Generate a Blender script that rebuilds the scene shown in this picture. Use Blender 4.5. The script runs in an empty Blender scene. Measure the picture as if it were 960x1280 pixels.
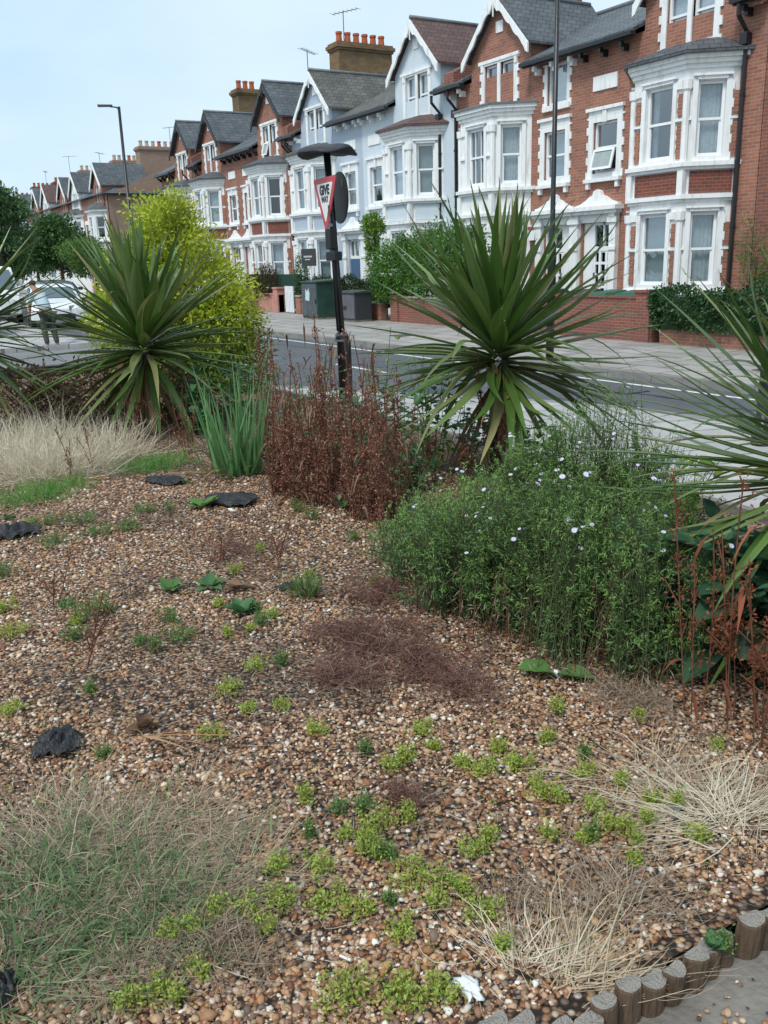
import bpy, bmesh, math, random
import numpy as np
from mathutils import Vector, Matrix
rad = math.radians
rng = np.random.default_rng(7)
random.seed(7)
SC = bpy.context.scene
COL = SC.collection

# ------------------------------------------------------------------ camera
CX, CY, F, CZ = 480.0, 640.0, 1114.0, 2.0
AX = np.array([[0.51535318, 0.2195092, -0.82838808],
               [0.8564906, -0.16452247, 0.48924044],
               [-0.02889567, -0.96163822, -0.27279475]])
cam_data = bpy.data.cameras.new('camera')
cam = bpy.data.objects.new('camera', cam_data)
COL.objects.link(cam)
cam_data.sensor_fit = 'VERTICAL'
cam_data.sensor_height = 24
cam_data.lens = F / 1280 * 24
cam_data.clip_start = 0.05
cam_data.clip_end = 3000
m3 = Matrix([[AX[i][0], -AX[i][1], -AX[i][2]] for i in range(3)])
cam.matrix_world = Matrix.Translation((0, 0, CZ)) @ m3.to_4x4()
SC.camera = cam

# ------------------------------------------------------------------ world and sun (bright overcast)
world = bpy.data.worlds.new('World')
SC.world = world
world.use_nodes = True
nt = world.node_tree
nt.nodes.clear()
out = nt.nodes.new('ShaderNodeOutputWorld')
bg = nt.nodes.new('ShaderNodeBackground')
bg.inputs['Strength'].default_value = 0.12
sky = nt.nodes.new('ShaderNodeTexSky')
sky.sky_type = 'NISHITA'
sky.sun_disc = False
sky.sun_elevation = rad(48)
sky.sun_rotation = rad(200)
sky.air_density = 1.0
sky.dust_density = 1.5
tc = nt.nodes.new('ShaderNodeTexCoord')
mp = nt.nodes.new('ShaderNodeMapping')
mp.inputs['Scale'].default_value = (1.0, 1.0, 2.6)
no = nt.nodes.new('ShaderNodeTexNoise')
no.inputs['Scale'].default_value = 1.7
no.inputs['Detail'].default_value = 9
no.inputs['Roughness'].default_value = 0.5
cr = nt.nodes.new('ShaderNodeValToRGB')
cr.color_ramp.elements[0].position = 0.34
cr.color_ramp.elements[0].color = (3.0, 4.3, 5.4, 1)
cr.color_ramp.elements[1].position = 0.72
cr.color_ramp.elements[1].color = (5.1, 5.8, 6.1, 1)
mx = nt.nodes.new('ShaderNodeMix')
mx.data_type = 'RGBA'
mx.inputs[0].default_value = 0.90
nt.links.new(tc.outputs['Generated'], mp.inputs[0])
nt.links.new(mp.outputs[0], no.inputs['Vector'])
nt.links.new(no.outputs['Fac'], cr.inputs[0])
nt.links.new(sky.outputs[0], mx.inputs[6])
nt.links.new(cr.outputs[0], mx.inputs[7])
nt.links.new(mx.outputs[2], bg.inputs[0])
nt.links.new(bg.outputs[0], out.inputs[0])

sun_d = bpy.data.lights.new('sun', 'SUN')
sun_d.energy = 1.6
sun_d.angle = rad(14)
sun_d.color = (1.0, 0.96, 0.9)
sun = bpy.data.objects.new('sun', sun_d)
COL.objects.link(sun)
# light comes from behind the camera's left shoulder, high
sdir = Vector((0.35, -0.75, 1.15)).normalized()
sun.rotation_euler = sdir.to_track_quat('Z', 'Y').to_euler()

SC.view_settings.view_transform = 'Standard'
SC.view_settings.look = 'None'
SC.view_settings.exposure = 0.62
SC.view_settings.gamma = 1
SC.render.film_transparent = False
SC.cycles.max_bounces = 5
SC.cycles.diffuse_bounces = 2
SC.cycles.glossy_bounces = 2
SC.cycles.transmission_bounces = 3
SC.cycles.transparent_max_bounces = 8
SC.cycles.use_denoising = True

# ------------------------------------------------------------------ helpers: picking world points
def ray(px, py):
    return AX @ np.array([px - CX, py - CY, F])
def G(px, py, z=0.5):
    r = ray(px, py); t = (z - CZ) / r[2]
    return (float(r[0] * t), float(r[1] * t), z)
def pix(P):
    P = np.asarray(P, float).reshape(-1, 3)
    c = (P - np.array([0, 0, CZ])) @ AX
    return CX + F * c[:, 0] / c[:, 2], CY + F * c[:, 1] / c[:, 2], c[:, 2]

# ------------------------------------------------------------------ helpers: objects
def link(o, parent=None):
    COL.objects.link(o)
    if parent is not None:
        o.parent = parent
    return o
def tag(o, label=None, cat=None, group=None, kind=None):
    if label: o['label'] = label
    if cat: o['category'] = cat
    if group: o['group'] = group
    if kind: o['kind'] = kind
    return o
def empty(name, loc, label=None, cat=None, group=None, rz=0):
    o = bpy.data.objects.new(name, None)
    o.empty_display_size = 0.2
    o.location = loc
    o.rotation_euler = (0, 0, rz)
    link(o)
    return tag(o, label, cat, group)
def copy_tree(o, parent=None):
    c = o.copy()
    COL.objects.link(c)
    c.parent = parent
    for ch in [x for x in list(COL.objects) if x.parent == o]:
        copy_tree(ch, c)
    return c
def wparent(o, root):
    """parent o (mesh in world coordinates) to root without moving it"""
    o.parent = root
    loc = Vector((0, 0, 0))
    p = root
    while p is not None:
        loc += p.location
        p = p.parent
    o.location = -loc
    return o

class MB:
    def __init__(s):
        s.v = []; s.f = []
    def add(s, vs, fs):
        n = len(s.v)
        s.v += [tuple(v) for v in vs]
        s.f += [tuple(i + n for i in f) for f in fs]
        return s
    def box(s, x0, x1, y0, y1, z0, z1):
        x0, x1 = min(x0, x1), max(x0, x1)
        y0, y1 = min(y0, y1), max(y0, y1)
        vs = [(x, y, z) for z in (z0, z1) for y in (y0, y1) for x in (x0, x1)]
        return s.add(vs, [(0, 2, 3, 1), (4, 5, 7, 6), (0, 1, 5, 4), (2, 6, 7, 3), (0, 4, 6, 2), (1, 3, 7, 5)])
    def pbox(s, P, u0, u1, z0, z1, d0, d1):
        vs = [P(u, z, d) for z in (z0, z1) for d in (d0, d1) for u in (u0, u1)]
        return s.add(vs, [(0, 2, 3, 1), (4, 5, 7, 6), (0, 1, 5, 4), (2, 6, 7, 3), (0, 4, 6, 2), (1, 3, 7, 5)])
    def quad(s, *p):
        return s.add(p, [tuple(range(len(p)))])
    def prism(s, poly, z0, z1):
        n = len(poly)
        vs = [(x, y, z0) for x, y in poly] + [(x, y, z1) for x, y in poly]
        fs = [tuple(range(n))[::-1], tuple(range(n, 2 * n))]
        fs += [(i, (i + 1) % n, n + (i + 1) % n, n + i) for i in range(n)]
        return s.add(vs, fs)
    def extr(s, pts, vec):
        n = len(pts)
        vs = [tuple(p) for p in pts] + [tuple(p[k] + vec[k] for k in range(3)) for p in pts]
        fs = [tuple(range(n))[::-1], tuple(range(n, 2 * n))]
        fs += [(i, (i + 1) % n, n + (i + 1) % n, n + i) for i in range(n)]
        return s.add(vs, fs)
    def tube(s, pts, radii, n=8, cap=True):
        pts = [Vector(p) for p in pts]
        if not hasattr(radii, '__len__'):
            radii = [radii] * len(pts)
        vs = []; fs = []
        ref = None
        for i, p in enumerate(pts):
            d = (pts[min(i + 1, len(pts) - 1)] - pts[max(i - 1, 0)])
            d = d.normalized() if d.length > 1e-9 else Vector((0, 0, 1))
            if ref is None:
                ref = d.orthogonal().normalized()
            a = (ref - d * ref.dot(d)).normalized()
            ref = a
            b = d.cross(a)
            for k in range(n):
                t = 2 * math.pi * k / n
                vs.append(tuple(p + (a * math.cos(t) + b * math.sin(t)) * radii[i]))
        for i in range(len(pts) - 1):
            for k in range(n):
                fs.append((i * n + k, i * n + (k + 1) % n, (i + 1) * n + (k + 1) % n, (i + 1) * n + k))
        if cap:
            fs.append(tuple(range(n))[::-1])
            fs.append(tuple(range((len(pts) - 1) * n, len(pts) * n)))
        return s.add(vs, fs)
    def build(s, name, mat, parent=None, smooth=False, world=True, bevel=0, fix=True):
        me = bpy.data.meshes.new(name)
        me.from_pydata(s.v, [], s.f)
        me.update()
        if fix and len(s.f) < 60000:
            bm = bmesh.new(); bm.from_mesh(me)
            bmesh.ops.recalc_face_normals(bm, faces=bm.faces)
            bm.to_mesh(me); bm.free()
        me.materials.append(mat)
        if smooth:
            me.polygons.foreach_set('use_smooth', [True] * len(me.polygons))
        o = bpy.data.objects.new(name, me)
        link(o)
        if parent is not None:
            if world: wparent(o, parent)
            else: o.parent = parent
        if bevel:
            b = o.modifiers.new('bevel', 'BEVEL'); b.width = bevel; b.segments = 2; b.limit_method = 'ANGLE'
        return o

def np_obj(name, V, Q, mat, parent=None, smooth=False, mats=None, midx=None):
    """V (n,3), Q (m,4) quads, fast"""
    me = bpy.data.meshes.new(name)
    V = np.ascontiguousarray(V, dtype=np.float32); Q = np.ascontiguousarray(Q, dtype=np.int32)
    k = Q.shape[1]
    me.vertices.add(len(V)); me.vertices.foreach_set('co', V.ravel())
    me.loops.add(Q.size); me.loops.foreach_set('vertex_index', Q.ravel())
    me.polygons.add(len(Q))
    me.polygons.foreach_set('loop_start', np.arange(0, Q.size, k, dtype=np.int32))
    me.polygons.foreach_set('loop_total', np.full(len(Q), k, dtype=np.int32))
    if smooth:
        me.polygons.foreach_set('use_smooth', np.ones(len(Q), dtype=bool))
    me.materials.append(mat)
    if mats:
        for mm in mats: me.materials.append(mm)
        me.polygons.foreach_set('material_index', np.asarray(midx, dtype=np.int32))
    me.update(calc_edges=True)
    o = bpy.data.objects.new(name, me)
    link(o)
    if parent is not None: o.parent = parent
    return o

def nrm(a):
    return a / np.maximum(np.linalg.norm(a, axis=-1, keepdims=True), 1e-9)
def rand_dirs(n, zmin=-1, zmax=1, r=rng):
    z = r.uniform(zmin, zmax, n); a = r.uniform(0, 2 * np.pi, n); q = np.sqrt(np.maximum(0, 1 - z * z))
    return np.stack([q * np.cos(a), q * np.sin(a), z], 1)

def strips(base, d, L, W, bend, segs=4, fold=0.0, prof='taper', side=None, wav=None, twist=0.0):
    """curved tapered blades. base,d (N,3); L,W,bend (N). returns V,Q"""
    N = len(base)
    base = np.asarray(base, float); d = nrm(np.asarray(d, float))
    L = np.broadcast_to(L, (N,)).astype(float); W = np.broadcast_to(W, (N,)).astype(float); bend = np.broadcast_to(bend, (N,)).astype(float)
    t = np.linspace(0, 1, segs + 1)
    down = np.array([0, 0, -1.0])
    cen = base[:, None, :] + d[:, None, :] * (L[:, None] * t)[:, :, None] + down * ((bend * L)[:, None] * t ** 2)[:, :, None]
    if wav is not None:
        cen = cen + wav[:, None, :] * (np.sin(t * np.pi) * 1.0)[None, :, None]
    if side is None:
        up = np.tile(np.array([0, 0, 1.0]), (N, 1))
        s = np.cross(d, up)
        bad = np.linalg.norm(s, axis=1) < 0.15
        s[bad] = rand_dirs(int(bad.sum()), -.1, .1)
        s = nrm(s)
        if twist:
            a = rng.uniform(-twist, twist, N)[:, None]
            s = nrm(s * np.cos(a) + np.cross(d, s) * np.sin(a))
    else:
        s = nrm(side)
    if prof == 'taper': w = 1 - t * 0.93
    elif prof == 'sword': w = np.interp(t, [0, .12, .45, .8, 1], [.55, .8, 1, .55, .03])
    elif prof == 'leaf': w = np.interp(t, [0, .1, .4, .75, 1], [.1, .55, 1, .6, .05])
    else: w = np.ones_like(t)
    hw = W[:, None] * w[None, :] / 2
    nv = nrm(np.cross(s, d))
    if fold:
        Lf = cen + s[:, None, :] * hw[:, :, None] + nv[:, None, :] * (hw * fold)[:, :, None]
        Rt = cen - s[:, None, :] * hw[:, :, None] + nv[:, None, :] * (hw * fold)[:, :, None]
        V = np.stack([Lf, cen, Rt], 2); c = 3
    else:
        V = np.stack([cen + s[:, None, :] * hw[:, :, None], cen - s[:, None, :] * hw[:, :, None]], 2); c = 2
    V = V.reshape(-1, 3)
    q = []
    for i in range(segs):
        for k in range(c - 1):
            a = i * c + k
            q.append([a, a + 1, a + c + 1, a + c])
    q = np.array(q)
    Q = (np.arange(N)[:, None, None] * ((segs + 1) * c) + q[None]).reshape(-1, 4)
    return V, Q
def cat(*vq):
    Vs = []; Qs = []; n = 0
    for V, Q in vq:
        Vs.append(V); Qs.append(Q + n); n += len(V)
    return np.concatenate(Vs), np.concatenate(Qs)
def leaves(pos, d, L, W, fold=0.25):
    """small folded leaves: 2 quads each"""
    return strips(pos, d, L, W, 0.12, segs=2, fold=fold, prof='leaf', twist=1.4)
def tubes_np(A, B, ra, rb, n=3):
    """straight thin tubes A->B"""
    A = np.asarray(A, float); B = np.asarray(B, float); N = len(A)
    d = nrm(B - A)
    ref = np.where(np.abs(d[:, 2:3]) > .9, np.array([[1., 0, 0]]), np.array([[0, 0, 1.]]))
    a = nrm(np.cross(d, ref)); b = np.cross(d, a)
    ra = np.broadcast_to(ra, (N,)); rb = np.broadcast_to(rb, (N,))
    V = []
    for P, r in ((A, ra), (B, rb)):
        for k in range(n):
            t = 2 * np.pi * k / n
            V.append(P + (a * np.cos(t) + b * np.sin(t)) * r[:, None])
    V = np.stack(V, 1).reshape(-1, 3)
    q = np.array([[k, (k + 1) % n, n + (k + 1) % n, n + k] for k in range(n)])
    Q = (np.arange(N)[:, None, None] * 2 * n + q[None]).reshape(-1, 4)
    return V, Q

# ------------------------------------------------------------------ materials
def mat(name, col=(.5, .5, .5), rough=.7, spec=.3, metal=0, bump=0, bscale=20, var=0.0, vscale=3.0, col2=None, thin=False):
    m = bpy.data.materials.new(name); m.use_nodes = True
    n = m.node_tree.nodes; l = m.node_tree.links
    b = n['Principled BSDF']
    b.inputs['Roughness'].default_value = rough
    b.inputs['Specular IOR Level'].default_value = spec
    b.inputs['Metallic'].default_value = metal
    b.inputs['Base Color'].default_value = (*col, 1)
    tcn = n.new('ShaderNodeTexCoord')
    if var or col2:
        nz = n.new('ShaderNodeTexNoise'); nz.inputs['Scale'].default_value = vscale; nz.inputs['Detail'].default_value = 6
        nz.inputs['Roughness'].default_value = .65
        l.new(tcn.outputs['Object'], nz.inputs['Vector'])
        r = n.new('ShaderNodeValToRGB')
        r.color_ramp.elements[0].position = .35; r.color_ramp.elements[1].position = .68
        c2 = col2 or tuple(max(0, c * (1 - var)) for c in col)
        r.color_ramp.elements[0].color = (*c2, 1)
        r.color_ramp.elements[1].color = (*tuple(min(1, c * (1 + var * .4)) for c in col), 1)
        l.new(nz.outputs['Fac'], r.inputs[0]); l.new(r.outputs[0], b.inputs['Base Color'])
    if bump:
        nb = n.new('ShaderNodeTexNoise'); nb.inputs['Scale'].default_value = bscale; nb.inputs['Detail'].default_value = 4
        l.new(tcn.outputs['Object'], nb.inputs['Vector'])
        bp = n.new('ShaderNodeBump'); bp.inputs['Strength'].default_value = bump; bp.inputs['Distance'].default_value = .02
        l.new(nb.outputs['Fac'], bp.inputs['Height']); l.new(bp.outputs[0], b.inputs['Normal'])
    return m

def leafmat(name, cols, rough=.5, trans=.25, spec=.35, noise=0.0):
    """colour varies per leaf (random per island)"""
    m = bpy.data.materials.new(name); m.use_nodes = True
    n = m.node_tree.nodes; l = m.node_tree.links
    b = n['Principled BSDF']
    b.inputs['Roughness'].default_value = rough
    b.inputs['Specular IOR Level'].default_value = spec
    g = n.new('ShaderNodeNewGeometry')
    r = n.new('ShaderNodeValToRGB')
    el = r.color_ramp.elements
    while len(el) > 1: el.remove(el[0])
    el[0].position = 0; el[0].color = (*cols[0], 1)
    for i, c in enumerate(cols[1:], 1):
        e = el.new(i / (len(cols) - 1)); e.color = (*c, 1)
    l.new(g.outputs['Random Per Island'], r.inputs[0])
    src = r.outputs[0]
    if noise:
        tcn = n.new('ShaderNodeTexCoord')
        nz = n.new('ShaderNodeTexNoise'); nz.inputs['Scale'].default_value = 2.2; nz.inputs['Detail'].default_value = 3
        l.new(tcn.outputs['Object'], nz.inputs['Vector'])
        mr = n.new('ShaderNodeMapRange'); mr.inputs[1].default_value = .3; mr.inputs[2].default_value = .7
        mr.inputs[3].default_value = 1 - noise; mr.inputs[4].default_value = 1 + noise
        l.new(nz.outputs['Fac'], mr.inputs[0])
        hs = n.new('ShaderNodeHueSaturation')
        l.new(mr.outputs[0], hs.inputs['Value']); l.new(src, hs.inputs['Color'])
        src = hs.outputs[0]
    l.new(src, b.inputs['Base Color'])
    if trans:
        tr = n.new('ShaderNodeBsdfTranslucent'); l.new(src, tr.inputs[0])
        ms = n.new('ShaderNodeMixShader'); ms.inputs[0].default_value = trans
        l.new(b.outputs[0], ms.inputs[1]); l.new(tr.outputs[0], ms.inputs[2])
        l.new(ms.outputs[0], n['Material Output'].inputs[0])
    return m

def brickmat(name, c1, c2, mortar, sx=.205, sy=.066, patch=(.25, .16, .11), pf=.45, painted=False, offs=.5):
    m = bpy.data.materials.new(name); m.use_nodes = True
    n = m.node_tree.nodes; l = m.node_tree.links
    b = n['Principled BSDF']; b.inputs['Roughness'].default_value = .85; b.inputs['Specular IOR Level'].default_value = .2
    tcn = n.new('ShaderNodeTexCoord'); sp = n.new('ShaderNodeSeparateXYZ'); l.new(tcn.outputs['Object'], sp.inputs[0])
    ad = n.new('ShaderNodeMath'); ad.operation = 'ADD'; l.new(sp.outputs[0], ad.inputs[0]); l.new(sp.outputs[1], ad.inputs[1])
    cb = n.new('ShaderNodeCombineXYZ'); l.new(ad.outputs[0], cb.inputs[0]); l.new(sp.outputs[2], cb.inputs[1])
    br = n.new('ShaderNodeTexBrick')
    br.inputs['Scale'].default_value = 1
    br.inputs['Brick Width'].default_value = sx; br.inputs['Row Height'].default_value = sy
    br.inputs['Mortar Size'].default_value = .006; br.inputs['Mortar Smooth'].default_value = .3
    br.inputs['Bias'].default_value = 0
    br.offset = offs
    br.inputs['Color1'].default_value = (*c1, 1); br.inputs['Color2'].default_value = (*c2, 1); br.inputs['Mortar'].default_value = (*mortar, 1)
    l.new(cb.outputs[0], br.inputs['Vector'])
    nz = n.new('ShaderNodeTexNoise'); nz.inputs['Scale'].default_value = 1.1; nz.inputs['Detail'].default_value = 7; nz.inputs['Roughness'].default_value = .7
    l.new(tcn.outputs['Object'], nz.inputs['Vector'])
    mr = n.new('ShaderNodeMapRange'); mr.inputs[1].default_value = .45; mr.inputs[2].default_value = .75; mr.inputs[4].default_value = pf
    l.new(nz.outputs['Fac'], mr.inputs[0])
    mx = n.new('ShaderNodeMix'); mx.data_type = 'RGBA'
    l.new(mr.outputs[0], mx.inputs[0]); l.new(br.outputs['Color'], mx.inputs[6]); mx.inputs[7].default_value = (*patch, 1)
    l.new(mx.outputs[2], b.inputs['Base Color'])
    bp = n.new('ShaderNodeBump'); bp.inputs['Strength'].default_value = .35 if not painted else .15; bp.inputs['Distance'].default_value = .01
    bp.invert = True
    l.new(br.outputs['Fac'], bp.inputs['Height']); l.new(bp.outputs[0], b.inputs['Normal'])
    return m

def roofmat(name, c1, c2, gap, w=.28, h=.2):
    m = bpy.data.materials.new(name); m.use_nodes = True
    n = m.node_tree.nodes; l = m.node_tree.links
    b = n['Principled BSDF']; b.inputs['Roughness'].default_value = .6; b.inputs['Specular IOR Level'].default_value = .4
    tcn = n.new('ShaderNodeTexCoord'); sp = n.new('ShaderNodeSeparateXYZ'); l.new(tcn.outputs['Object'], sp.inputs[0])
    ad = n.new('ShaderNodeMath'); ad.operation = 'ADD'; l.new(sp.outputs[0], ad.inputs[0]); l.new(sp.outputs[1], ad.inputs[1])
    ad2 = n.new('ShaderNodeMath'); ad2.operation = 'MULTIPLY'; ad2.inputs[1].default_value = 1.6; l.new(sp.outputs[2], ad2.inputs[0])
    cb = n.new('ShaderNodeCombineXYZ'); l.new(ad.outputs[0], cb.inputs[0]); l.new(ad2.outputs[0], cb.inputs[1])
    br = n.new('ShaderNodeTexBrick'); br.inputs['Scale'].default_value = 1
    br.inputs['Brick Width'].default_value = w; br.inputs['Row Height'].default_value = h
    br.inputs['Mortar Size'].default_value = .012; br.inputs['Mortar Smooth'].default_value = .5
    br.inputs['Color1'].default_value = (*c1, 1); br.inputs['Color2'].default_value = (*c2, 1); br.inputs['Mortar'].default_value = (*gap, 1)
    l.new(cb.outputs[0], br.inputs['Vector'])
    nz = n.new('ShaderNodeTexNoise'); nz.inputs['Scale'].default_value = 1.5; nz.inputs['Detail'].default_value = 8; nz.inputs['Roughness'].default_value = .7
    l.new(tcn.outputs['Object'], nz.inputs['Vector'])
    mx = n.new('ShaderNodeMix'); mx.data_type = 'RGBA'; mx.blend_type = 'MULTIPLY'; mx.inputs[0].default_value = .8
    r = n.new('ShaderNodeValToRGB'); r.color_ramp.elements[0].position = .3; r.color_ramp.elements[1].position = .7
    r.color_ramp.elements[0].color = (.55, .55, .5, 1); r.color_ramp.elements[1].color = (1.2, 1.2, 1.2, 1)
    l.new(nz.outputs['Fac'], r.inputs[0])
    l.new(br.outputs['Color'], mx.inputs[6]); l.new(r.outputs[0], mx.inputs[7]); l.new(mx.outputs[2], b.inputs['Base Color'])
    bp = n.new('ShaderNodeBump'); bp.inputs['Strength'].default_value = .5; bp.inputs['Distance'].default_value = .015; bp.invert = True
    l.new(br.outputs['Fac'], bp.inputs['Height']); l.new(bp.outputs[0], b.inputs['Normal'])
    return m

def glassmat(name, tint=(.75, .82, .86), refl=1.0):
    m = bpy.data.materials.new(name); m.use_nodes = True
    n = m.node_tree.nodes; l = m.node_tree.links
    n.remove(n['Principled BSDF'])
    tr = n.new('ShaderNodeBsdfTransparent'); tr.inputs[0].default_value = (*tint, 1)
    gl = n.new('ShaderNodeBsdfGlossy'); gl.inputs['Roughness'].default_value = .03; gl.inputs[0].default_value = (.9, .95, 1, 1)
    fr = n.new('ShaderNodeLayerWeight'); fr.inputs[0].default_value = .35
    mu = n.new('ShaderNodeMapRange'); mu.inputs[1].default_value = 0; mu.inputs[2].default_value = 1
    mu.inputs[3].default_value = .10; mu.inputs[4].default_value = .75 * refl
    l.new(fr.outputs['Facing'], mu.inputs[0])
    ms = n.new('ShaderNodeMixShader')
    l.new(mu.outputs[0], ms.inputs[0]); l.new(tr.outputs[0], ms.inputs[1]); l.new(gl.outputs[0], ms.inputs[2])
    l.new(ms.outputs[0], n['Material Output'].inputs[0])
    # slightly uneven old glass
    nz = n.new('ShaderNodeTexNoise'); nz.inputs['Scale'].default_value = 2.5
    bp = n.new('ShaderNodeBump'); bp.inputs['Strength'].default_value = .08; bp.inputs['Distance'].default_value = .05
    l.new(nz.outputs['Fac'], bp.inputs['Height']); l.new(bp.outputs[0], gl.inputs['Normal'])
    return m

M = {}
M['brick'] = brickmat('red_brick', (.40, .17, .11), (.28, .115, .08), (.36, .29, .25), patch=(.20, .115, .085), pf=.8)
M['brick_dark'] = brickmat('dark_brick', (.26, .075, .05), (.18, .06, .045), (.24, .19, .16), patch=(.13, .07, .06))
M['brick_old'] = brickmat('weathered_brick', (.30, .10, .065), (.21, .08, .06), (.30, .23, .2), patch=(.14, .085, .075), pf=.7)
M['brick_yellow'] = brickmat('stock_brick', (.27, .17, .085), (.19, .12, .065), (.17, .14, .1), patch=(.08, .06, .045), pf=.8)
M['brick_brown'] = brickmat('brown_brick', (.36, .23, .17), (.30, .19, .14), (.33, .27, .22), patch=(.26, .18, .14))
M['brick_pink'] = mat('pink_render', (.55, .27, .22), .85, .2, bump=.3, bscale=30, var=.25)
M['brick_blue'] = brickmat('blue_painted_wall', (.46, .535, .62), (.445, .52, .605), (.41, .48, .57), patch=(.36, .43, .51), pf=.35, painted=True)
M['brick_blue2'] = brickmat('pale_blue_painted_wall', (.62, .70, .75), (.60, .68, .735), (.56, .64, .70), patch=(.49, .56, .61), pf=.35, painted=True)
def paintmat():
    m = mat('white_masonry_paint', (.84, .86, .86), .65, .25, bump=.15, bscale=25)
    n = m.node_tree.nodes; l = m.node_tree.links; b = n['Principled BSDF']
    t = n.new('ShaderNodeTexCoord'); mp_ = n.new('ShaderNodeMapping'); mp_.inputs['Scale'].default_value = (5, 5, .9)
    n1 = n.new('ShaderNodeTexNoise'); n1.inputs['Scale'].default_value = 1.6; n1.inputs['Detail'].default_value = 8; n1.inputs['Roughness'].default_value = .7
    l.new(t.outputs['Object'], mp_.inputs[0]); l.new(mp_.outputs[0], n1.inputs['Vector'])
    r = n.new('ShaderNodeValToRGB'); r.color_ramp.elements[0].position = .28; r.color_ramp.elements[0].color = (.60, .59, .56, 1)
    r.color_ramp.elements[1].position = .50; r.color_ramp.elements[1].color = (.85, .87, .87, 1)
    l.new(n1.outputs['Fac'], r.inputs[0]); l.new(r.outputs[0], b.inputs['Base Color'])
    return m
M['white'] = paintmat()
M['white_frame'] = mat('white_window_paint', (.85, .87, .88), .4, .4)
M['slate'] = roofmat('slate_roof', (.12, .135, .15), (.085, .095, .11), (.03, .03, .035))
M['slate_old'] = roofmat('mossy_slate_roof', (.15, .145, .12), (.09, .095, .095), (.03, .03, .03))
M['tile'] = roofmat('brown_tile_roof', (.155, .085, .075), (.11, .065, .06), (.035, .025, .025))
M['lead'] = mat('lead_flashing', (.16, .17, .19), .5, .5, bump=.3, bscale=6, var=.3)
M['black'] = mat('black_gloss_paint', (.012, .013, .016), .35, .5, bump=.1, bscale=40)
M['dark_wood'] = mat('dark_bargeboard_paint', (.03, .03, .035), .5, .4)
M['pot'] = mat('terracotta_pot', (.48, .13, .06), .8, .2, var=.3, vscale=8)
M['pot_pale'] = mat('buff_clay_pot', (.5, .42, .32), .8, .2, var=.3, vscale=8)
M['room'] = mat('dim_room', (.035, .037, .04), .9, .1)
M['glass'] = glassmat('window_glass')
M['net'] = mat('net_curtain', (.62, .66, .66), .9, .1, var=.2, vscale=14)
M['blind'] = mat('grey_blind', (.36, .42, .42), .8, .1, var=.12, vscale=5)
M['curtain'] = mat('blue_grey_curtain', (.24, .28, .33), .9, .1, var=.35, vscale=9)
M['door_blue'] = mat('blue_door_paint', (.06, .13, .24), .4, .5)
M['stone'] = mat('stone_coping', (.38, .33, .28), .85, .2, bump=.3, bscale=15, var=.3)
# ------------------------------------------------------------------ ground, road, pavements
FY = 15.5          # house front line in the houses' own units
HS, HZ = 1.13, -.26   # the houses' units to metres, and their floor level
def set_house(r):
    r.location = (r.location.x * HS, r.location.y * HS, r.location.z * HS + HZ); r.scale = (HS, HS, HS)
def kerb_far(x):   # the far kerb bends very slightly
    return 10.85 + 0.028 * (x + 11)
def mat_ground_asphalt(name, base, var, rough=.85):
    m = mat(name, base, rough, .25, var=var, vscale=.35)
    n = m.node_tree.nodes; l = m.node_tree.links; b = n['Principled BSDF']
    tcn = n.new('ShaderNodeTexCoord'); nz = n.new('ShaderNodeTexNoise'); nz.inputs['Scale'].default_value = 120; nz.inputs['Detail'].default_value = 3
    l.new(tcn.outputs['Object'], nz.inputs['Vector'])
    bp = n.new('ShaderNodeBump'); bp.inputs['Strength'].default_value = .4; bp.inputs['Distance'].default_value = .004
    l.new(nz.outputs['Fac'], bp.inputs['Height']); l.new(bp.outputs[0], b.inputs['Normal'])
    return m
M['asphalt'] = mat_ground_asphalt('road_asphalt', (.115, .122, .135), .25)
M['asphalt_side'] = mat_ground_asphalt('side_street_asphalt', (.20, .205, .21), .2)
M['line'] = mat('road_line_paint', (.72, .72, .70), .7, .3, var=.35, vscale=9)
M['land'] = mat('distant_ground', (.12, .13, .08), .95, .1, var=.4, vscale=.05)
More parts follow.
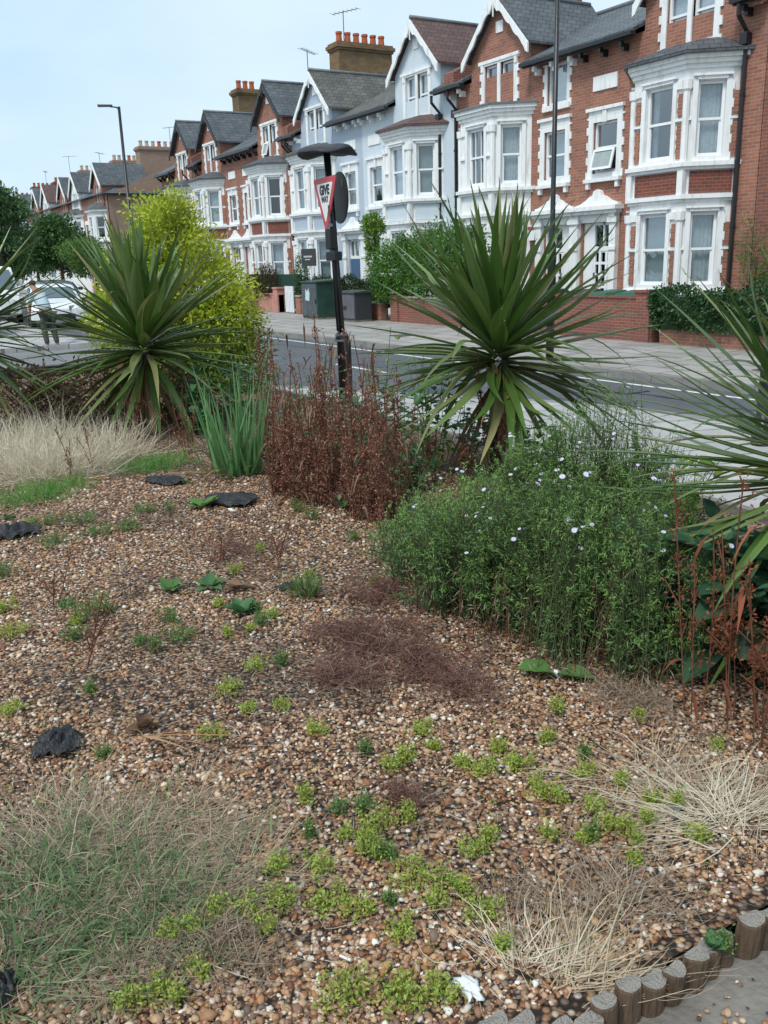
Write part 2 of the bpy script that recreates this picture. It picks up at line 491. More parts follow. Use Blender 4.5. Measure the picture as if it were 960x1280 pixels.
def slabmat(name, c1, c2, joint, w, h, rot=0):
    m = bpy.data.materials.new(name); m.use_nodes = True
    n = m.node_tree.nodes; l = m.node_tree.links
    b = n['Principled BSDF']; b.inputs['Roughness'].default_value = .8; b.inputs['Specular IOR Level'].default_value = .25
    tcn = n.new('ShaderNodeTexCoord'); mpn = n.new('ShaderNodeMapping'); mpn.inputs['Rotation'].default_value = (0, 0, rot)
    l.new(tcn.outputs['Object'], mpn.inputs[0])
    br = n.new('ShaderNodeTexBrick'); br.inputs['Scale'].default_value = 1
    br.inputs['Brick Width'].default_value = w; br.inputs['Row Height'].default_value = h
    br.inputs['Mortar Size'].default_value = .018; br.inputs['Mortar Smooth'].default_value = .2
    br.inputs['Color1'].default_value = (*c1, 1); br.inputs['Color2'].default_value = (*c2, 1); br.inputs['Mortar'].default_value = (*joint, 1)
    l.new(mpn.outputs[0], br.inputs['Vector'])
    nz = n.new('ShaderNodeTexNoise'); nz.inputs['Scale'].default_value = 1.3; nz.inputs['Detail'].default_value = 8; nz.inputs['Roughness'].default_value = .75
    l.new(tcn.outputs['Object'], nz.inputs['Vector'])
    r = n.new('ShaderNodeValToRGB'); r.color_ramp.elements[0].position = .3; r.color_ramp.elements[1].position = .65
    r.color_ramp.elements[0].color = (.62, .62, .62, 1); r.color_ramp.elements[1].color = (1.08, 1.08, 1.08, 1)
    l.new(nz.outputs['Fac'], r.inputs[0])
    mx = n.new('ShaderNodeMix'); mx.data_type = 'RGBA'; mx.blend_type = 'MULTIPLY'; mx.inputs[0].default_value = .8
    l.new(br.outputs['Color'], mx.inputs[6]); l.new(r.outputs[0], mx.inputs[7]); l.new(mx.outputs[2], b.inputs['Base Color'])
    bp = n.new('ShaderNodeBump'); bp.inputs['Strength'].default_value = .5; bp.inputs['Distance'].default_value = .008; bp.invert = True
    l.new(br.outputs['Fac'], bp.inputs['Height']); l.new(bp.outputs[0], b.inputs['Normal'])
    return m
M['slabs'] = slabmat('paving_slabs', (.42, .40, .375), (.33, .32, .30), (.10, .09, .08), .9, .6, rad(1.6))
M['slabs_near'] = slabmat('near_paving_slabs', (.46, .455, .44), (.41, .405, .395), (.2, .19, .18), .6, .6, rad(20))
M['kerb'] = mat('granite_kerb', (.26, .25, .24), .8, .3, bump=.3, bscale=40, var=.3, vscale=2)
M['concrete'] = mat('worn_concrete', (.23, .21, .185), .9, .15, bump=.5, bscale=45, var=.45, vscale=3)

def struct(o): o['kind'] = 'structure'; return o
g = MB(); g.quad((-900, -500, -.03), (500, -500, -.03), (500, 900, -.03), (-900, 900, -.03))
struct(g.build('ground', M['land'], fix=False))
# main road: sheet from near side to the far kerb; side street joins on the left
xs = [-160, -80, -40, -24, -17, -11, -7, -3, 5, 30]
m = MB()
for a, b in zip(xs[:-1], xs[1:]):
    m.quad((a, 1.5, 0), (b, 1.5, 0), (b, kerb_far(b) + .05, 0), (a, kerb_far(a) + .05, 0))
struct(m.build('road', M['asphalt'], fix=False))
m = MB(); m.quad((-24.2, -60, .004), (-15.9, -60, .004), (-15.9, 5.2, .004), (-24.2, 6.4, .004))
struct(m.build('side_street', M['asphalt_side'], fix=False))
# side street between the two terraces on the far side
m = MB(); m.quad((-65.6, 9.9, .004), (-54.9, 9.9, .004), (-54.9, 90, .004), (-65.6, 90, .004))
struct(m.build('side_street_beyond', M['asphalt'], fix=False))
# far pavement
def strip(mb, xs, y0f, y1f, z0, z1):
    for a, b in zip(xs[:-1], xs[1:]):
        mb.add([(a, y0f(a), z1), (b, y0f(b), z1), (b, y1f(b), z1), (a, y1f(a), z1)], [(0, 1, 2, 3)])
m = MB(); xf = [-54.6, -40, -24, -17, -11, -7, -3, 5, 30]
strip(m, xf, lambda x: kerb_far(x) + .15, lambda x: 15.6, 0, .12)
struct(m.build('far_pavement', M['slabs'], fix=False))
m = MB(); strip(m, [-160, -100, -65.9], lambda x: kerb_far(x) + .15, lambda x: 18, 0, .12)
struct(m.build('far_pavement_beyond', M['slabs'], fix=False))
m = MB()
for X0, X1 in ((-54.6, 30), (-160, -65.9)):
    n_ = int((X1 - X0) / .92); st = (X1 - X0) / n_
    for i in range(n_):
        a = X0 + i * st; b = a + st - .012
        m.add([(a, kerb_far(a), -.02), (b, kerb_far(b), -.02), (b, kerb_far(b) + .15, -.02), (a, kerb_far(a) + .15, -.02),
               (a, kerb_far(a) + .012, .125), (b, kerb_far(b) + .012, .125), (b, kerb_far(b) + .15, .125), (a, kerb_far(a) + .15, .125)],
              [(0, 1, 2, 3), (4, 5, 6, 7), (0, 1, 5, 4), (1, 2, 6, 5), (2, 3, 7, 6), (3, 0, 4, 7)])
struct(m.build('far_kerb', M['kerb']))
# front gardens' ground
m = MB(); m.quad((-54.5, 14.95, .135), (30, 14.95, .135), (30, 26, .135), (-54.5, 26, .135))
struct(m.build('front_garden_ground', M['concrete'], fix=False))
# near pavement with curved kerb into the side street
def near_edge(n=16):
    pts = [(30, 9.0), (5, 8.45), (-3, 8.35), (-6.7, 8.36), (-7.9, 8.25)]
    pts += [(-9.0, 7.85), (-10.0, 7.25), (-11.2, 6.6), (-12.6, 5.9), (-14.0, 5.0), (-15.0, 3.8), (-15.7, 2.2), (-15.9, 0), (-15.9, -60)]
    return pts
ne = near_edge()
m = MB(); m.add([(x, y, .12) for x, y in ne] + [(30, -60, .12)], [tuple(range(len(ne) + 1))])
struct(m.build('near_pavement', M['slabs_near'], fix=False))
def offs(pts, d):
    o = []
    for i, p in enumerate(pts):
        a = Vector(pts[max(i - 1, 0)]); b = Vector(pts[min(i + 1, len(pts) - 1)])
        t = (b - a).normalized(); nn = Vector((-t.y, t.x))
        o.append((p[0] + nn.x * d, p[1] + nn.y * d))
    return o
def ribbon(mb, pts, d0, d1, z0, z1=None):
    A = offs(pts, d0); B = offs(pts, d1)
    for i in range(len(pts) - 1):
        if z1 is None:
            mb.quad((*A[i], z0), (*A[i + 1], z0), (*B[i + 1], z0), (*B[i], z0))
        else:
            mb.add([(*A[i], z0), (*A[i + 1], z0), (*B[i + 1], z0), (*B[i], z0), (*A[i], z1), (*A[i + 1], z1), (*B[i + 1], z1), (*B[i], z1)],
                   [(0, 1, 2, 3), (4, 5, 6, 7), (0, 1, 5, 4), (1, 2, 6, 5), (2, 3, 7, 6), (3, 0, 4, 7)])
m = MB(); ribbon(m, ne, -.14, .0, -.02, .126)
struct(m.build('near_kerb', M['kerb']))
# painted lines
m = MB(); fl = [(x, kerb_far(x) - .34) for x in np.linspace(-60, 20, 60)]
ribbon(m, fl, 0, -.1, .006)
ribbon(m, ne[:9], -.30, -.40, .006)
for k in range(12):                       # give way dashes across the side street mouth
    x = -16.3 - k * .75
    for dy in (0, .3):
        m.quad((x, 6.55 + dy, .010), (x - .5, 6.55 + dy, .010), (x - .5, 6.70 + dy, .010), (x, 6.70 + dy, .010))
for k in range(20):
    x = -14 - k * 5.5
    m.quad((x, 8.35, .006), (x - 2, 8.35, .006), (x - 2, 8.45, .006), (x, 8.45, .006))
struct(m.build('road_markings', M['line'], fix=False))
# repairs, covers and tar lines on the road
M['tar'] = mat('fresh_tar', (.045, .047, .05), .6, .3, bump=.3, bscale=60)
M['asphalt_old'] = mat('older_asphalt', (.15, .155, .16), .9, .2, var=.3, vscale=3, bump=.3, bscale=90)
m = MB(); m.quad((-13.2, 8.9, .004), (-11.1, 8.95, .004), (-11.0, 9.7, .004), (-13.3, 9.6, .004)); m.quad((-22, 7.2, .004), (-17.5, 7.3, .004), (-17.6, 8.1, .004), (-22.1, 7.9, .004)); m.quad((-7.2, 9.3, .004), (-5.9, 9.3, .004), (-5.9, 9.9, .004), (-7.2, 9.95, .004))
struct(m.build('road_patches', M['asphalt_old'], fix=False))
m = MB(); rr = random.Random(4)
for (x0, y0, x1, y1) in ((-16, 8.6, -8.4, 9.9), (-9.8, 8.7, -5, 9.2), (-30, 8.8, -18, 9.6), (-12, 9.9, -3, 9.75)):
    n_ = 26; pts = [(x0 + (x1 - x0) * i / n_, y0 + (y1 - y0) * i / n_ + rr.uniform(-.05, .05)) for i in range(n_ + 1)]
    ribbon(m, pts, 0, .018 + .01 * rr.random(), .007)
struct(m.build('tar_lines', M['tar'], fix=False))
def cover(x, y, s, lab, z=.008):
    c = MB(); c.box(x - s, x + s, y - s * .75, y + s * .75, z - .006, z + .004)
    o = c.build('manhole_cover', M['tar']); tag(o, lab, 'manhole cover')
    for k in range(5):
        q = MB(); q.box(x - s * .9, x + s * .9, y - s * .65 + k * s * .3, y - s * .65 + k * s * .3 + s * .1, z + .004, z + .008); q.build('rib', M['lead'], o, world=False)
cover(-9.6, 9.9, .3, 'dark metal cover in the road beside the far white line')
cover(-9.0, 12.6, .28, 'metal cover let into the far pavement slabs', .127)
cover(-19.5, 12.2, .28, 'metal cover in the far pavement before the bushy hedge', .127)
# pavement beyond the side street on the near side
m = MB(); m.box(-160, -24.3, -30, 5.6, -.02, .12)
struct(m.build('pavement_beyond', M['slabs_near']))

# ------------------------------------------------------------------ houses
def facewall(mb, P, u0, u1, z0, z1, holes, depth=.11):
    us = sorted({u0, u1, *[h[0] for h in holes], *[h[1] for h in holes]})
    zs = sorted({z0, z1, *[h[2] for h in holes], *[h[3] for h in holes]})
    for a, b in zip(us[:-1], us[1:]):
        for c, d in zip(zs[:-1], zs[1:]):
            mu, mz = (a + b) / 2, (c + d) / 2
            if any(h[0] < mu < h[1] and h[2] < mz < h[3] for h in holes): continue
            mb.quad(P(a, c, 0), P(b, c, 0), P(b, d, 0), P(a, d, 0))
    for h in holes:
        a, b, c, d = h[:4]
        for p, q in (((a, c), (b, c)), ((b, c), (b, d)), ((b, d), (a, d)), ((a, d), (a, c))):
            mb.quad(P(p[0], p[1], 0), P(q[0], q[1], 0), P(q[0], q[1], depth), P(p[0], p[1], depth))

def window(root, P, u0, u1, z0, z1, style='sash', cover=None, rail=.5):
    """white frame set back in its opening > pane, curtain"""
    f = MB(); t = .055; D0, D1 = .055, .11
    f.pbox(P, u0 + .002, u0 + t, z0 + .002, z1 - .002, D0, D1); f.pbox(P, u1 - t, u1 - .002, z0 + .002, z1 - .002, D0, D1)
    f.pbox(P, u0 + t, u1 - t, z0 + .002, z0 + t + .01, D0, D1); f.pbox(P, u0 + t, u1 - t, z1 - t, z1 - .002, D0, D1)
    zm = z0 + (z1 - z0) * rail
    if style in ('sash', 'open', 'bars'):
        f.pbox(P, u0 + t, u1 - t, zm - .025, zm + .025, D0 - .012, D1 - .01)
        for s in (u0 + t, u1 - t - .03):
            f.pbox(P, s, s + .03, z0 + t, zm - .025, D0 + .01, D1 - .012)
    if style == 'bars':
        for k in (1, 2):
            uu = u0 + (u1 - u0) * k / 3
            f.pbox(P, uu - .01, uu + .01, z0 + t, z1 - t, D0 + .01, D1 - .02)
    fo = f.build('window', M['white_frame'], root)
    g_ = MB(); g_.quad(P(u0 + .03, z0 + .03, .095), P(u1 - .03, z0 + .03, .095), P(u1 - .03, z1 - .03, .095), P(u0 + .03, z1 - .03, .095))
    po = g_.build('pane', M['glass'], fo, fix=False)
    if style == 'open':                      # lower sash tipped outwards
        def P2(u, z, d): return P(u, z, d - .03 - (zm - z) * .28)
        s = MB(); s.pbox(P2, u0 + .05, u0 + .1, z0 + .07, zm - .03, 0, .04); s.pbox(P2, u1 - .1, u1 - .05, z0 + .07, zm - .03, 0, .04)
        s.pbox(P2, u0 + .1, u1 - .1, z0 + .07, z0 + .12, 0, .04); s.pbox(P2, u0 + .1, u1 - .1, zm - .08, zm - .03, 0, .04)
        s.quad(P2(u0 + .1, z0 + .12, .02), P2(u1 - .1, z0 + .12, .02), P2(u1 - .1, zm - .08, .02), P2(u0 + .1, zm - .08, .02))
        so = s.build('tilted_sash', M['white_frame'], fo)
        so.data.materials.append(M['blind']); so.data.polygons[len(so.data.polygons) - 1].material_index = 1
    if cover:
        c = MB(); kind, amt = cover
        za = z1 - (z1 - z0) * amt
        nseg = 14
        for k in range(nseg):
            ua = u0 + (u1 - u0) * k / nseg; ub = u0 + (u1 - u0) * (k + 1) / nseg
            if kind == 'curtain' and .3 < (k + .5) / nseg < .7: continue
            w = .012 if kind != 'blind' else 0
            c.quad(P(ua, za, .17 + w * (k % 2)), P(ub, za, .17 + w * ((k + 1) % 2)), P(ub, z1, .17 + w * ((k + 1) % 2)), P(ua, z1, .17 + w * (k % 2)))
        c.build('curtain' if kind != 'blind' else 'blind', M[kind], fo, fix=False)
    return fo

def teeth(mb, P, u, sgn, z0, z1, w0, w1, h=.16, d0=-.03, d1=.0):
    z = z0; k = 0
    while z < z1 - .01:
        zz = min(z + h, z1); w = w0 if k % 2 else w1
        mb.pbox(P, min(u, u + sgn * w), max(u, u + sgn * w), z, zz, d0, d1)
        z = zz; k += 1

def offpath(path, o):
    """path: 4 plan points of a canted bay, pushed outwards by o"""
    (a, b, c, d) = [Vector(p) for p in path]
    def line(p, q):
        t = (q - p).normalized(); n_ = Vector((t.y, -t.x))
        if n_.y > .01 or (abs(n_.y) < .01): n_ = n_
        mid = (p + q) / 2; cen = (a + d) / 2
        if (mid - cen).dot(n_) < 0: n_ = -n_
        return p + n_ * o, q + n_ * o
    L1, L2, L3 = line(a, b), line(b, c), line(c, d)
    def isect(l, m_):
        p, r = l[0], l[1] - l[0]; q, s_ = m_[0], m_[1] - m_[0]
        k = r.x * s_.y - r.y * s_.x
        t = ((q - p).x * s_.y - (q - p).y * s_.x) / k
        return p + r * t
    def aty(l, y):
        p, r = l[0], l[1] - l[0]; t = (y - p.y) / r.y; return p + r * t
    return [tuple(aty(L1, a.y)), tuple(isect(L1, L2)), tuple(isect(L2, L3)), tuple(aty(L3, d.y))]

def house(c, m_, half, bc, label, group, wall='brick', bay='white', spandrel='brick_dark', roof='slate', barge='white', tex=True,
          quoin=True, flatbay=False, infill=False, gz=0.0, dz=0.0, upper='plaque', covers=None, styles=None, door='white_frame', pipe=None,
          bayroof='slate', fullgable=False):
    X = lambda u: c + m_ * u
    root = empty('terraced_house', (X(half / 2), FY, 0), label, 'house', group)
    P = lambda u, z, d: (X(u), FY + d, z)
    covers = covers or {}; styles = styles or {}
    W = M[wall]
    EZ = 6.45; GP = 8.22 + gz; GE = 7.02 + gz; GWd = 1.2
    # ---- front wall
    holes = [(.47, 1.22, 3.75, 4.84), (.2, 1.16, .95, 2.68)]
    if upper == 'window': holes.append((.45, 1.15, 5.42, 6.33))
    w = MB()
    facewall(w, P, .0, half, .1, EZ, holes)
    # sides and back, so that the house is a closed body
    x0, x1 = X(0), X(half)
    for xx in (x0 + m_ * .004, x1 - m_ * .004):
        w.add([(xx, FY, .1), (xx, 23, .1), (xx, 23, 6.3), (xx, 18.9, 8.05 + gz * .5), (xx, FY, 6.35)], [(0, 1, 2, 3, 4)])
    w.quad((x0, 23, .1), (x1, 23, .1), (x1, 23, 6.3), (x0, 23, 6.3))
    w.build('wall', W, root, fix=False)
    # ---- gable front over the bay
    gw = MB()
    gh = [(bc - .60, bc - .06, 5.98 + dz, 7.10 + dz), (bc + .06, bc + .60, 5.98 + dz, 7.10 + dz)]
    Pg = lambda u, z, d: (X(u), FY - .006 + d, z)
    zt = 7.10 + dz + .02
    facewall(gw, Pg, bc - GWd, bc + GWd, EZ - .75 if dz < 0 else EZ - .6, GE, [h if h[3] < GE else (h[0], h[1], h[2], GE) for h in gh] if zt > GE else gh)
    # upper triangle (with the tops of the openings kept clear)
    if zt > GE:
        top = 7.10 + dz
        k = lambda z: GWd * (GP - z) / (GP - GE)
        kk = k(top)
        # strip from GE to top
        for a, b in ((-1, -.60), (-.06, .06), (.60, 1)):
            ul0 = a * GWd if abs(a) == 1 else a; ul1 = b * GWd if abs(b) == 1 else b
            ut0 = a * kk if abs(a) == 1 else a; ut1 = b * kk if abs(b) == 1 else b
            gw.quad(Pg(bc + ul0, GE, 0), Pg(bc + ul1, GE, 0), Pg(bc + ut1, top, 0), Pg(bc + ut0, top, 0))
        gw.quad(Pg(bc - kk, top, 0), Pg(bc + kk, top, 0), Pg(bc, GP, 0))
    else:
        gw.quad(Pg(bc - GWd, GE, 0), Pg(bc + GWd, GE, 0), Pg(bc, GP, 0))
    for s in (-1, 1):
        gw.quad(Pg(bc + s * GWd, EZ - .3, 0), Pg(bc + s * GWd, EZ - .3, 1.3), Pg(bc + s * GWd, GE, 1.3), Pg(bc + s * GWd, GE, 0))
    gw.build('gable', W, root, fix=False)
    dc = MB()      # lead-clad dormer cheeks further back
    for s in (-1, 1):
        dc.quad(P(bc + s * (GWd - .02), EZ - .2, .55), P(bc + s * (GWd - .02), EZ + .9, 2.6), P(bc + s * (GWd - .02), GE, 2.6), P(bc + s * (GWd - .02), GE, .55))
        dc.pbox(P, bc + s * (GWd + .012) - .01, bc + s * (GWd + .012) + .01, EZ + .28, GE - .05, .62, 1.35)
    dc.build('dormer_cheek', M['lead'], root, fix=False)
    # gable roof
    gr = MB(); ov = .2; o = .16
    sl = (GP - GE) / GWd
    for s in (-1, 1):
        a = (X(bc), FY - ov, GP + .07); b = (X(bc + s * (GWd + o)), FY - ov, GE - sl * o + .07)
        L_ = 3.0 + gz
        pts = [a, b, (b[0], b[1] + L_, b[2]), (a[0], a[1] + L_ + .3, a[2])]
        gr.add([*pts, *[(p[0], p[1], p[2] + .06) for p in pts]], [(0, 1, 2, 3), (4, 5, 6, 7), (0, 1, 5, 4), (1, 2, 6, 5), (2, 3, 7, 6), (3, 0, 4, 7)])
    gro = gr.build('gable_roof', M[roof], root)
    rt = MB(); rt.tube([(X(bc), FY - ov - .01, GP + .14), (X(bc), FY + 3.0, GP + .14)], .06, 8)
    rt.build('ridge_tiles', M['lead'] if barge == 'white' else M['pot'] if False else M['lead'], gro, smooth=True)
    # bargeboards with scalloped lower edge, pendant
    bb = MB()
    for s in (-1, 1):
        n_ = 18; up = []; lo = []
        for i in range(n_ + 1):
            t = i / n_
            u = bc + s * (GWd + o) * t; z = GP + .075 - sl * (GWd + o) * t
            up.append((X(u), FY - ov - .045, z))
            lo.append((X(u), FY - ov - .045, z - .15 - .06 * abs(math.sin(t * math.pi * 4)) - (.07 if .05 < t < .16 or t > .93 else 0)))
        for i in range(n_):
            bb.extr([up[i], up[i + 1], lo[i + 1], lo[i]], (0, .045, 0))
    bb.tube([(X(bc), FY - ov - .03, GP + .02), (X(bc), FY - ov - .03, GP - .45)], [.035, .02], 6)
    bb.build('bargeboard', M[barge if barge == 'white' else 'dark_wood'], root)
    # small plaque in gable
    pq = MB(); pq.pbox(Pg, bc - .14, bc + .14, GE + .42 + (0 if dz < 0 else .12), GE + .68 + (0 if dz < 0 else .12), -.025, 0)
    # gable windows' surround
    gs = MB(); zb, zt2 = 5.98 + dz, 7.10 + dz
    if quoin:
        teeth(gs, Pg, bc - .60, -1, zb - .15, zt2 + .05, .13, .20, d0=-.035); teeth(gs, Pg, bc + .60, 1, zb - .15, zt2 + .05, .13, .20, d0=-.035)
    else:
        gs.pbox(Pg, bc - .74, bc - .60, zb - .15, zt2 + .05, -.035, 0); gs.pbox(Pg, bc + .60, bc + .74, zb - .15, zt2 + .05, -.035, 0)
    gs.pbox(Pg, bc - .06, bc + .06, zb, zt2, -.04, .05)
    gs.pbox(Pg, bc - .82, bc + .82, zt2 + .05, zt2 + .13, -.07, 0); gs.pbox(Pg, bc - .72, bc + .72, zt2, zt2 + .05, -.045, 0)
    gs.pbox(Pg, bc - .86, bc + .86, zb - .22, zb - .13, -.09, 0); gs.pbox(Pg, bc - .60, bc + .60, zb - .13, zb, -.04, .0)
    for s in (-.68, .68): gs.pbox(Pg, bc + s - .05, bc + s + .05, zt2 - .12, zt2 + .05, -.06, -.035)
    gs.build('window_surround', M['white'], root)
    pq.build('plaque', M['white'], root)
    for i, h in enumerate(gh):
        window(root, Pg, *h, style=styles.get('g%d' % i, 'sash'), cover=covers.get('g%d' % i, ('net', 1.0)))
    # ---- main roof
    mr = MB(); rz = 8.1 + gz * .5; ry = 18.9
    e = (FY - .3, EZ - .02)
    def slab(xa, xb, y0, z0, y1, z1):
        pts = [(xa, y0, z0), (xb, y0, z0), (xb, y1, z1), (xa, y1, z1)]
        mr.add([*pts, *[(p[0], p[1], p[2] + .07) for p in pts]], [(0, 1, 2, 3), (4, 5, 6, 7), (0, 1, 5, 4), (1, 2, 6, 5), (2, 3, 7, 6), (3, 0, 4, 7)])
    sl0 = (rz - e[1]) / (ry - e[0]); ym = FY + 1.0; zm_ = e[1] + sl0 * (ym - e[0])
    slab(x0, x1, ry, rz, 23.2, 6.35); slab(x0, x1, ym, zm_, ry, rz)
    slab(x0, X(bc - GWd - .03), e[0], e[1], ym, zm_)
    if half - (bc + GWd) > .1: slab(X(bc + GWd + .03), x1, e[0], e[1], ym, zm_)
    # leave the strip in front of the gable free: notch is hidden behind the gable front
    mro = mr.build('roof', M[roof if roof != 'tile' else 'slate_old'], root)
    rt = MB(); rt.tube([(x0, ry, rz + .09), (x1, ry, rz + .09)], .07, 8); rt.build('ridge_tiles', M['lead'], mro, smooth=True)
    # gutter in two runs either side of the gable, with eaves corbels
    for a, b in ((0, bc - GWd - .02), (bc + GWd + .02, half)):
        if b - a < .12: continue
        gt = MB()
        gt.pbox(P, a, b, EZ - .09, EZ - .015, -.40, -.29)
        gt.pbox(P, a, b, EZ - .12, EZ - .02, -.286, -.25)
        gt.build('gutter', M['black'], root)
    u = .18
    while u < half:
        if not (bc - GWd - .1 < u < bc + GWd + .1):
            cb = MB(); cb.pbox(P, u - .04, u + .04, EZ - .3, EZ - .16, -.16, 0); cb.pbox(P, u - .04, u + .04, EZ - .22, EZ - .12, -.25, -.16)
            cb.build('eaves_corbel', M['white'] if wall != 'brick' or infill is False else M['black'], root)
        u += .62
    # party wall parapet with coping, at the outer boundary
    pp = MB()
    for (y0, z0, y1, z1) in ((FY - .25, EZ + .05, ry, rz + .02),):
        pp.extr([(x1 - m_ * .22, y0, z0 - .25), (x1 - m_ * .22, y1, z1 - .1), (x1 - m_ * .22, y1, z1 + .3), (x1 - m_ * .22, y0, z0 + .28)], (m_ * .215, 0, 0))
    pp.build('parapet', M['brick_old'], root)
    # ---- first floor window surround
    sr = MB()
    a, b = .47, 1.22; wi = .15
    if quoin:
        teeth(sr, P, a, -1, 3.64, 4.96, wi, wi + .06); teeth(sr, P, b, 1, 3.64, 4.96, wi, wi + .06)
    else:
        sr.pbox(P, a - wi, a, 3.64, 4.96, -.03, 0); sr.pbox(P, b, b + wi, 3.64, 4.96, -.03, 0)
    sr.pbox(P, a - wi, b + wi, 4.96, 5.08, -.034, 0); sr.pbox(P, a - wi - .05, b + wi + .05, 5.08, 5.15, -.09, 0)
    sr.pbox(P, a, b, 4.84, 4.96, -.03, 0)
    sr.pbox(P, a - wi - .04, b + wi + .04, 3.56, 3.64, -.12, 0); sr.pbox(P, a, b, 3.64, 3.75, -.03, 0)
    sr.pbox(P, (a + b) / 2 - .06, (a + b) / 2 + .06, 4.82, 5.08, -.07, -.034)
    for s in (a - .09, b + .09): sr.pbox(P, s - .045, s + .045, 3.42, 3.56, -.09, 0)
    if upper == 'window':
        teeth(sr, P, .45, -1, 5.34, 6.34, .09, .15); teeth(sr, P, 1.15, 1, 5.34, 6.34, .09, .15)
        sr.pbox(P, .33, 1.27, 5.3, 5.42, -.07, 0)
    sr.build('window_surround', M['white'], root)
    window(root, P, .47, 1.22, 3.75, 4.84, style=styles.get('f', 'sash'), cover=covers.get('f', ('blind', .6)))
    if upper == 'window':
        window(root, P, .45, 1.15, 5.42, 6.33, style='fixed', cover=('net', 1))
    else:
        q_ = MB(); q_.pbox(P, .42, 1.16, 5.5, 5.8, -.03, 0); q_.build('plaque', M['white'] if tex else M['white'], root)
    # ---- entrance: cornice, pediment, pilasters, door
    en = MB()
    en.pbox(P, .004, 1.45, 2.86, 2.94, -.2, 0); en.pbox(P, .004, 1.5, 2.94, 3.03, -.28, 0)
    prof = [(.02, 3.03), (.02, 3.06), (.2, 3.09), (.38, 3.17), (.52, 3.25), (.6, 3.27), (.64, 3.36), (.74, 3.40), (.84, 3.36), (.88, 3.27), (.98, 3.24), (1.14, 3.15), (1.3, 3.1), (1.42, 3.08), (1.42, 3.03)]
    en.extr([P(u, z, -.12) for u, z in prof], (0, .115, 0))
    en.pbox(P, 1.18, 1.38, .5, 2.86, -.12, 0); en.pbox(P, 1.14, 1.42, 2.66, 2.78, -.16, -.12); en.pbox(P, 1.15, 1.41, 2.06, 2.14, -.15, -.12)
    en.pbox(P, .004, .14, .5, 2.86, -.12, 0); en.pbox(P, .004, .18, 2.66, 2.78, -.16, -.12); en.pbox(P, .004, .16, 2.06, 2.14, -.15, -.12)
    en.pbox(P, .14, 1.18, 2.68, 2.86, -.06, 0)
    en.pbox(P, 1.19, 1.37, 2.78, 2.86, -.17, -.12)
    en.build('porch', M['white'], root)
    pnl = MB(); pnl.pbox(P, .2, .52, .95, 2.68, .06, .10); pnl.pbox(P, .52, 1.16, 2.04, 2.14, .05, .10)
    pnl.pbox(P, .52, .56, 2.14, 2.68, .05, .10); pnl.pbox(P, .83, .87, 2.14, 2.68, .05, .10); pnl.pbox(P, 1.12, 1.16, 2.14, 2.68, .05, .10); pnl.pbox(P, .56, 1.12, 2.62, 2.68, .05, .1)
    dfr = pnl.build('door_frame', M['white_frame'], root)
    gq = MB(); gq.quad(P(.55, 2.14, .09), P(1.13, 2.14, .09), P(1.13, 2.64, .09), P(.55, 2.64, .09)); gq.build('transom_pane', M['glass'], dfr, fix=False)
    d_ = MB(); a, b = .53, 1.15; z0, z1 = .95, 2.035
    if door == 'white_frame':
        for k in range(4):
            uu = a + (b - a) * k / 3; d_.pbox(P, uu - (.035 if 0 < k < 3 else 0) + (0 if k else 0), uu + (.035 if 0 < k < 3 else .06 if k == 0 else 0) if k < 3 else b, z0, z1, .06, .1) if k < 3 else d_.pbox(P, b - .06, b, z0, z1, .06, .1)
        for k in range(5):
            zz = z0 + (z1 - z0) * k / 4; d_.pbox(P, a + .001, b - .001, max(z0, zz - .03), min(z1, zz + .03), .063, .097)
        do = d_.build('door', M['white_frame'], root)
    else:
        d_.pbox(P, a, b, z0, z1, .06, .1); do = d_.build('door', M[door], root)
    hn = MB(); hn.pbox(P, a + .03, a + .06, 1.45, 1.55, .02, .06); hn.build('handle', M['lead'], do)
    # ---- bay
    path = [(X(bc - 1.28), FY), (X(bc - .68), FY - .75), (X(bc + .68), FY - .75), (X(bc + 1.28), FY)]
    bw = MB(); bws = {}
    FH, SH = (1.32, 2.72), (3.76, 5.12)
    segs = []
    for i in range(3):
        A = Vector(path[i]); B = Vector(path[i + 1]); L = (B - A).length
        t = (B - A) / L; nin = Vector((-t.y, t.x))
        if nin.y < 0: nin = -nin
        Pi = (lambda A, t, nin: (lambda u, z, d: (A.x + t.x * u + nin.x * d, A.y + t.y * u + nin.y * d, z)))(A, t, nin)
        if i == 1: hs = [(.33, L - .33, FH[0], FH[1]), (.33, L - .33, SH[0], SH[1])]
        elif i == 0: hs = [(L - .72, L - .20, FH[0], FH[1]), (L - .72, L - .20, SH[0], SH[1])]
        else: hs = [(.20, .72, FH[0], FH[1]), (.20, .72, SH[0], SH[1])]
        facewall(bw, Pi, 0, L, .1, 5.5, hs)
        segs.append((Pi, L, hs, i))
    bay_o = bw.build('bay', M[bay], root, fix=False)
    tr = MB()
    def band(off, z0, z1): tr.prism(offpath(path, off), z0, z1)
    band(.05, .12, 1.12); band(.08, 1.12, 1.22)
    band(.05, 2.92, 2.98); band(.10, 2.98, 3.06)
    band(.07, 3.52, 3.58); band(.13, 3.58, 3.66)
    band(.05, 5.34, 5.42); band(.10, 5.42, 5.50); band(.15, 5.50, 5.58)
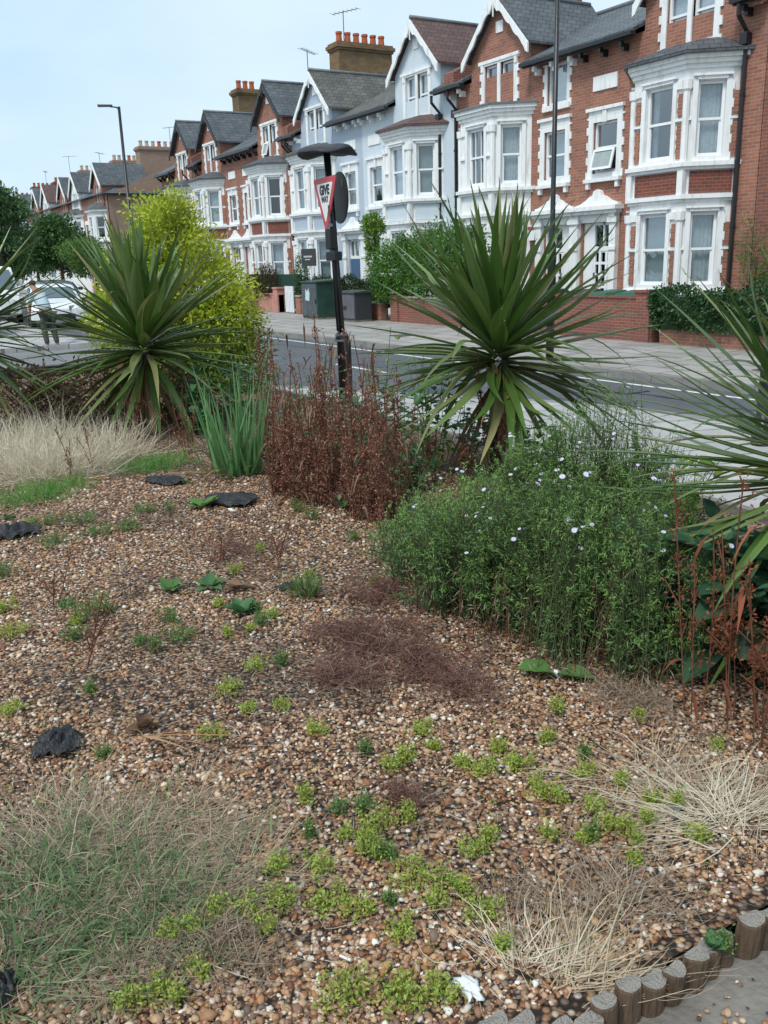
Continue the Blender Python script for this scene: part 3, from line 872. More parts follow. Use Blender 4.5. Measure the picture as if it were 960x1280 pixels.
    for (Pi, L, hs, i) in segs:
        for h in hs:
            a, b, z0, z1 = h
            dd = .035
            tr.pbox(Pi, a - .10, a, z0 - .1, z1 + .02, -dd, 0); tr.pbox(Pi, b, b + .10, z0 - .1, z1 + .02, -dd, 0)
            tr.pbox(Pi, a - .02, b + .02, z1 + .02, z1 + .08, -dd - .02, 0); tr.pbox(Pi, a - .1, b + .1, z1 + .08, z1 + .12, -dd - .05, 0)
            tr.pbox(Pi, a, b, z0 - .1, z0 - .002, -dd, 0)
            zm = (z0 + z1) / 2
            if i == 1:
                for s0, s1 in ((.02, a - .1), (b + .1, L - .02)):
                    tr.pbox(Pi, s0, s1, zm - .02, zm + .02, -.05, 0); tr.pbox(Pi, s0, s1, z1 - .12, z1 + .02, -.045, 0)
            elif i == 2:
                tr.pbox(Pi, b + .1, L, zm - .02, zm + .02, -.05, 0); tr.pbox(Pi, .02, a - .1, z1 - .12, z1 + .02, -.045, 0)
                tr.pbox(Pi, .02, a - .1, zm - .02, zm + .02, -.05, 0)
            if quoin and infill:
                if i == 2: teeth(tr, Pi, b + .10, 1, z0 - .1, z1, .02, .05, d0=-.035)
    for k in (1, 2):
        p = offpath(path, .0)[k]
        for z0, z1 in (FH, SH):
            tr.tube([(p[0], p[1], z0 - .1), (p[0], p[1], z1 - .15), (p[0], p[1], z1 - .14), (p[0], p[1], z1 + .02)], [.07, .07, .1, .11], 8)
        tr.box(p[0] - .07, p[0] + .07, p[1] - .08, p[1] + .02, 3.06, 3.52)
    tr.build('bay_mouldings', M['white'], bay_o)
    # brick spandrel between the storeys (slightly proud of the bay wall) and brick infill of the piers
    if spandrel:
        sp = MB()
        for (Pi, L, hs, i) in segs:
            sp.pbox(Pi, .13 if i else .02, L - (.13 if i < 2 else .02), 3.08, 3.50, -.022, 0)
        sp.build('spandrel', M[spandrel], bay_o)
    if infill:
        for (Pi, L, hs, i) in segs:
            for (z0, z1) in (FH, SH):
                zm = (z0 + z1) / 2
                rngs = [(.08, .19), (L - .19, L - .08)] if i == 1 else ([(.84 - .02, L)] if i == 2 else [(0, L - .84 + .02)])
                for a, b in rngs:
                    for za, zb_ in ((z0 - .02, zm - .05), (zm + .05, z1 - .2)):
                        fi = MB()
                        if i == 1:
                            k = 0; z = za
                            while z < zb_ - .02:
                                zz = min(z + .09, zb_); e_ = .015 if k % 2 else 0
                                fi.pbox(Pi, a - e_, b + e_, z, zz, -.024, -.001); z = zz; k += 1
                        else: fi.pbox(Pi, a, b, za, zb_, -.024, -.001)
                        fi.build('brick_pier', M['brick'], bay_o)
    n_ = 0
    for (Pi, L, hs, i) in segs:
        if (m_ > 0 and i == 0) or (m_ < 0 and i == 2):
            pass
        for j, h in enumerate(hs):
            key = 'b%d%d' % (j, {0: 0, 1: 1, 2: 2}[i] if m_ > 0 else {0: 2, 1: 1, 2: 0}[i])
            window(bay_o, Pi, *h, style=styles.get(key, 'sash'), cover=covers.get(key, ('net', 1.0) if (n_ % 3) else ('blind', 1.0)))
            n_ += 1
    # dim rooms behind the glass
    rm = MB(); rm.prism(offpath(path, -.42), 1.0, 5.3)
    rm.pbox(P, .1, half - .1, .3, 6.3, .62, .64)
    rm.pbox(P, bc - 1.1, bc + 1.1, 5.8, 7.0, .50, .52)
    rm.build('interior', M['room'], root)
    # bay roof
    br_ = MB()
    if flatbay:
        br_.prism(offpath(path, .19), 5.58, 5.63)
    else:
        lo = offpath(path, .24); top = 5.95
        hi = [(X(bc - .75), FY - .001), (X(bc - .45), FY - .22), (X(bc + .45), FY - .22), (X(bc + .75), FY - .001)]
        vs = [(x, y, 5.58) for x, y in lo] + [(x, y, 5.64) for x, y in lo] + [(x, y, top) for x, y in hi]
        br_.add(vs, [(0, 1, 2, 3), (0, 1, 5, 4), (1, 2, 6, 5), (2, 3, 7, 6), (3, 0, 4, 7), (4, 5, 9, 8), (5, 6, 10, 9), (6, 7, 11, 10), (8, 9, 10, 11)])
    br_.build('bay_roof', M['lead'] if flatbay else M[bayroof], root)
    # downpipe
    pu = pipe or half - .72
    dp = MB()
    dp.tube([P(pu, EZ - .12, -.34), P(pu, EZ - .3, -.34), P(pu, EZ - .55, -.07), P(pu, .3, -.07)], .042, 8)
    dp.pbox(P, pu - .08, pu + .08, EZ - .78, EZ - .58, -.17, -.02)
    for z in (1.2, 2.4, 3.6, 4.8): dp.tube([P(pu, z, -.07), P(pu, z + .06, -.07)], .056, 8)
    dp.build('downpipe', M['black'], root, smooth=False)
    return root

def chimney(root, cx, cy, lx, ly, z0, z1, pots, matn='brick_yellow', potm='pot', name='chimney', hh=.42):
    c = MB()
    c.box(cx - lx / 2, cx + lx / 2, cy - ly / 2, cy + ly / 2, z0, z1 - .25)
    c.box(cx - lx / 2 - .05, cx + lx / 2 + .05, cy - ly / 2 - .05, cy + ly / 2 + .05, z1 - .25, z1 - .17)
    c.box(cx - lx / 2 - .1, cx + lx / 2 + .1, cy - ly / 2 - .1, cy + ly / 2 + .1, z1 - .17, z1 - .05)
    c.box(cx - lx / 2 - .04, cx + lx / 2 + .04, cy - ly / 2 - .04, cy + ly / 2 + .04, z1 - .05, z1 + .03)
    co = c.build(name, M[matn], root)
    for i in range(pots):
        t = (i + .5) / pots
        px = cx + (lx - .1) * (t - .5) if lx > ly else cx
        py = cy + (ly - .1) * (t - .5) if ly >= lx else cy
        p = MB(); p.tube([(px, py, z1 + .02), (px, py, z1 + hh * .8), (px, py, z1 + hh * .82), (px, py, z1 + hh), (px, py, z1 + hh - .02)], [.13, .105, .13, .125, .07], 10)
        p.build('chimney_pot', M[potm] if not (potm == 'pot_pale' and i in (3,)) else M['pot'], co, smooth=False)
    return co

GRP = 'terraced houses facing the garden'
h1 = house(-16.77, 1, 4.93, 3.09, 'red brick house with brick-pierced white bay at the right end of the row', GRP, infill=True, pipe=4.5,
           covers={'b00': None, 'b01': ('blind', 1), 'b02': ('net', 1), 'b11': ('curtain', 1), 'b12': ('net', 1), 'f': None}, styles={'f': 'open', 'b01': 'sash'})
h2 = house(-16.77, -1, 4.91, 3.0, 'red brick house with a flat-topped plain white bay and white bargeboards', GRP, spandrel=None, flatbay=True, dz=-.38, gz=-.02,
           upper='window', pipe=4.86, covers={'b11': ('curtain', 1), 'b10': ('net', 1), 'f': ('blind', 1), 'g0': ('curtain', 1), 'g1': ('curtain', 1)}, styles={'b11': 'bars', 'g0': 'fixed'})
h3 = house(-26.92, 1, 5.24, 3.3, 'pale blue painted house with a brown tiled gable and white bay', GRP, wall='brick_blue2', spandrel='brick_blue2', quoin=False, roof='tile', bayroof='tile', gz=.22,
           covers={'b11': ('net', 1), 'b12': ('blind', 1)})
h4 = house(-26.92, -1, 5.24, 3.2, 'powder blue painted house with a grey slate gable beside the brown tiled one', GRP, wall='brick_blue', spandrel='brick_blue', quoin=False, roof='slate_old', bayroof='slate_old', door='door_blue', pipe=5.15,
           covers={'b11': ('curtain', 1), 'b10': ('curtain', .7)})
h5 = house(-37.42, 1, 5.24, 3.35, 'orange-red brick house with dark bargeboards next to the powder blue one', GRP, barge='dark', gz=.3, infill=True, covers={'b11': ('curtain', 1), 'b12': None}, styles={'g0': 'open'}, pipe=5.1)
h6 = house(-37.42, -1, 5.24, 3.1, 'brick house with dark bargeboards and dark slate gable, second from the street corner', GRP, barge='dark', gz=.15, infill=True, covers={'b10': None, 'b11': ('net', 1)})
h7 = house(-47.9, 1, 5.1, 3.6, 'end-of-row brick house with dark gable, nearest the street gap', GRP, barge='dark', gz=.25, infill=True)
chimney(h3, -32.2 + .0, 18.6, .75, 2.3, 7.3, 9.75, 6)
h3_ch = None
chimney(h6, -42.7, 18.3, .75, 1.1, 7.3, 9.85, 3)
chimney(h2, -21.75, 18.7, .75, 2.0, 7.3, 9.6, 4)
chimney(h1, -16.8, 20.2, .9, 2.2, 6.9, 9.6, 4)

# brick house at the right edge, front flush with the row
rn = empty('brick_house', (-9.5, FY, 0), 'weathered plain brick house front at the right edge, beside the black downpipe', 'house')
w = MB(); Pn = lambda u, z, d: (u, FY + d, z)
facewall(w, Pn, -11.82, -2, .1, 8.6, [(-11.0, -10.1, 1.55, 3.3), (-11.0, -10.1, 4.3, 5.9)])
w.quad((-11.82, FY, .1), (-11.82, 23, .1), (-11.82, 23, 8.6), (-11.82, FY, 8.6)); w.quad((-2, FY, .1), (-2, 23, .1), (-2, 23, 8.6), (-2, FY, 8.6))
w.build('wall', M['brick_old'], rn, fix=False)
rr = MB(); rr.add([(-11.9, FY - .2, 8.55), (-1.9, FY - .2, 8.55), (-1.9, 19.3, 10.2), (-11.9, 19.3, 10.2), (-11.9, 23.2, 8.55), (-1.9, 23.2, 8.55)], [(0, 1, 2, 3), (3, 2, 5, 4), (0, 3, 4), (1, 5, 2)])
rr.build('roof', M['slate'], rn, fix=False)
sr = MB()
for z0, z1 in ((1.55, 3.3), (4.3, 5.9)):
    sr.box(-11.14, -11.0, FY - .03, FY, z0, z1); sr.box(-10.1, -9.96, FY - .03, FY, z0, z1); sr.box(-11.2, -9.9, FY - .08, FY, z1, z1 + .16); sr.box(-11.2, -9.9, FY - .1, FY, z0 - .1, z0)
sr.build('window_surround', M['white'], rn)
for z0, z1 in ((1.55, 3.3), (4.3, 5.9)): window(rn, Pn, -11.0, -10.1, z0, z1, cover=('net', 1))
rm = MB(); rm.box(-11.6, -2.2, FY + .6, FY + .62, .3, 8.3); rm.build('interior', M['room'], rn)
cbm = MB()
pp_ = [(-11.25, FY - .012, 8.4), (-11.3, FY - .012, 6.2), (-11.27, FY - .012, 4), (-11.34, FY - .012, 1.2)]
cbm.tube(pp_, .014, 6); cbm.build('wall_cable', M['black'], rn)
bl = MB(); bl.tube([(-10.98, FY - .25, 3.55), (-10.8, FY - .25, 3.5), (-10.6, FY - .2, 3.52)], [.05, .03, .03], 8)
bl.build('wall_lamp_bracket', M['black'], rn)
# lacy black balcony rail below that window
bal = MB()
bal.box(-11.2, -9.9, FY - .32, FY - .29, 1.78, 1.81); bal.box(-11.2, -9.9, FY - .32, FY - .29, 1.5, 1.53)
for i in range(12):
    x = -11.2 + i * .115
    bal.tube([(x, FY - .305, 1.5), (x + .05, FY - .305, 1.65), (x, FY - .305, 1.8)], .009, 5)
    bal.tube([(x + .1, FY - .305, 1.5), (x + .05, FY - .305, 1.65), (x + .1, FY - .305, 1.8)], .009, 5)
bal.box(-11.2, -11.17, FY - .3, FY, 1.5, 1.53); bal.box(-9.93, -9.9, FY - .3, FY, 1.5, 1.53)
bal.build('window_guard', M['black'], rn)

# ---- far terrace beyond the side street: simpler houses, each one its own
def far_house(x1, m_, k, label, first=False, roofm='slate', potm='pot_pale'):
    """x1: centre of the pair; m_: hand"""
    c = x1; half = 5.0; bc = 3.1
    X = lambda u: c + m_ * u
    root = empty('terraced_house', (X(half / 2), FY, 0), label, 'house', 'terraced houses beyond the street gap')
    P = lambda u, z, d: (X(u), FY + d, z)
    w = MB(); facewall(w, P, 0, half, .1, 6.4, [(.5, 1.2, 3.75, 4.8)])
    for u in (0.004, half - .004):
        w.add([P(u, .1, 0), P(u, .1, 7.5), P(u, 6.3, 7.5), P(u, 7.9, 3.6), P(u, 6.3, 0)], [(0, 1, 2, 3, 4)])
    w.build('wall', M['brick_brown'] if k % 3 == 0 else M['brick'], root, fix=False)
    GP, GE, g_ = 8.25, 7.0, 1.2
    gb = MB(); gh = [(bc - .55, bc - .05, 6.0, 6.95), (bc + .05, bc + .55, 6.0, 6.95)]
    Pg = lambda u, z, d: (X(u), FY - .1 + d, z)
    facewall(gb, Pg, bc - g_, bc + g_, 5.8, GE, gh); gb.quad(Pg(bc - g_, GE, 0), Pg(bc + g_, GE, 0), Pg(bc, GP, 0))
    for s in (-1, 1): gb.quad(Pg(bc + s * g_, 5.8, 0), Pg(bc + s * g_, 5.8, 2.6), Pg(bc + s * g_, GE, 2.6), Pg(bc + s * g_, GE, 0))
    gb.build('gable', M['white'] if k % 2 else M['brick'], root, fix=False)
    gr = MB(); sl = (GP - GE) / g_
    for s in (-1, 1):
        a = (X(bc), FY - .25, GP + .05); b = (X(bc + s * (g_ + .15)), FY - .25, GE - sl * .15 + .05)
        pts = [a, b, (b[0], b[1] + 3, b[2]), (a[0], a[1] + 3.2, a[2])]
        gr.add([*pts, *[(p[0], p[1], p[2] + .06) for p in pts]], [(0, 1, 2, 3), (4, 5, 6, 7), (0, 1, 5, 4), (1, 2, 6, 5), (2, 3, 7, 6), (3, 0, 4, 7)])
    gr.build('gable_roof', M[roofm], root)
    bb = MB()
    for s in (-1, 1):
        a = (X(bc), FY - .3, GP + .06); b = (X(bc + s * (g_ + .15)), FY - .3, GE - sl * .15 + .06)
        bb.extr([a, b, (b[0], b[1], b[2] - .24), (a[0], a[1], a[2] - .3)], (0, .045, 0))
    bb.build('bargeboard', M['white'], root)
    mr = MB(); hip = first
    xa, xb = X(0), X(half)
    for (y0, z0, y1, z1) in ((FY - .3, 6.4, 19.1, 7.9), (19.1, 7.9, 23.2, 6.3)):
        xb1 = xb - m_ * (3.2 if hip and y0 < 16 else 0); xb2 = xb - m_ * (3.2 if hip and y0 > 16 else 0)
        pts = [(xa, y0, z0), (xb if y0 < 16 else xb1 if False else (xb - m_ * 3.2 if hip else xb), y0, z0), ((xb - m_ * 3.2 if hip else xb) if y0 < 16 else xb, y1, z1), (xa, y1, z1)]
        mr.add([*pts, *[(p[0], p[1], p[2] + .07) for p in pts]], [(0, 1, 2, 3), (4, 5, 6, 7), (0, 1, 5, 4), (1, 2, 6, 5), (2, 3, 7, 6), (3, 0, 4, 7)])
    if hip:
        hh = m_ * .25
        mr.quad((xb + hh, FY - .3, 6.4), (xb + hh, 23.2, 6.4), (xb - m_ * 3.2, 19.1, 7.97))
        mr.quad((xb + hh, FY - .3, 6.4), (xb - m_ * 3.2, 19.1, 7.97), (xb - m_ * 3.2, FY - .3, 6.47))
    mo = mr.build('roof', M[roofm], root)
    path = [(X(bc - 1.25), FY), (X(bc - .65), FY - .75), (X(bc + .65), FY - .75), (X(bc + 1.25), FY)]
    bw = MB(); segs = []
    for i in range(3):
        A = Vector(path[i]); B = Vector(path[i + 1]); L = (B - A).length; t = (B - A) / L; nin = Vector((-t.y, t.x))
        if nin.y < 0: nin = -nin
        Pi = (lambda A, t, nin: (lambda u, z, d: (A.x + t.x * u + nin.x * d, A.y + t.y * u + nin.y * d, z)))(A, t, nin)
        a, b = (.28, L - .28) if i == 1 else (.2, L - .2)
        hs = [(a, b, 1.3, 2.7), (a, b, 3.8, 5.1)]; facewall(bw, Pi, 0, L, .1, 5.4, hs); segs.append((Pi, hs))
    bo = bw.build('bay', M['white'], root, fix=False)
    t_ = MB()
    for o_, z0, z1 in ((.1, 2.95, 3.06), (.12, 3.55, 3.65), (.14, 5.4, 5.55)): t_.prism(offpath(path, o_), z0, z1)
    t_.build('bay_mouldings', M['white'], bo)
    for Pi, hs in segs:
        for h in hs: window(bo, Pi, *h, cover=('net', 1) if k % 2 else None)
    for h in gh: window(root, Pg, *h, cover=('net', 1))
    window(root, P, .5, 1.2, 3.75, 4.8)
    s_ = MB(); s_.pbox(P, .35, .5, 3.6, 4.95, -.03, 0); s_.pbox(P, 1.2, 1.35, 3.6, 4.95, -.03, 0); s_.pbox(P, .3, 1.4, 4.8, 5.05, -.05, 0); s_.pbox(P, .3, 1.4, 3.55, 3.75, -.06, 0)
    s_.pbox(P, 0, 1.4, 2.8, 3.05, -.2, 0); s_.pbox(P, 1.2, 1.4, .1, 2.8, -.1, 0)
    s_.build('window_surround', M['white'], root)
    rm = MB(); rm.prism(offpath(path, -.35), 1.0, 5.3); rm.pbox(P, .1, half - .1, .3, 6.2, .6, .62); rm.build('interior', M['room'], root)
    lo = offpath(path, .22); hi = [(X(bc - .8), FY - .1), (X(bc - .45), FY - .3), (X(bc + .45), FY - .3), (X(bc + .8), FY - .1)]
    b_ = MB(); b_.add([(x, y, 5.55) for x, y in lo] + [(x, y, 5.95) for x, y in hi], [(0, 1, 5, 4), (1, 2, 6, 5), (2, 3, 7, 6), (0, 1, 2, 3), (4, 5, 6, 7)])
    b_.build('bay_roof', M['slate'], root)
    return root
FX0 = -58.6
ORD = ['corner', 'second', 'third', 'fourth', 'fifth', 'sixth', 'seventh', 'eighth', 'ninth', 'tenth']
far = []
for k in range(10):
    pair = FX0 - 5.0 - 10.0 * (k // 2)
    m_ = 1 if k % 2 == 0 else -1
    lab = ('hip-roofed brown brick corner house with a skylight, beyond the street gap' if k == 0 else
           '%s house of the far terrace, counted leftwards from its hipped corner, with white bargeboards' % ORD[k])
    far.append(far_house(pair, m_, k, lab, first=(k == 0), roofm='tile' if k in (3,) else 'slate'))
# corner flank details
c0 = far[0]
fl_ = MB(); fl_.box(FX0 - .2, FX0 + .02, FY, 23, .1, 6.38); fl_.build('flank_wall', M['brick_brown'], c0)
sk = MB(); 
def HP(u, v, d=0):  # on the hip slope: u along y, v up the slope
    y = 19.1 + u; x = FX0 + .25 - (3.45) * v; z = 6.4 + 1.57 * v + d
    return (x, y, z)
sk.add([HP(-.1, .25, .09), HP(1.1, .25, .09), HP(.9, .5, .09), HP(-.1, .5, .09), HP(-.1, .25, .0), HP(1.1, .25, .0), HP(.9, .5, .0), HP(-.1, .5, .0)],
       [(0, 1, 2, 3), (4, 5, 6, 7), (0, 1, 5, 4), (1, 2, 6, 5), (2, 3, 7, 6), (3, 0, 4, 7)])
sko = sk.build('skylight', M['white_frame'], c0)
s2 = MB(); s2.add([HP(.02, .29, .1), HP(.95, .29, .1), HP(.8, .46, .1), HP(.02, .46, .1)], [(0, 1, 2, 3)]); s2.build('pane', M['blind'], sko, fix=False)
gtt = MB(); gtt.box(FX0 + .2, FX0 + .3, FY - .3, 23.2, 6.32, 6.4); gtt.build('gutter', M['black'], c0)
wp = MB(); wp.tube([(FX0 + .06, 18.2, 5.3), (FX0 + .06, 20.6, 5.1)], .04, 6); wp.build('waste_pipe', M['white'], c0)
chimney(far[0], -62.2, 20.0, .9, 2.6, 7.0, 9.55, 6, 'brick_brown', 'pot_pale')
chimney(far[2], -68.7, 20.0, .9, 2.6, 7.3, 9.35, 7, 'brick_brown', 'pot_pale')
chimney(far[4], -78.7, 20.0, .9, 2.6, 7.3, 9.6, 6, 'brick_brown', 'pot_pale')
chimney(far[6], -88.7, 20.0, .9, 2.6, 7.3, 9.55, 6, 'brick_dark', 'pot')
chimney(far[8], -98.7, 20.0, .9, 2.6, 7.3, 9.9, 6, 'brick_dark', 'pot')
chimney(far[9], -108.7, 20.0, .9, 2.6, 7.3, 9.7, 5, 'brick_dark', 'pot')
# television aerials
def aerial(host, x, y, z0, z1, rot=0):
    a = MB(); a.tube([(x, y, z0), (x, y, z1)], .018, 5)
    dx, dy = math.cos(rot), math.sin(rot)
    a.tube([(x - dx * .5, y - dy * .5, z1 - .05), (x + dx * .7, y + dy * .7, z1 - .05)], .012, 5)
    for k in range(7):
        t = -.5 + k * .2
        a.tube([(x + dx * t + dy * .16, y + dy * t - dx * .16, z1 - .05), (x + dx * t - dy * .16, y + dy * t + dx * .16, z1 - .05)], .008, 4)
    a.build('aerial', M['lead'], host)
aerial(h3, -32.2, 17.9, 9.7, 10.9, .4)
aerial(h5, -34.5, 17.5, 8.3, 10.0, 2.2)
aerial(far[0], -62.2, 21.0, 9.6, 10.9, .6)
aerial(far[3], -73, 19, 7.8, 10.4, 2.4)
aerial(far[5], -83, 19, 7.8, 11.2, .9)
aerial(far[7], -93, 19, 7.8, 10.9, 2.8)

for r_ in [h1, h2, h3, h4, h5, h6, h7, rn] + far: set_house(r_)
# ------------------------------------------------------------------ leaves for hedges and trees
M['ivy'] = leafmat('ivy_leaves', [(.022, .055, .022), (.035, .09, .03), (.055, .13, .04), (.03, .075, .03)], .4, .15)
M['hedge'] = leafmat('hedge_leaves', [(.04, .11, .016), (.075, .19, .03), (.12, .27, .04), (.06, .15, .022)], .5, .25)
M['hedge_dark'] = leafmat('dark_hedge_leaves', [(.015, .035, .012), (.03, .06, .02), (.045, .085, .028)], .5, .15)
M['climber'] = leafmat('climber_leaves', [(.10, .2, .02), (.16, .27, .03), (.22, .33, .05)], .5, .35)
M['gold'] = leafmat('golden_privet_leaves', [(.25, .36, .03), (.44, .52, .05), (.62, .63, .08), (.33, .45, .04), (.52, .57, .06)], .45, .35, noise=.25)
M['gold_low'] = leafmat('green_privet_leaves', [(.08, .17, .02), (.14, .25, .03), (.26, .34, .04), (.07, .14, .02)], .45, .3, noise=.2)
M['tree_a'] = leafmat('tree_leaves', [(.04, .095, .03), (.06, .14, .04), (.095, .19, .05), (.03, .07, .025)], .5, .3, noise=.25)
M['tree_b'] = leafmat('dark_tree_leaves', [(.045, .10, .04), (.08, .16, .06), (.12, .22, .08)], .45, .2, noise=.2)
M['tree_c'] = leafmat('light_tree_leaves', [(.08, .16, .04), (.12, .23, .05), (.17, .28, .07)], .5, .35, noise=.2)
M['shrub_brown'] = leafmat('brownish_shrub_leaves', [(.06, .05, .025), (.10, .07, .035), (.05, .07, .025), (.13, .09, .05)], .7, .2)
M['bark'] = mat('bark', (.11, .085, .065), .9, .2, bump=.6, bscale=14, var=.4, vscale=6)
M['stem_green'] = mat('green_stem', (.10, .16, .05), .6, .3)
M['stem_brown'] = mat('brown_stem', (.16, .10, .06), .8, .2)

def blobcloud(blobs, n, r=rng, shell=.55):
    """points and outward directions spread through several ellipsoid clumps; blobs (cx,cy,cz,rx,ry,rz)"""
    B = np.array(blobs, float)
    vol = (B[:, 3] * B[:, 4] * B[:, 5]) ** .75
    k = r.choice(len(B), n, p=vol / vol.sum())
    d = rand_dirs(n, r=r)
    rr = (shell + (1 - shell) * r.random(n) ** .6) * (1 + .13 * r.standard_normal(n))
    # lumpiness
    lump = 1 + .16 * np.sin(d[:, 0] * 7 + k) * np.cos(d[:, 1] * 6 + k * 2) + .10 * np.sin(d[:, 2] * 9 + k * 3)
    P = B[k, :3] + d * B[k, 3:] * (rr * lump)[:, None]
    return P, d
def foliage(name, blobs, n, ls, m, parent=None, zmin=None, asp=.5, shell=.55, up=.25):
    P, d = blobcloud(blobs, n, shell=shell)
    if zmin is not None:
        k = P[:, 2] > zmin; P, d = P[k], d[k]
    dd = nrm(d + rand_dirs(len(P)) * .9 + np.array([0, 0, up]))
    L = ls * rng.uniform(.6, 1.3, len(P))
    V, Q = leaves(P, dd, L, L * asp)
    return np_obj(name, V, Q, m, parent)
def tree(x, y, h, cr, label, m, n=9000, ls=.13, trunk_r=.14, crown_z=.55, lean=(0, 0), nb=9, group=None, zlow=None, seed=1, cat_='tree', name='street_tree'):
    r = np.random.default_rng(seed)
    root = empty(name, (x, y, .1), label, cat_, group)
    tz = h * crown_z
    t = MB(); pts = [(0, 0, -.1), (lean[0] * .3, lean[1] * .3, tz * .4), (lean[0] * .6, lean[1] * .6, tz * .8), (lean[0], lean[1], h * .75)]
    t.tube(pts, [trunk_r, trunk_r * .8, trunk_r * .6, trunk_r * .2], 8)
    blobs = []
    for i in range(nb):
        a = i * 2.4 + r.uniform(-.3, .3); q = r.uniform(.15, .75) * cr; z = r.uniform(zlow if zlow else tz * .85, h - cr * .25)
        c = (lean[0] + q * math.cos(a), lean[1] + q * math.sin(a), z)
        s = r.uniform(.38, .6) * cr
        blobs.append((*c, s, s, s * r.uniform(.6, .85)))
        t.tube([(lean[0] * .6, lean[1] * .6, tz * .7), ((c[0] + lean[0]) / 2, (c[1] + lean[1]) / 2, (tz * .8 + c[2]) / 2), c], [trunk_r * .35, trunk_r * .22, trunk_r * .08], 5)
    t.build('trunk', M['bark'], root, world=False, smooth=True, fix=False)
    foliage('crown', blobs, n, ls, m, root, shell=.25)
    return root

# ------------------------------------------------------------------ front garden walls, hedges, bins
def wall_run(name, label, x0, x1, y, z1, m, group=None, cop='stone', th=.22, piers=(), ph=.12, z0=.1):
    r_ = empty(name, ((x0 + x1) / 2, y, z0), label, 'wall', group)
    b = MB(); b.box(x0, x1, y, y + th, z0, z1); b.build('brickwork', m, r_)
    c = MB(); c.box(x0 - .01, x1 + .01, y - .03, y + th + .03, z1, z1 + .06); c.build('coping', M[cop], r_, bevel=.01)
    for px in piers:
        p = MB(); p.box(px - .2, px + .2, y - .06, y + th + .06, z0, z1 + ph); po = p.build('pier', m, r_)
        q = MB(); q.box(px - .23, px + .23, y - .09, y + th + .09, z1 + ph, z1 + ph + .07); q.build('pier_cap', M[cop], po, bevel=.01)
    return r_
GW_ = 'front garden walls along the far pavement'
wall_run('garden_wall', 'low red brick wall with pale coping under the ivy hedge', -13.4, 2, 14.8, .50, M['brick'], GW_)
wall_run('garden_wall', 'taller weathered brick wall with end pier in front of the wheeled bins', -18.6, -13.62, 14.78, 1.02, M['brick_old'], GW_, cop='brick_dark', piers=(-13.85,))
wall_run('garden_wall', 'red brick wall below the big bushy green hedge', -24.2, -19.7, 14.8, .85, M['brick_old'], GW_, piers=(-24.0, -19.9))
wall_run('garden_wall', 'short brick wall behind the two street cabinets', -31.0, -24.9, 14.8, .62, M['brick'], GW_, piers=(-30.8,))
wall_run('garden_wall', 'pink rendered wall with piers below the brown shrub', -37.4, -32.6, 14.8, .78, M['brick_pink'], GW_, cop='brick_pink', piers=(-37.2, -34.9, -32.8), ph=.22)
wall_run('garden_wall', 'pale brick wall at the far end of the row by the street corner', -47.8, -38.2, 14.8, .8, M['brick_brown'], GW_, piers=(-47.6, -43, -38.4))
# gate, steps
gt = empty('garden_gate', (-31.7, 14.9, .12), 'white wooden gate between the pink wall and the short brick wall', 'gate')
b = MB(); b.box(-32.1, -31.4, 14.88, 14.92, .2, .3); b.box(-32.1, -31.4, 14.88, 14.92, .9, 1.0); b.build('gate_rail', M['white_frame'], gt)
for i in range(6):
    b = MB(); b.box(-32.1 + i * .125, -32.1 + i * .125 + .08, 14.84, 14.879, .15, 1.12); b.build('gate_paling', M['white_frame'], gt)
# ivy hedge on the low wall
def hedge_box(name, label, x0, x1, y0, y1, z0, z1, m, n, ls, cat_='hedge', group=None):
    root = empty(name, ((x0 + x1) / 2, (y0 + y1) / 2, z0), label, cat_, group)
    cx, cy = (x0 + x1) / 2, (y0 + y1) / 2
    # points on a lumpy box
    f = rng.random(n)
    X_ = rng.uniform(x0, x1, n); Y_ = rng.uniform(y0, y1, n); Z_ = rng.uniform(z0, z1, n)
    D = np.zeros((n, 3))
    a = f < .5; Y_[a] = y0 + rng.random(a.sum()) * .12; D[a, 1] = -1
    b_ = (f >= .5) & (f < .85); Z_[b_] = z1 - rng.random(b_.sum()) * .12; D[b_, 2] = 1
    c_ = f >= .85; X_[c_] = np.where(rng.random(c_.sum()) < .5, x1 - rng.random(c_.sum()) * .1, x0 + rng.random(c_.sum()) * .1); D[c_, 0] = np.where(X_[c_] > cx, 1, -1)
    bump = .09 * np.sin(X_ * 3.1 + Z_ * 4) + .06 * np.sin(X_ * 7.3 + 1) + .04 * np.sin(Z_ * 9)
    P = np.stack([X_, Y_, Z_], 1) + D * (bump + .05 * rng.standard_normal(n))[:, None]
    P -= np.array([cx, cy, z0])
    L = ls * rng.uniform(.6, 1.3, n)
    V, Q = leaves(P, nrm(D + rand_dirs(n) * .8), L, L * .6)
    np_obj('foliage', V, Q, m, root)
    core = MB(); core.box(x0 + .12, x1 - .12, y0 + .12, y1 - .1, z0, z1 - .14); core.build('branches', M['hedge_dark'], root)
    return root
hedge_box('ivy_hedge', 'dark glossy ivy hedge on top of the low brick wall', -13.55, 0, 14.62, 15.15, .42, 1.22, M['ivy'], 26000, .075)
hedge_box('clipped_hedge', 'low dark clipped hedge behind the street cabinets', -31.3, -24.6, 15.0, 15.35, .5, 1.38, M['hedge_dark'], 9000, .07)
bh = empty('privet_hedge', (-22.3, 14.9, .12), 'tall bushy bright green hedge in front of the white bays', 'hedge')
foliage('foliage', [(-2.4, .1, 1.3, 1.0, .45, .9), (-1.4, .1, 1.6, 1.2, .5, 1.0), (0, .1, 1.65, 1.3, .5, 1.0), (1.4, .1, 1.7, 1.2, .5, 1.05), (2.2, .1, 1.35, .7, .45, .9)], 22000, .10, M['hedge'], bh, zmin=.6, shell=.6)
b = MB()
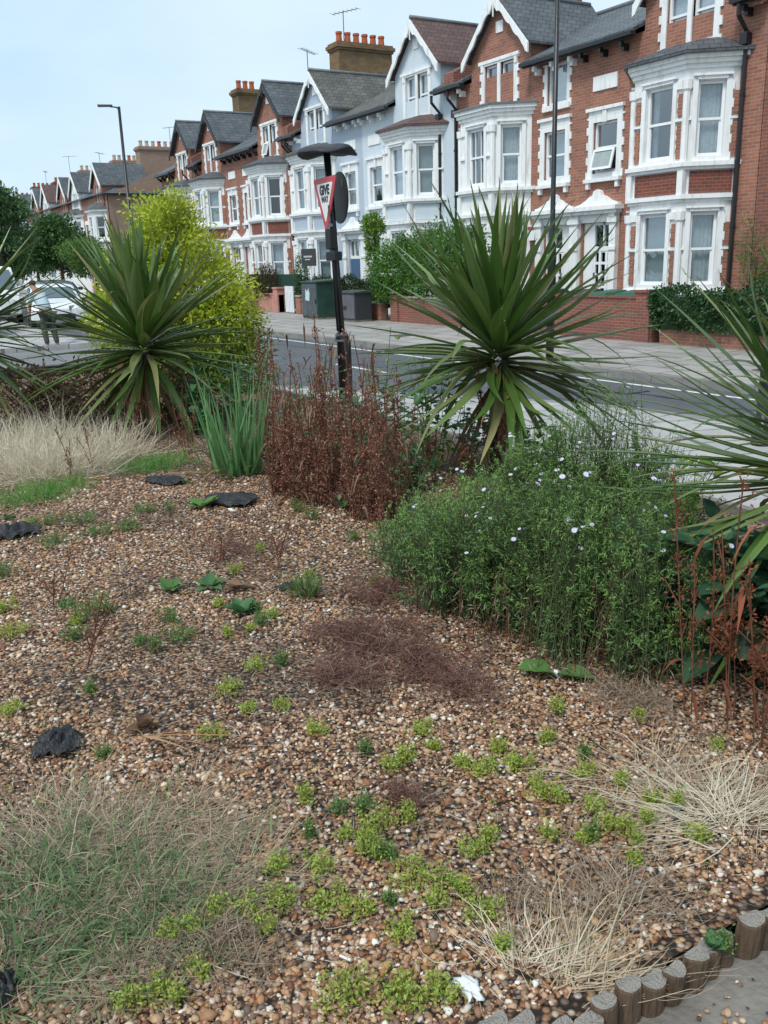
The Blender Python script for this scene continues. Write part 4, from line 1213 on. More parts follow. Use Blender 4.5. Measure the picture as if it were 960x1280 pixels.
for i in range(12): b.tube([(-2.6 + i * .45, .15, 0), (-2.5 + i * .45, .1, 1.4)], [.03, .015], 5)
b.build('stems', M['bark'], bh, world=False)
cl = empty('climbing_plant', (-25.6, 15.1, .12), 'yellow green climber on a post above the bushy hedge', 'plant')
foliage('foliage', [(0, -.1, 3.0, .38, .3, .25), (.25, -.1, 2.85, .3, .25, .2), (-.05, -.1, 2.5, .2, .2, .5), (-.1, -.1, 2.0, .15, .15, .5)], 1800, .12, M['climber'], cl)
b = MB(); b.tube([(0, 0, 0), (0, 0, 2.9)], .05, 6); b.build('post', M['bark'], cl, world=False)
bs = empty('brown_shrub', (-34.2, 15.0, .12), 'straggly brownish shrub spilling over the pink wall', 'shrub')
foliage('foliage', [(0, 0, 1.1, .9, .4, .6), (-.7, -.2, .9, .6, .35, .5), (.6, 0, 1.0, .6, .35, .5)], 5000, .09, M['shrub_brown'], bs)
b = MB(); b.tube([(0, .05, 0), (0, 0, .9)], .05, 6); b.build('stem', M['bark'], bs, world=False)
b2 = empty('olive_shrub', (-31.25, 15.15, .12), 'thin grey-green upright shrub beside the estate board', 'shrub')
foliage('foliage', [(0, 0, 1.3, .35, .25, .8)], 1800, .07, M['tree_a'], b2)
b = MB(); b.tube([(0, 0, 0), (0, 0, 1.6)], .03, 6); b.build('stem', M['bark'], b2, world=False)
rg = empty('wall_shrub', (-13.0, 17.2, .12), 'wispy shrub growing against the right-hand brick house above the ivy', 'shrub')
foliage('foliage', [(0, 0, 1.6, .45, .15, .55), (-.35, .05, 2.1, .2, .08, .6), (.4, 0, 1.4, .35, .15, .35)], 1500, .07, M['hedge'], rg, asp=.35)
b = MB(); b.tube([(0, 0, 0), (0, 0, 1.7)], .03, 6); b.build('stem', M['bark'], rg, world=False)
# green hoarding behind the shrub
hb = MB(); hb.box(-36.2, -31.2, 15.12, 15.18, .12, 1.55)
tag(hb.build('garden_screen', mat('dark_green_screen', (.015, .05, .035), .7, .3)), 'dark green garden screen behind the pink wall', 'screen')

def wheelie(x, y, rz, label, lidm, leaf=False):
    r_ = empty('wheelie_bin', (x, y, .14), label, 'bin', 'wheeled bins behind the brick wall', rz)
    b = MB(); w0, w1, d0, d1, h = .24, .29, .26, .34, .92
    b.add([(-w0, -d0, .06), (w0, -d0, .06), (w0, d0, .06), (-w0, d0, .06), (-w1, -d1, h), (w1, -d1, h), (w1, d1, h), (-w1, d1, h)], [(0, 3, 2, 1), (4, 5, 6, 7), (0, 1, 5, 4), (1, 2, 6, 5), (2, 3, 7, 6), (3, 0, 4, 7)])
    b.build('body', M['bin'], r_, world=False, bevel=.02)
    l_ = MB(); l_.add([(-.31, -.38, h + .0), (.31, -.38, h + .0), (.31, .36, h + .02), (-.31, .36, h + .02), (-.26, -.3, h + .07), (.26, -.3, h + .07), (.26, .3, h + .12), (-.26, .3, h + .12)], [(0, 3, 2, 1), (4, 5, 6, 7), (0, 1, 5, 4), (1, 2, 6, 5), (2, 3, 7, 6), (3, 0, 4, 7)])
    l_.build('lid', lidm, r_, world=False, bevel=.02)
    for s in (-1, 1):
        q = MB(); q.tube([(s * .26, .3, .1), (s * .31, .3, .1)], .1, 12); q.build('wheel', M['black'], r_, world=False)
    h_ = MB(); h_.tube([(-.22, .4, h + .02), (.22, .4, h + .02)], .018, 6); h_.build('handle', M['black'], r_, world=False)
M['bin'] = mat('black_bin_plastic', (.02, .022, .025), .5, .4)
M['lid_green'] = mat('green_lid', (.02, .10, .06), .45, .4)
wheelie(-14.55, 15.2, .1, 'black wheeled bin with green lid nearest the pier', M['lid_green'])
wheelie(-15.3, 15.15, -.1, 'black wheeled bin with green lid second from the pier', M['lid_green'])
wheelie(-16.15, 15.2, .2, 'all black wheeled bin in the middle of the four', M['bin'])
wheelie(-17.3, 15.2, -.15, 'all black wheeled bin furthest left behind the wall', M['bin'])

# estate agent's board
eb = empty('estate_board', (-30.05, 14.98, .12), 'dark grey estate agent board on a post by the powder blue house', 'sign')
b = MB(); b.tube([(0, 0, 0), (0, 0, 2.1)], .03, 6); b.build('post', M['white_frame'], eb, world=False)
b = MB(); b.box(-.62, .5, -.06, -.02, 1.72, 2.32); bo = b.build('board', mat('board_grey', (.045, .045, .05), .6, .3), eb, world=False)
M['text_pale'] = mat('pale_lettering', (.6, .6, .58), .6, .3)
b = MB()
for k in range(9): b.box(-.4 + k * .075, -.4 + k * .075 + .05, -.066, -.061, 2.02, 2.08)
for k in range(6): b.box(-.3 + k * .07, -.3 + k * .07 + .045, -.066, -.061, 1.93, 1.965)
b.build('lettering', M['text_pale'], bo, world=False)
# alarm box on the second house
ab = MB(); ab.add([(-18.42, 15.38, 2.35), (-18.2, 15.38, 2.35), (-18.14, 15.38, 2.62), (-18.31, 15.38, 2.74), (-18.48, 15.38, 2.62)] + [(-18.42, 15.495, 2.35), (-18.2, 15.495, 2.35), (-18.14, 15.495, 2.62), (-18.31, 15.495, 2.74), (-18.48, 15.495, 2.62)],
       [(0, 1, 2, 3, 4), (5, 6, 7, 8, 9), (0, 1, 6, 5), (1, 2, 7, 6), (2, 3, 8, 7), (3, 4, 9, 8), (4, 0, 5, 9)])
abo = ab.build('alarm_box', M['white_frame']); abo.scale = (HS, HS, HS); abo.location = (0, 0, HZ); tag(abo,  'small white alarm box on the brick beside the paired doors', 'alarm box')
q = MB(); q.box(-18.42, -18.2, 15.36, 15.379, 2.35, 2.42); q.build('strobe', mat('red_plastic', (.5, .03, .02), .4, .5), abo, fix=True)

# street cabinets
M['cab_g'] = mat('green_cabinet_paint', (.03, .07, .055), .5, .4, var=.3, vscale=3)
M['cab_gf'] = mat('faded_cabinet_front', (.09, .11, .12), .55, .35, var=.3, vscale=4)
M['cab_grey'] = mat('grey_cabinet_paint', (.13, .125, .14), .55, .35, var=.25, vscale=3)
M['cab_dark'] = mat('dark_cabinet_side', (.04, .045, .05), .5, .4)
def cabinet(x, y, w, d, h, body, door, label, ndoor, sticker=False):
    r_ = empty('street_cabinet', (x, y, .12), label, 'utility cabinet', 'utility cabinets on the far pavement')
    b = MB(); b.box(-w / 2, w / 2, -d / 2, d / 2, .06, h); b.build('body', body, r_, world=False, bevel=.01)
    b = MB(); b.box(-w / 2 - .0, w / 2 + .0, -d / 2 + .02, d / 2 - .02, 0, .059); b.build('plinth', M['concrete'], r_, world=False)
    b = MB(); b.add([(-w / 2 - .04, -d / 2 - .05, h + .002), (w / 2 + .04, -d / 2 - .05, h + .002), (w / 2 + .04, d / 2 + .04, h + .002), (-w / 2 - .04, d / 2 + .04, h + .002), (-w / 2 - .03, -d / 2 - .04, h + .04), (w / 2 + .03, -d / 2 - .04, h + .04), (w / 2 + .03, d / 2 + .03, h + .08), (-w / 2 - .03, d / 2 + .03, h + .08)],
                   [(0, 3, 2, 1), (4, 5, 6, 7), (0, 1, 5, 4), (1, 2, 6, 5), (2, 3, 7, 6), (3, 0, 4, 7)]); b.build('top', body, r_, world=False)
    for k in range(ndoor):
        a = -w / 2 + .03 + k * (w - .06) / ndoor; c = a + (w - .06) / ndoor - .012
        b = MB(); b.box(a, c, -d / 2 - .018, -d / 2 - .001, .1, h - .04); do = b.build('door', door, r_, world=False, bevel=.004)
        q = MB(); q.box(c - .07 if k == 0 else a + .03, c - .03 if k == 0 else a + .07, -d / 2 - .04, -d / 2 - .018, h * .42, h * .55); q.build('handle', M['black'], do, world=False)
    return r_
cb1 = cabinet(-27.75, 14.15, 1.15, .85, 1.2, M['cab_g'], M['cab_gf'], 'taller dark green cabinet with white sticker scraps', 1)
q = MB(); q.add([(-.28, -.446, .62), (.02, -.446, .6), (.06, -.446, .85), (-.02, -.446, 1.02), (-.12, -.446, .9), (-.24, -.446, 1.0)], [(0, 1, 2, 3, 4, 5)]); q.build('sticker', mat('torn_sticker', (.6, .75, .75), .7, .2, var=.3, vscale=20), cb1, world=False, fix=False)
cb2 = cabinet(-25.55, 14.2, 1.25, .6, .88, M['cab_dark'], M['cab_grey'], 'lower grey double-door cabinet right of the green one', 2)
q = MB(); q.tube([(-.35, -.325, .74), (-.35, -.319, .74)], .035, 8); q.build('sticker', M['white'], cb2, world=False)

# ------------------------------------------------------------------ lamp posts
def lamp(x, y, h, label, arm, r0=.09, lower=1.3):
    r_ = empty('street_lamp', (x, y, .12), label, 'street lamp')
    b = MB(); b.tube([(0, 0, -.1), (0, 0, lower), (0, 0, lower + .06), (0, 0, lower + .12), (0, 0, h)], [r0, r0, r0 * .85, r0 * .62, r0 * .45], 12); b.build('column', M['black'], r_, world=False, smooth=True)
    dx, dy = arm
    b = MB(); b.tube([(0, 0, h - .1), (dx * .3, dy * .3, h - .02), (dx, dy, h)], [.03, .028, .025], 8); b.build('arm', M['black'], r_, world=False, smooth=True)
    n_ = Vector((dx, dy, 0)).normalized(); s_ = Vector((-n_.y, n_.x, 0)) * .12
    a0 = Vector((dx, dy, h)) - n_ * .1; a1 = Vector((dx, dy, h)) + n_ * .45
    b = MB(); b.add([tuple(a0 - s_ * .6), tuple(a1 - s_), tuple(a1 + s_), tuple(a0 + s_ * .6)] + [tuple(p + Vector((0, 0, .07))) for p in (a0 - s_ * .5, a1 - s_ * .8, a1 + s_ * .8, a0 + s_ * .5)], [(0, 3, 2, 1), (4, 5, 6, 7), (0, 1, 5, 4), (1, 2, 6, 5), (2, 3, 7, 6), (3, 0, 4, 7)])
    b.build('lantern', M['cab_dark'], r_, world=False)
    return r_
lamp(-37.6, 10.75, 7.9, 'tall black street lamp rising against the sky above the golden shrub', (-.12, -.32), .12)
lamp(-12.75, 11.2, 8.4, 'tall black lamp column in front of the paired doors', (0, -1.2), .075, lower=2.0)
bl = empty('bollard', (-5.55, 7.65, .12), 'black bollard behind the right-hand spiky palm', 'bollard')
b = MB(); b.tube([(0, 0, 0), (0, 0, .12), (0, 0, .13), (0, 0, .85), (0, 0, .87), (0, 0, .95), (0, 0, 1.0)], [.1, .1, .075, .065, .085, .07, .02], 14); b.build('post', M['black'], bl, world=False, smooth=True)

# ------------------------------------------------------------------ give way post
gw = empty('sign_post', (-10.49, 5.66, .12), 'leaning black post with give way sign and battered cap', 'sign post')
lean = lambda z: (-.05 * (z / 3) ** 1.0 - .04 * max(0, z - 1.2), 0 - .02 * z, z)
M['post_black'] = mat('chipped_black_paint', (.010, .010, .012), .35, .5, bump=.25, bscale=30, var=.0)
b = MB(); b.tube([(0, 0, -.3), (0, 0, .85), lean(.88), lean(.93), lean(.98)], [.095, .093, .097, .085, .06], 16); b.build('base_sleeve', M['post_black'], gw, world=False, smooth=True)
b = MB(); b.tube([lean(.95), lean(1.6), lean(2.3), lean(3.22)], .045, 12); b.build('column', M['post_black'], gw, world=False, smooth=True)
b = MB(); b.tube([(.075, -.12, 1.0), (.02, -.14, 2.55)], .02, 8)
b.build('side_pipe', M['post_black'], gw, world=False, smooth=True)
b = MB(); b.tube([lean(.86), lean(.885)], .1, 16); b.tube([lean(.93), lean(.95)], .088, 16); b.build('collar', M['lead'], gw, world=False)
# battered flat cap (remains of a lamp hood)
cp = MB(); n_ = 28; ce = lean(3.2)
rings = []
prof = [(0.02, .10), (.10, .095), (.25, .07), (.38, .03), (.43, -.02), (.42, -.045), (.30, -.03), (.12, -.02), (.03, -.015)]
vs = []
for j, (r_, z_) in enumerate(prof):
    for k in range(n_):
        a = 2 * math.pi * k / n_
        w_ = .022 * math.sin(3 * a + .7) + .015 * math.sin(5 * a)
        rr_ = r_ * .87 * (1 + .06 * math.sin(2 * a + 1) + .04 * math.sin(7 * a))
        vs.append((ce[0] + rr_ * math.cos(a), ce[1] + rr_ * math.sin(a), ce[2] + z_ * .75 + w_ * (r_ / .43)))
fs = [(j * n_ + k, j * n_ + (k + 1) % n_, (j + 1) * n_ + (k + 1) % n_, (j + 1) * n_ + k) for j in range(len(prof) - 1) for k in range(n_)]
fs += [tuple(range(n_)), tuple(range((len(prof) - 1) * n_, len(prof) * n_))]
cp.add(vs, fs); cp.build('cap', mat('weathered_black_cap', (.035, .04, .05), .6, .4, bump=.5, bscale=9, var=.4, vscale=5), gw, world=False, smooth=True)
# the triangular sign; local frame: s along the sign, faces the camera side
M['sign_red'] = mat('sign_red', (.52, .02, .03), .4, .5)
M['sign_white'] = mat('sign_white', (.8, .8, .8), .4, .5)
M['sign_black'] = mat('sign_black', (.01, .01, .01), .5, .4)
ang = rad(6)
sx, sy = math.cos(ang), -math.sin(ang)      # direction of the sign's width (image right)
ncx, ncy = math.sin(ang) * -1, -math.cos(ang)   # outward normal
def tri(sz, d, r_=.1):
    """rounded inverted triangle of side sz, centre at the origin, pushed out by d"""
    h = sz * .866; pts = [(-sz / 2, h / 3), (sz / 2, h / 3), (0, -2 * h / 3)]
    o = []
    for i in range(3):
        p = Vector(pts[i]); a = Vector(pts[i - 1]); c = Vector(pts[(i + 1) % 3])
        e1 = (a - p).normalized(); e2 = (c - p).normalized()
        for t in (0, .5, 1):
            q = p + e1 * r_ * sz * (1 - t) * .6 + e2 * r_ * sz * t * .6
            if t == .5: q = p + (e1 + e2) * r_ * sz * .2
            o.append(q)
    return o
so = (-.10, -.12, 2.66)
def SP(q, d): return (so[0] + sx * q[0] + ncx * d, so[1] + sy * q[0] + ncy * d, so[2] + q[1])
def plate(sz, d0, d1):
    b = MB(); o = tri(sz, 0); b.extr([SP(q, d0) for q in o], (ncx * (d1 - d0), ncy * (d1 - d0), 0)); return b
sg = plate(.80, 0, .012).build('give_way_sign', M['sign_red'], gw, world=False)
plate(.56, .0125, .015).build('white_field', M['sign_white'], sg, world=False)
def text(body, size, loc, parent, name='lettering', off=.004, m='sign_black', sxs=1.0):
    c = bpy.data.curves.new(name, 'FONT'); c.body = body; c.size = size; c.align_x = 'CENTER'; c.align_y = 'CENTER'; c.extrude = .0012; c.offset = off
    t_ = bpy.data.objects.new(name, c); COL.objects.link(t_)
    bpy.context.view_layer.update()
    me = bpy.data.meshes.new_from_object(t_.evaluated_get(bpy.context.evaluated_depsgraph_get()))
    bpy.data.objects.remove(t_)
    me.materials.clear(); me.materials.append(M[m])
    o = bpy.data.objects.new(name, me); link(o, parent)
    mt = Matrix(((sx, 0, ncx), (sy, 0, ncy), (0, 1, 0))).to_4x4()
    o.matrix_local = Matrix.Translation(loc) @ mt @ Matrix.Diagonal((sxs, 1, 1, 1))
    return o
text('GIVE', .155, SP((0, .075), .0175), sg, off=.008)
text('WAY', .10, SP((0, -.035), .0175), sg, off=.004)
b = MB(); b.tube([SP((0.1, .02), -.01), (-.07, -.04, 2.68)], .015, 6); b.tube([SP((0.1, -.1), -.01), (-.07, -.04, 2.52)], .015, 6); b.build('bracket', M['lead'], sg, world=False)
# black back of a round sign, facing along the street
rd = MB(); ca = Vector((-.12, .09, 2.65)); nr = Vector((math.sin(rad(9)), math.cos(rad(9)), 0)) 
rd.tube([tuple(ca - nr * .008), tuple(ca + nr * .008)], .315, 28); ro = rd.build('round_sign_back', M['sign_black'], gw, world=False)
rm_ = MB(); rm_.tube([tuple(ca + nr * .008), tuple(ca + nr * .012)], .30, 28); rm_.build('sign_face', M['sign_white'], ro, world=False)
q = MB(); q.box(-.02, .03, .06, .068, 2.78, 2.86); q.build('yellow_tag', mat('yellow_tag', (.45, .36, .05), .6, .3), ro, world=False)
# detector boxes under it
dbx = MB(); dbx.box(-.02, .13, -.2, -.1, 2.02, 2.27); dbx.build('detector_box', M['sign_black'], gw, world=False, bevel=.01)
dbx = MB(); dbx.box(-.02, .24, -.2, -.1, 1.88, 1.99); dbx.build('detector_box', M['sign_black'], gw, world=False, bevel=.01)
for z in (2.3, 2.0):
    q = MB(); q.tube([(.055, -.15, z - .01), (.055, -.15, z + .03)], .03, 8); q.build('bracket', M['lead'], gw, world=False)

# ------------------------------------------------------------------ black low wall at the bed's left end
bwl = MB(); bwl.box(-14.0, -13.8, -3.0, 3.9, .1, .64)
tag(bwl.build('planter_wall', M['black'], bevel=.01), 'low black planter wall at the left end of the garden bed', 'wall')

# ------------------------------------------------------------------ cars
def car(x, y, rz, paint, label, van=False):
    r_ = empty('parked_car', (x, y, 0), label, 'van' if van else 'car', None, rz)
    # side profile (x forward, z up)
    if van:
        Lr = [(-2.5, .35), (-2.5, 1.0), (-2.45, 2.05), (-2.3, 2.18), (1.0, 2.18), (1.25, 2.05), (1.9, 1.25), (2.45, 1.1), (2.55, .9), (2.55, .35)]; hw = .98; gl0, gl1 = 1.32, 2.0
    else:
        Lr = [(-2.05, .32), (-2.1, .75), (-2.0, 1.0), (-1.75, 1.1), (-1.25, 1.42), (-.6, 1.5), (.15, 1.47), (.5, 1.38), (1.05, 1.0), (1.85, .88), (2.05, .7), (2.08, .32)]; hw = .87; gl0, gl1 = 1.03, 1.4
    b = MB(); n = len(Lr); ys = [-hw, -hw * .97, 0, hw * .97, hw]
    secs = [(-1, .0), (-.98, .06), (-.9, .02), (0, 0), (.9, .02), (.98, .06), (1, 0)]
    vs = []; cols = [-1, -.95, -.7, 0, .7, .95, 1]
    for cfac in cols:
        for (px_, pz_) in Lr:
            top = max(0, (pz_ - gl0) / (gl1 - gl0)) if pz_ > gl0 else 0
            wy = hw * (1 - .16 * min(1, top))
            edge = abs(cfac) ** 4
            dz_ = -.07 * edge if pz_ > .5 else 0
            dx_ = -.12 * abs(cfac) ** 3 * (1 if px_ > 1.5 else -1 if px_ < -1.8 else 0)
            vs.append((px_ + dx_, cfac * wy, pz_ + dz_ + .0))
    fs = []
    for k in range(len(cols) - 1):
        for i in range(n):
            j = (i + 1) % n
            fs.append((k * n + i, k * n + j, (k + 1) * n + j, (k + 1) * n + i))
    fs += [tuple(range(n)), tuple(range((len(cols) - 1) * n, len(cols) * n))]
    b.add(vs, fs); b.build('body', paint, r_, world=False, smooth=False, bevel=.03)
    def scr(pts, name): 
        q = MB(); q.add(pts, [(0, 1, 2, 3)]); q.extr(pts, (0.004, 0, 0.004)); q.build(name, M['car_glass'], r_, world=False)
    w_ = hw * .86
    if van:
        scr([(1.88, -w_, 1.33), (1.88, w_, 1.33), (1.32, w_ * .86, 2.03), (1.32, -w_ * .86, 2.03)], 'windscreen')
    else:
        scr([(1.03, -w_, 1.045), (1.03, w_, 1.045), (.53, w_ * .82, 1.385), (.53, -w_ * .82, 1.385)], 'windscreen')
    for s in (-1, 1):
        q = MB()
        if van: p = [(1.7, s * hw * .975, 1.35), (.6, s * hw * .985, 1.35), (.6, s * hw * .865, 1.95), (1.25, s * hw * .865, 1.95)]
        else: p = [(.95, s * hw * 1.0, 1.04), (-1.3, s * hw * 1.0, 1.06), (-1.05, s * hw * .86, 1.37), (.4, s * hw * .86, 1.37)]
        q.extr(p, (0, s * .012, .004)); q.build('side_window', M['car_glass'], r_, world=False)
        for wx in ((1.25, -1.3) if not van else (1.6, -1.5)):
            q = MB(); rr_ = .31 if not van else .35; q.tube([(wx, s * (hw - .16), rr_), (wx, s * (hw + .02), rr_)], rr_, 20); wo = q.build('wheel', M['tyre'], r_, world=False)
            q = MB(); q.tube([(wx, s * (hw + .021), rr_), (wx, s * (hw + .028), rr_)], rr_ * .62, 14); q.build('rim', M['alloy'], wo, world=False)
        fx = 2.0 if not van else 2.5; fz = .72 if not van else .95
        q = MB(); q.add([(fx - .25, s * (hw - .08), fz - .05), (fx + .07, s * (hw - .5), fz - .09), (fx + .05, s * (hw - .5), fz + .06), (fx - .3, s * (hw - .1), fz + .1)], [(0, 1, 2, 3)])
        q.extr([(fx - .25, s * (hw - .1), fz - .05), (fx + .055, s * (hw - .5), fz - .09), (fx + .045, s * (hw - .5), fz + .06), (fx - .3, s * (hw - .12), fz + .1)], (.03, 0, 0)); q.build('headlight', M['alloy'], r_, world=False)
        q = MB(); q.box(.75, .95, s * (hw + .02), s * (hw + .2), 1.0 if not van else 1.4, 1.14 if not van else 1.65); q.build('mirror', paint, r_, world=False, bevel=.02)
    fx = 2.09 if not van else 2.56
    q = MB(); q.box(fx - .02, fx + .01, -.55, .55, .33, .52); q.build('grille', M['black'], r_, world=False)
    q = MB(); q.box(fx + .011, fx + .02, -.26, .26, .53, .645); q.build('number_plate', M['sign_white'], r_, world=False)
    return r_
M['car_white'] = mat('white_car_paint', (.75, .77, .78), .25, .6)
M['car_blue'] = mat('pale_blue_car_paint', (.42, .55, .62), .25, .6)
M['car_dark'] = mat('dark_car_paint', (.04, .045, .05), .25, .6)
M['car_glass'] = mat('car_glass', (.10, .14, .16), .08, .7)
M['tyre'] = mat('tyre_rubber', (.02, .02, .02), .8, .2)
M['alloy'] = mat('alloy', (.5, .5, .52), .3, .5, metal=.7)
car(-34.4, 6.75, rad(-8), M['car_white'], 'white hatchback parked nose-on between the two spiky palms')
car(-40.5, 5.6, rad(-8), M['car_white'], 'white van behind the white hatchback', van=True)
car(-30.4, 3.3, rad(-12), M['car_blue'], 'pale blue car seen behind the left-hand spiky palm')
car(-46.5, 9.3, rad(2), M['car_dark'], 'dark car parked by the far kerb behind the golden shrub')

# ------------------------------------------------------------------ person seen from behind, bending forward
def skin_body(name, joints, edges, radii, m, parent, root_i=0, sub=1):
    me = bpy.data.meshes.new(name); me.from_pydata(joints, edges, []); me.update()
    o = bpy.data.objects.new(name, me); link(o, parent); me.materials.append(m)
    sk_ = o.modifiers.new('skin', 'SKIN'); sk_.use_smooth_shade = True
    for i, v in enumerate(me.skin_vertices[0].data):
        v.radius = radii[i] if isinstance(radii[i], tuple) else (radii[i], radii[i]); v.use_root = (i == root_i)
    s_ = o.modifiers.new('sub', 'SUBSURF'); s_.levels = sub; s_.render_levels = sub
    return o
M['skin'] = mat('skin', (.36, .2, .14), .6, .3)
M['shirt'] = mat('pale_blue_shirt', (.50, .62, .68), .8, .2, var=.1)
M['shorts'] = mat('dark_patterned_trousers', (.03, .035, .035), .8, .2, var=.5, vscale=25, col2=(.10, .10, .09))
M['shoe'] = mat('dark_boot', (.03, .03, .04), .6, .3)
M['hair'] = mat('brown_hair', (.07, .04, .025), .8, .2)
pr = empty('person', (-24.43, 4.61, 0), 'person in a pale blue shirt and dark trousers stooping on the side street', 'person', None, rad(205))
# local: x forward, z up
J = [(0, 0, .93), (.1, 0, 1.12), (.24, 0, 1.32), (.34, 0, 1.44), (.40, 0, 1.52), (.47, 0, 1.60), (.50, 0, 1.70),
     (0, .10, .88), (.06, .11, .50), (-.02, .12, .10), (.10, .13, .04),
     (0, -.10, .88), (-.02, -.11, .50), (-.1, -.12, .10), (.02, -.13, .04),
     (.30, .19, 1.38), (.36, .23, 1.10), (.46, .2, .88), (.50, .18, .80),
     (.30, -.19, 1.38), (.38, -.22, 1.10), (.50, -.18, .90), (.54, -.16, .82)]
E_ = [(0, 1), (1, 2), (2, 3), (3, 4), (4, 5), (5, 6), (0, 7), (7, 8), (8, 9), (9, 10), (0, 11), (11, 12), (12, 13), (13, 14), (3, 15), (15, 16), (16, 17), (17, 18), (3, 19), (19, 20), (20, 21), (21, 22)]
R_ = [.13, .13, .14, .10, .055, .085, .07, .09, .062, .04, .035, .09, .062, .04, .035, .055, .042, .032, .03, .055, .042, .032, .03]
body = skin_body('body', J, E_, R_, M['skin'], pr)
skin_body('shirt', [J[0], J[1], J[2], J[3], (.32, .17, 1.39), (.35, .225, 1.16), (.32, -.17, 1.39), (.365, -.215, 1.16)], [(0, 1), (1, 2), (2, 3), (3, 4), (4, 5), (3, 6), (6, 7)], [.165, .17, .175, .13, .08, .068, .08, .068], M['shirt'], pr)
skin_body('trousers', [(0, 0, .94), (0, .1, .86), (.06, .11, .5), (-.02, .12, .14), (0, -.1, .86), (-.02, -.11, .5), (-.1, -.12, .14)], [(0, 1), (1, 2), (2, 3), (0, 4), (4, 5), (5, 6)], [.15, .115, .085, .065, .115, .085, .065], M['shorts'], pr)
for s, x_ in ((1, .02), (-1, -.06)):
    q = MB(); q.add([(x_ - .1, s * .125 - .05, 0), (x_ + .2, s * .13 - .05, 0), (x_ + .2, s * .13 + .05, 0), (x_ - .1, s * .125 + .05, 0), (x_ - .09, s * .125 - .04, .13), (x_ + .15, s * .13 - .04, .07), (x_ + .15, s * .13 + .04, .07), (x_ - .09, s * .125 + .04, .13)], [(0, 3, 2, 1), (4, 5, 6, 7), (0, 1, 5, 4), (1, 2, 6, 5), (2, 3, 7, 6), (3, 0, 4, 7)])
    q.build('boot', M['shoe'], pr, world=False, bevel=.02)
skin_body('hair', [(.42, 0, 1.60), (.45, 0, 1.68), (.49, 0, 1.73)], [(0, 1), (1, 2)], [.075, .10, .07], M['hair'], pr)

# ------------------------------------------------------------------ trees along the street at the left
tree(-46.2, 7.0, 6.6, 1.7, 'dark leafy tree at the left edge of the view', M['tree_b'], n=17000, ls=.17, seed=3, zlow=1.4, nb=13)
tree(-56, 11.7, 5.0, 2.2, 'mid green pavement tree with its trunk above the white hatchback', M['tree_a'], n=16000, ls=.2, seed=5, zlow=2.2, nb=11)
tree(-65, 12.0, 5.0, 2.4, 'loose green pavement tree with white house fronts showing through, left of the trunk one', M['tree_a'], n=12000, ls=.22, seed=8, zlow=2.0, nb=9)
tree(-50.5, 12.3, 4.4, 1.7, 'low light green tree just behind the left-centre spiky palm', M['tree_c'], n=9000, ls=.15, seed=15, zlow=1.3, nb=8)
tree(-80, 12.2, 5.2, 2.6, 'distant grey-green tree further along the far pavement', M['tree_b'], n=9000, ls=.25, seed=21, zlow=2, nb=9)
tree(-42.5, 4.0, 3.4, 1.7, 'low pale green bushy tree behind the white van', M['tree_c'], n=8000, ls=.15, seed=27, zlow=.8, nb=8)
tree(-110, 9, 8.0, 6.0, 'mass of trees closing the far end of the road', M['tree_b'], n=9000, ls=.4, seed=31, zlow=1.5, nb=12)
# ------------------------------------------------------------------ the gravel bed
def hgt(x, y):
    x = np.asarray(x, float); y = np.asarray(y, float)
    b = .5 + .012 * np.sin(x * 2.1 + y) + .010 * np.sin(y * 3.3 - x * 1.4 + 1) + .006 * np.sin(x * 9 + 2) * np.sin(y * 8)
    k = np.clip((y - 4.3) / 1.0, 0, 1)
    return b - k * .36
def h1p(x, y): return float(hgt(x, y))
def edge_x(y):                      # the log edging line
    return -1.085 + .012 * (y - 1.2) - .30 * np.clip(1.08 - y, 0, 3)
nx, ny = 150, 120
xs_ = -13.85 + (np.linspace(0, 1, nx) ** .8) * 12.85
ys_ = np.linspace(-6, 5.35, ny)
Xg, Yg = np.meshgrid(xs_, ys_, indexing='ij')
lim = edge_x(Yg)
Xg = -13.85 + (Xg + 13.85) / 12.85 * (lim + 13.85)
Zg = hgt(Xg, Yg)
V = np.stack([Xg, Yg, Zg], -1).reshape(-1, 3)
ii, jj = np.meshgrid(np.arange(nx - 1), np.arange(ny - 1), indexing='ij')
a = (ii * ny + jj).ravel()
Q = np.stack([a, a + ny, a + ny + 1, a + 1], 1)

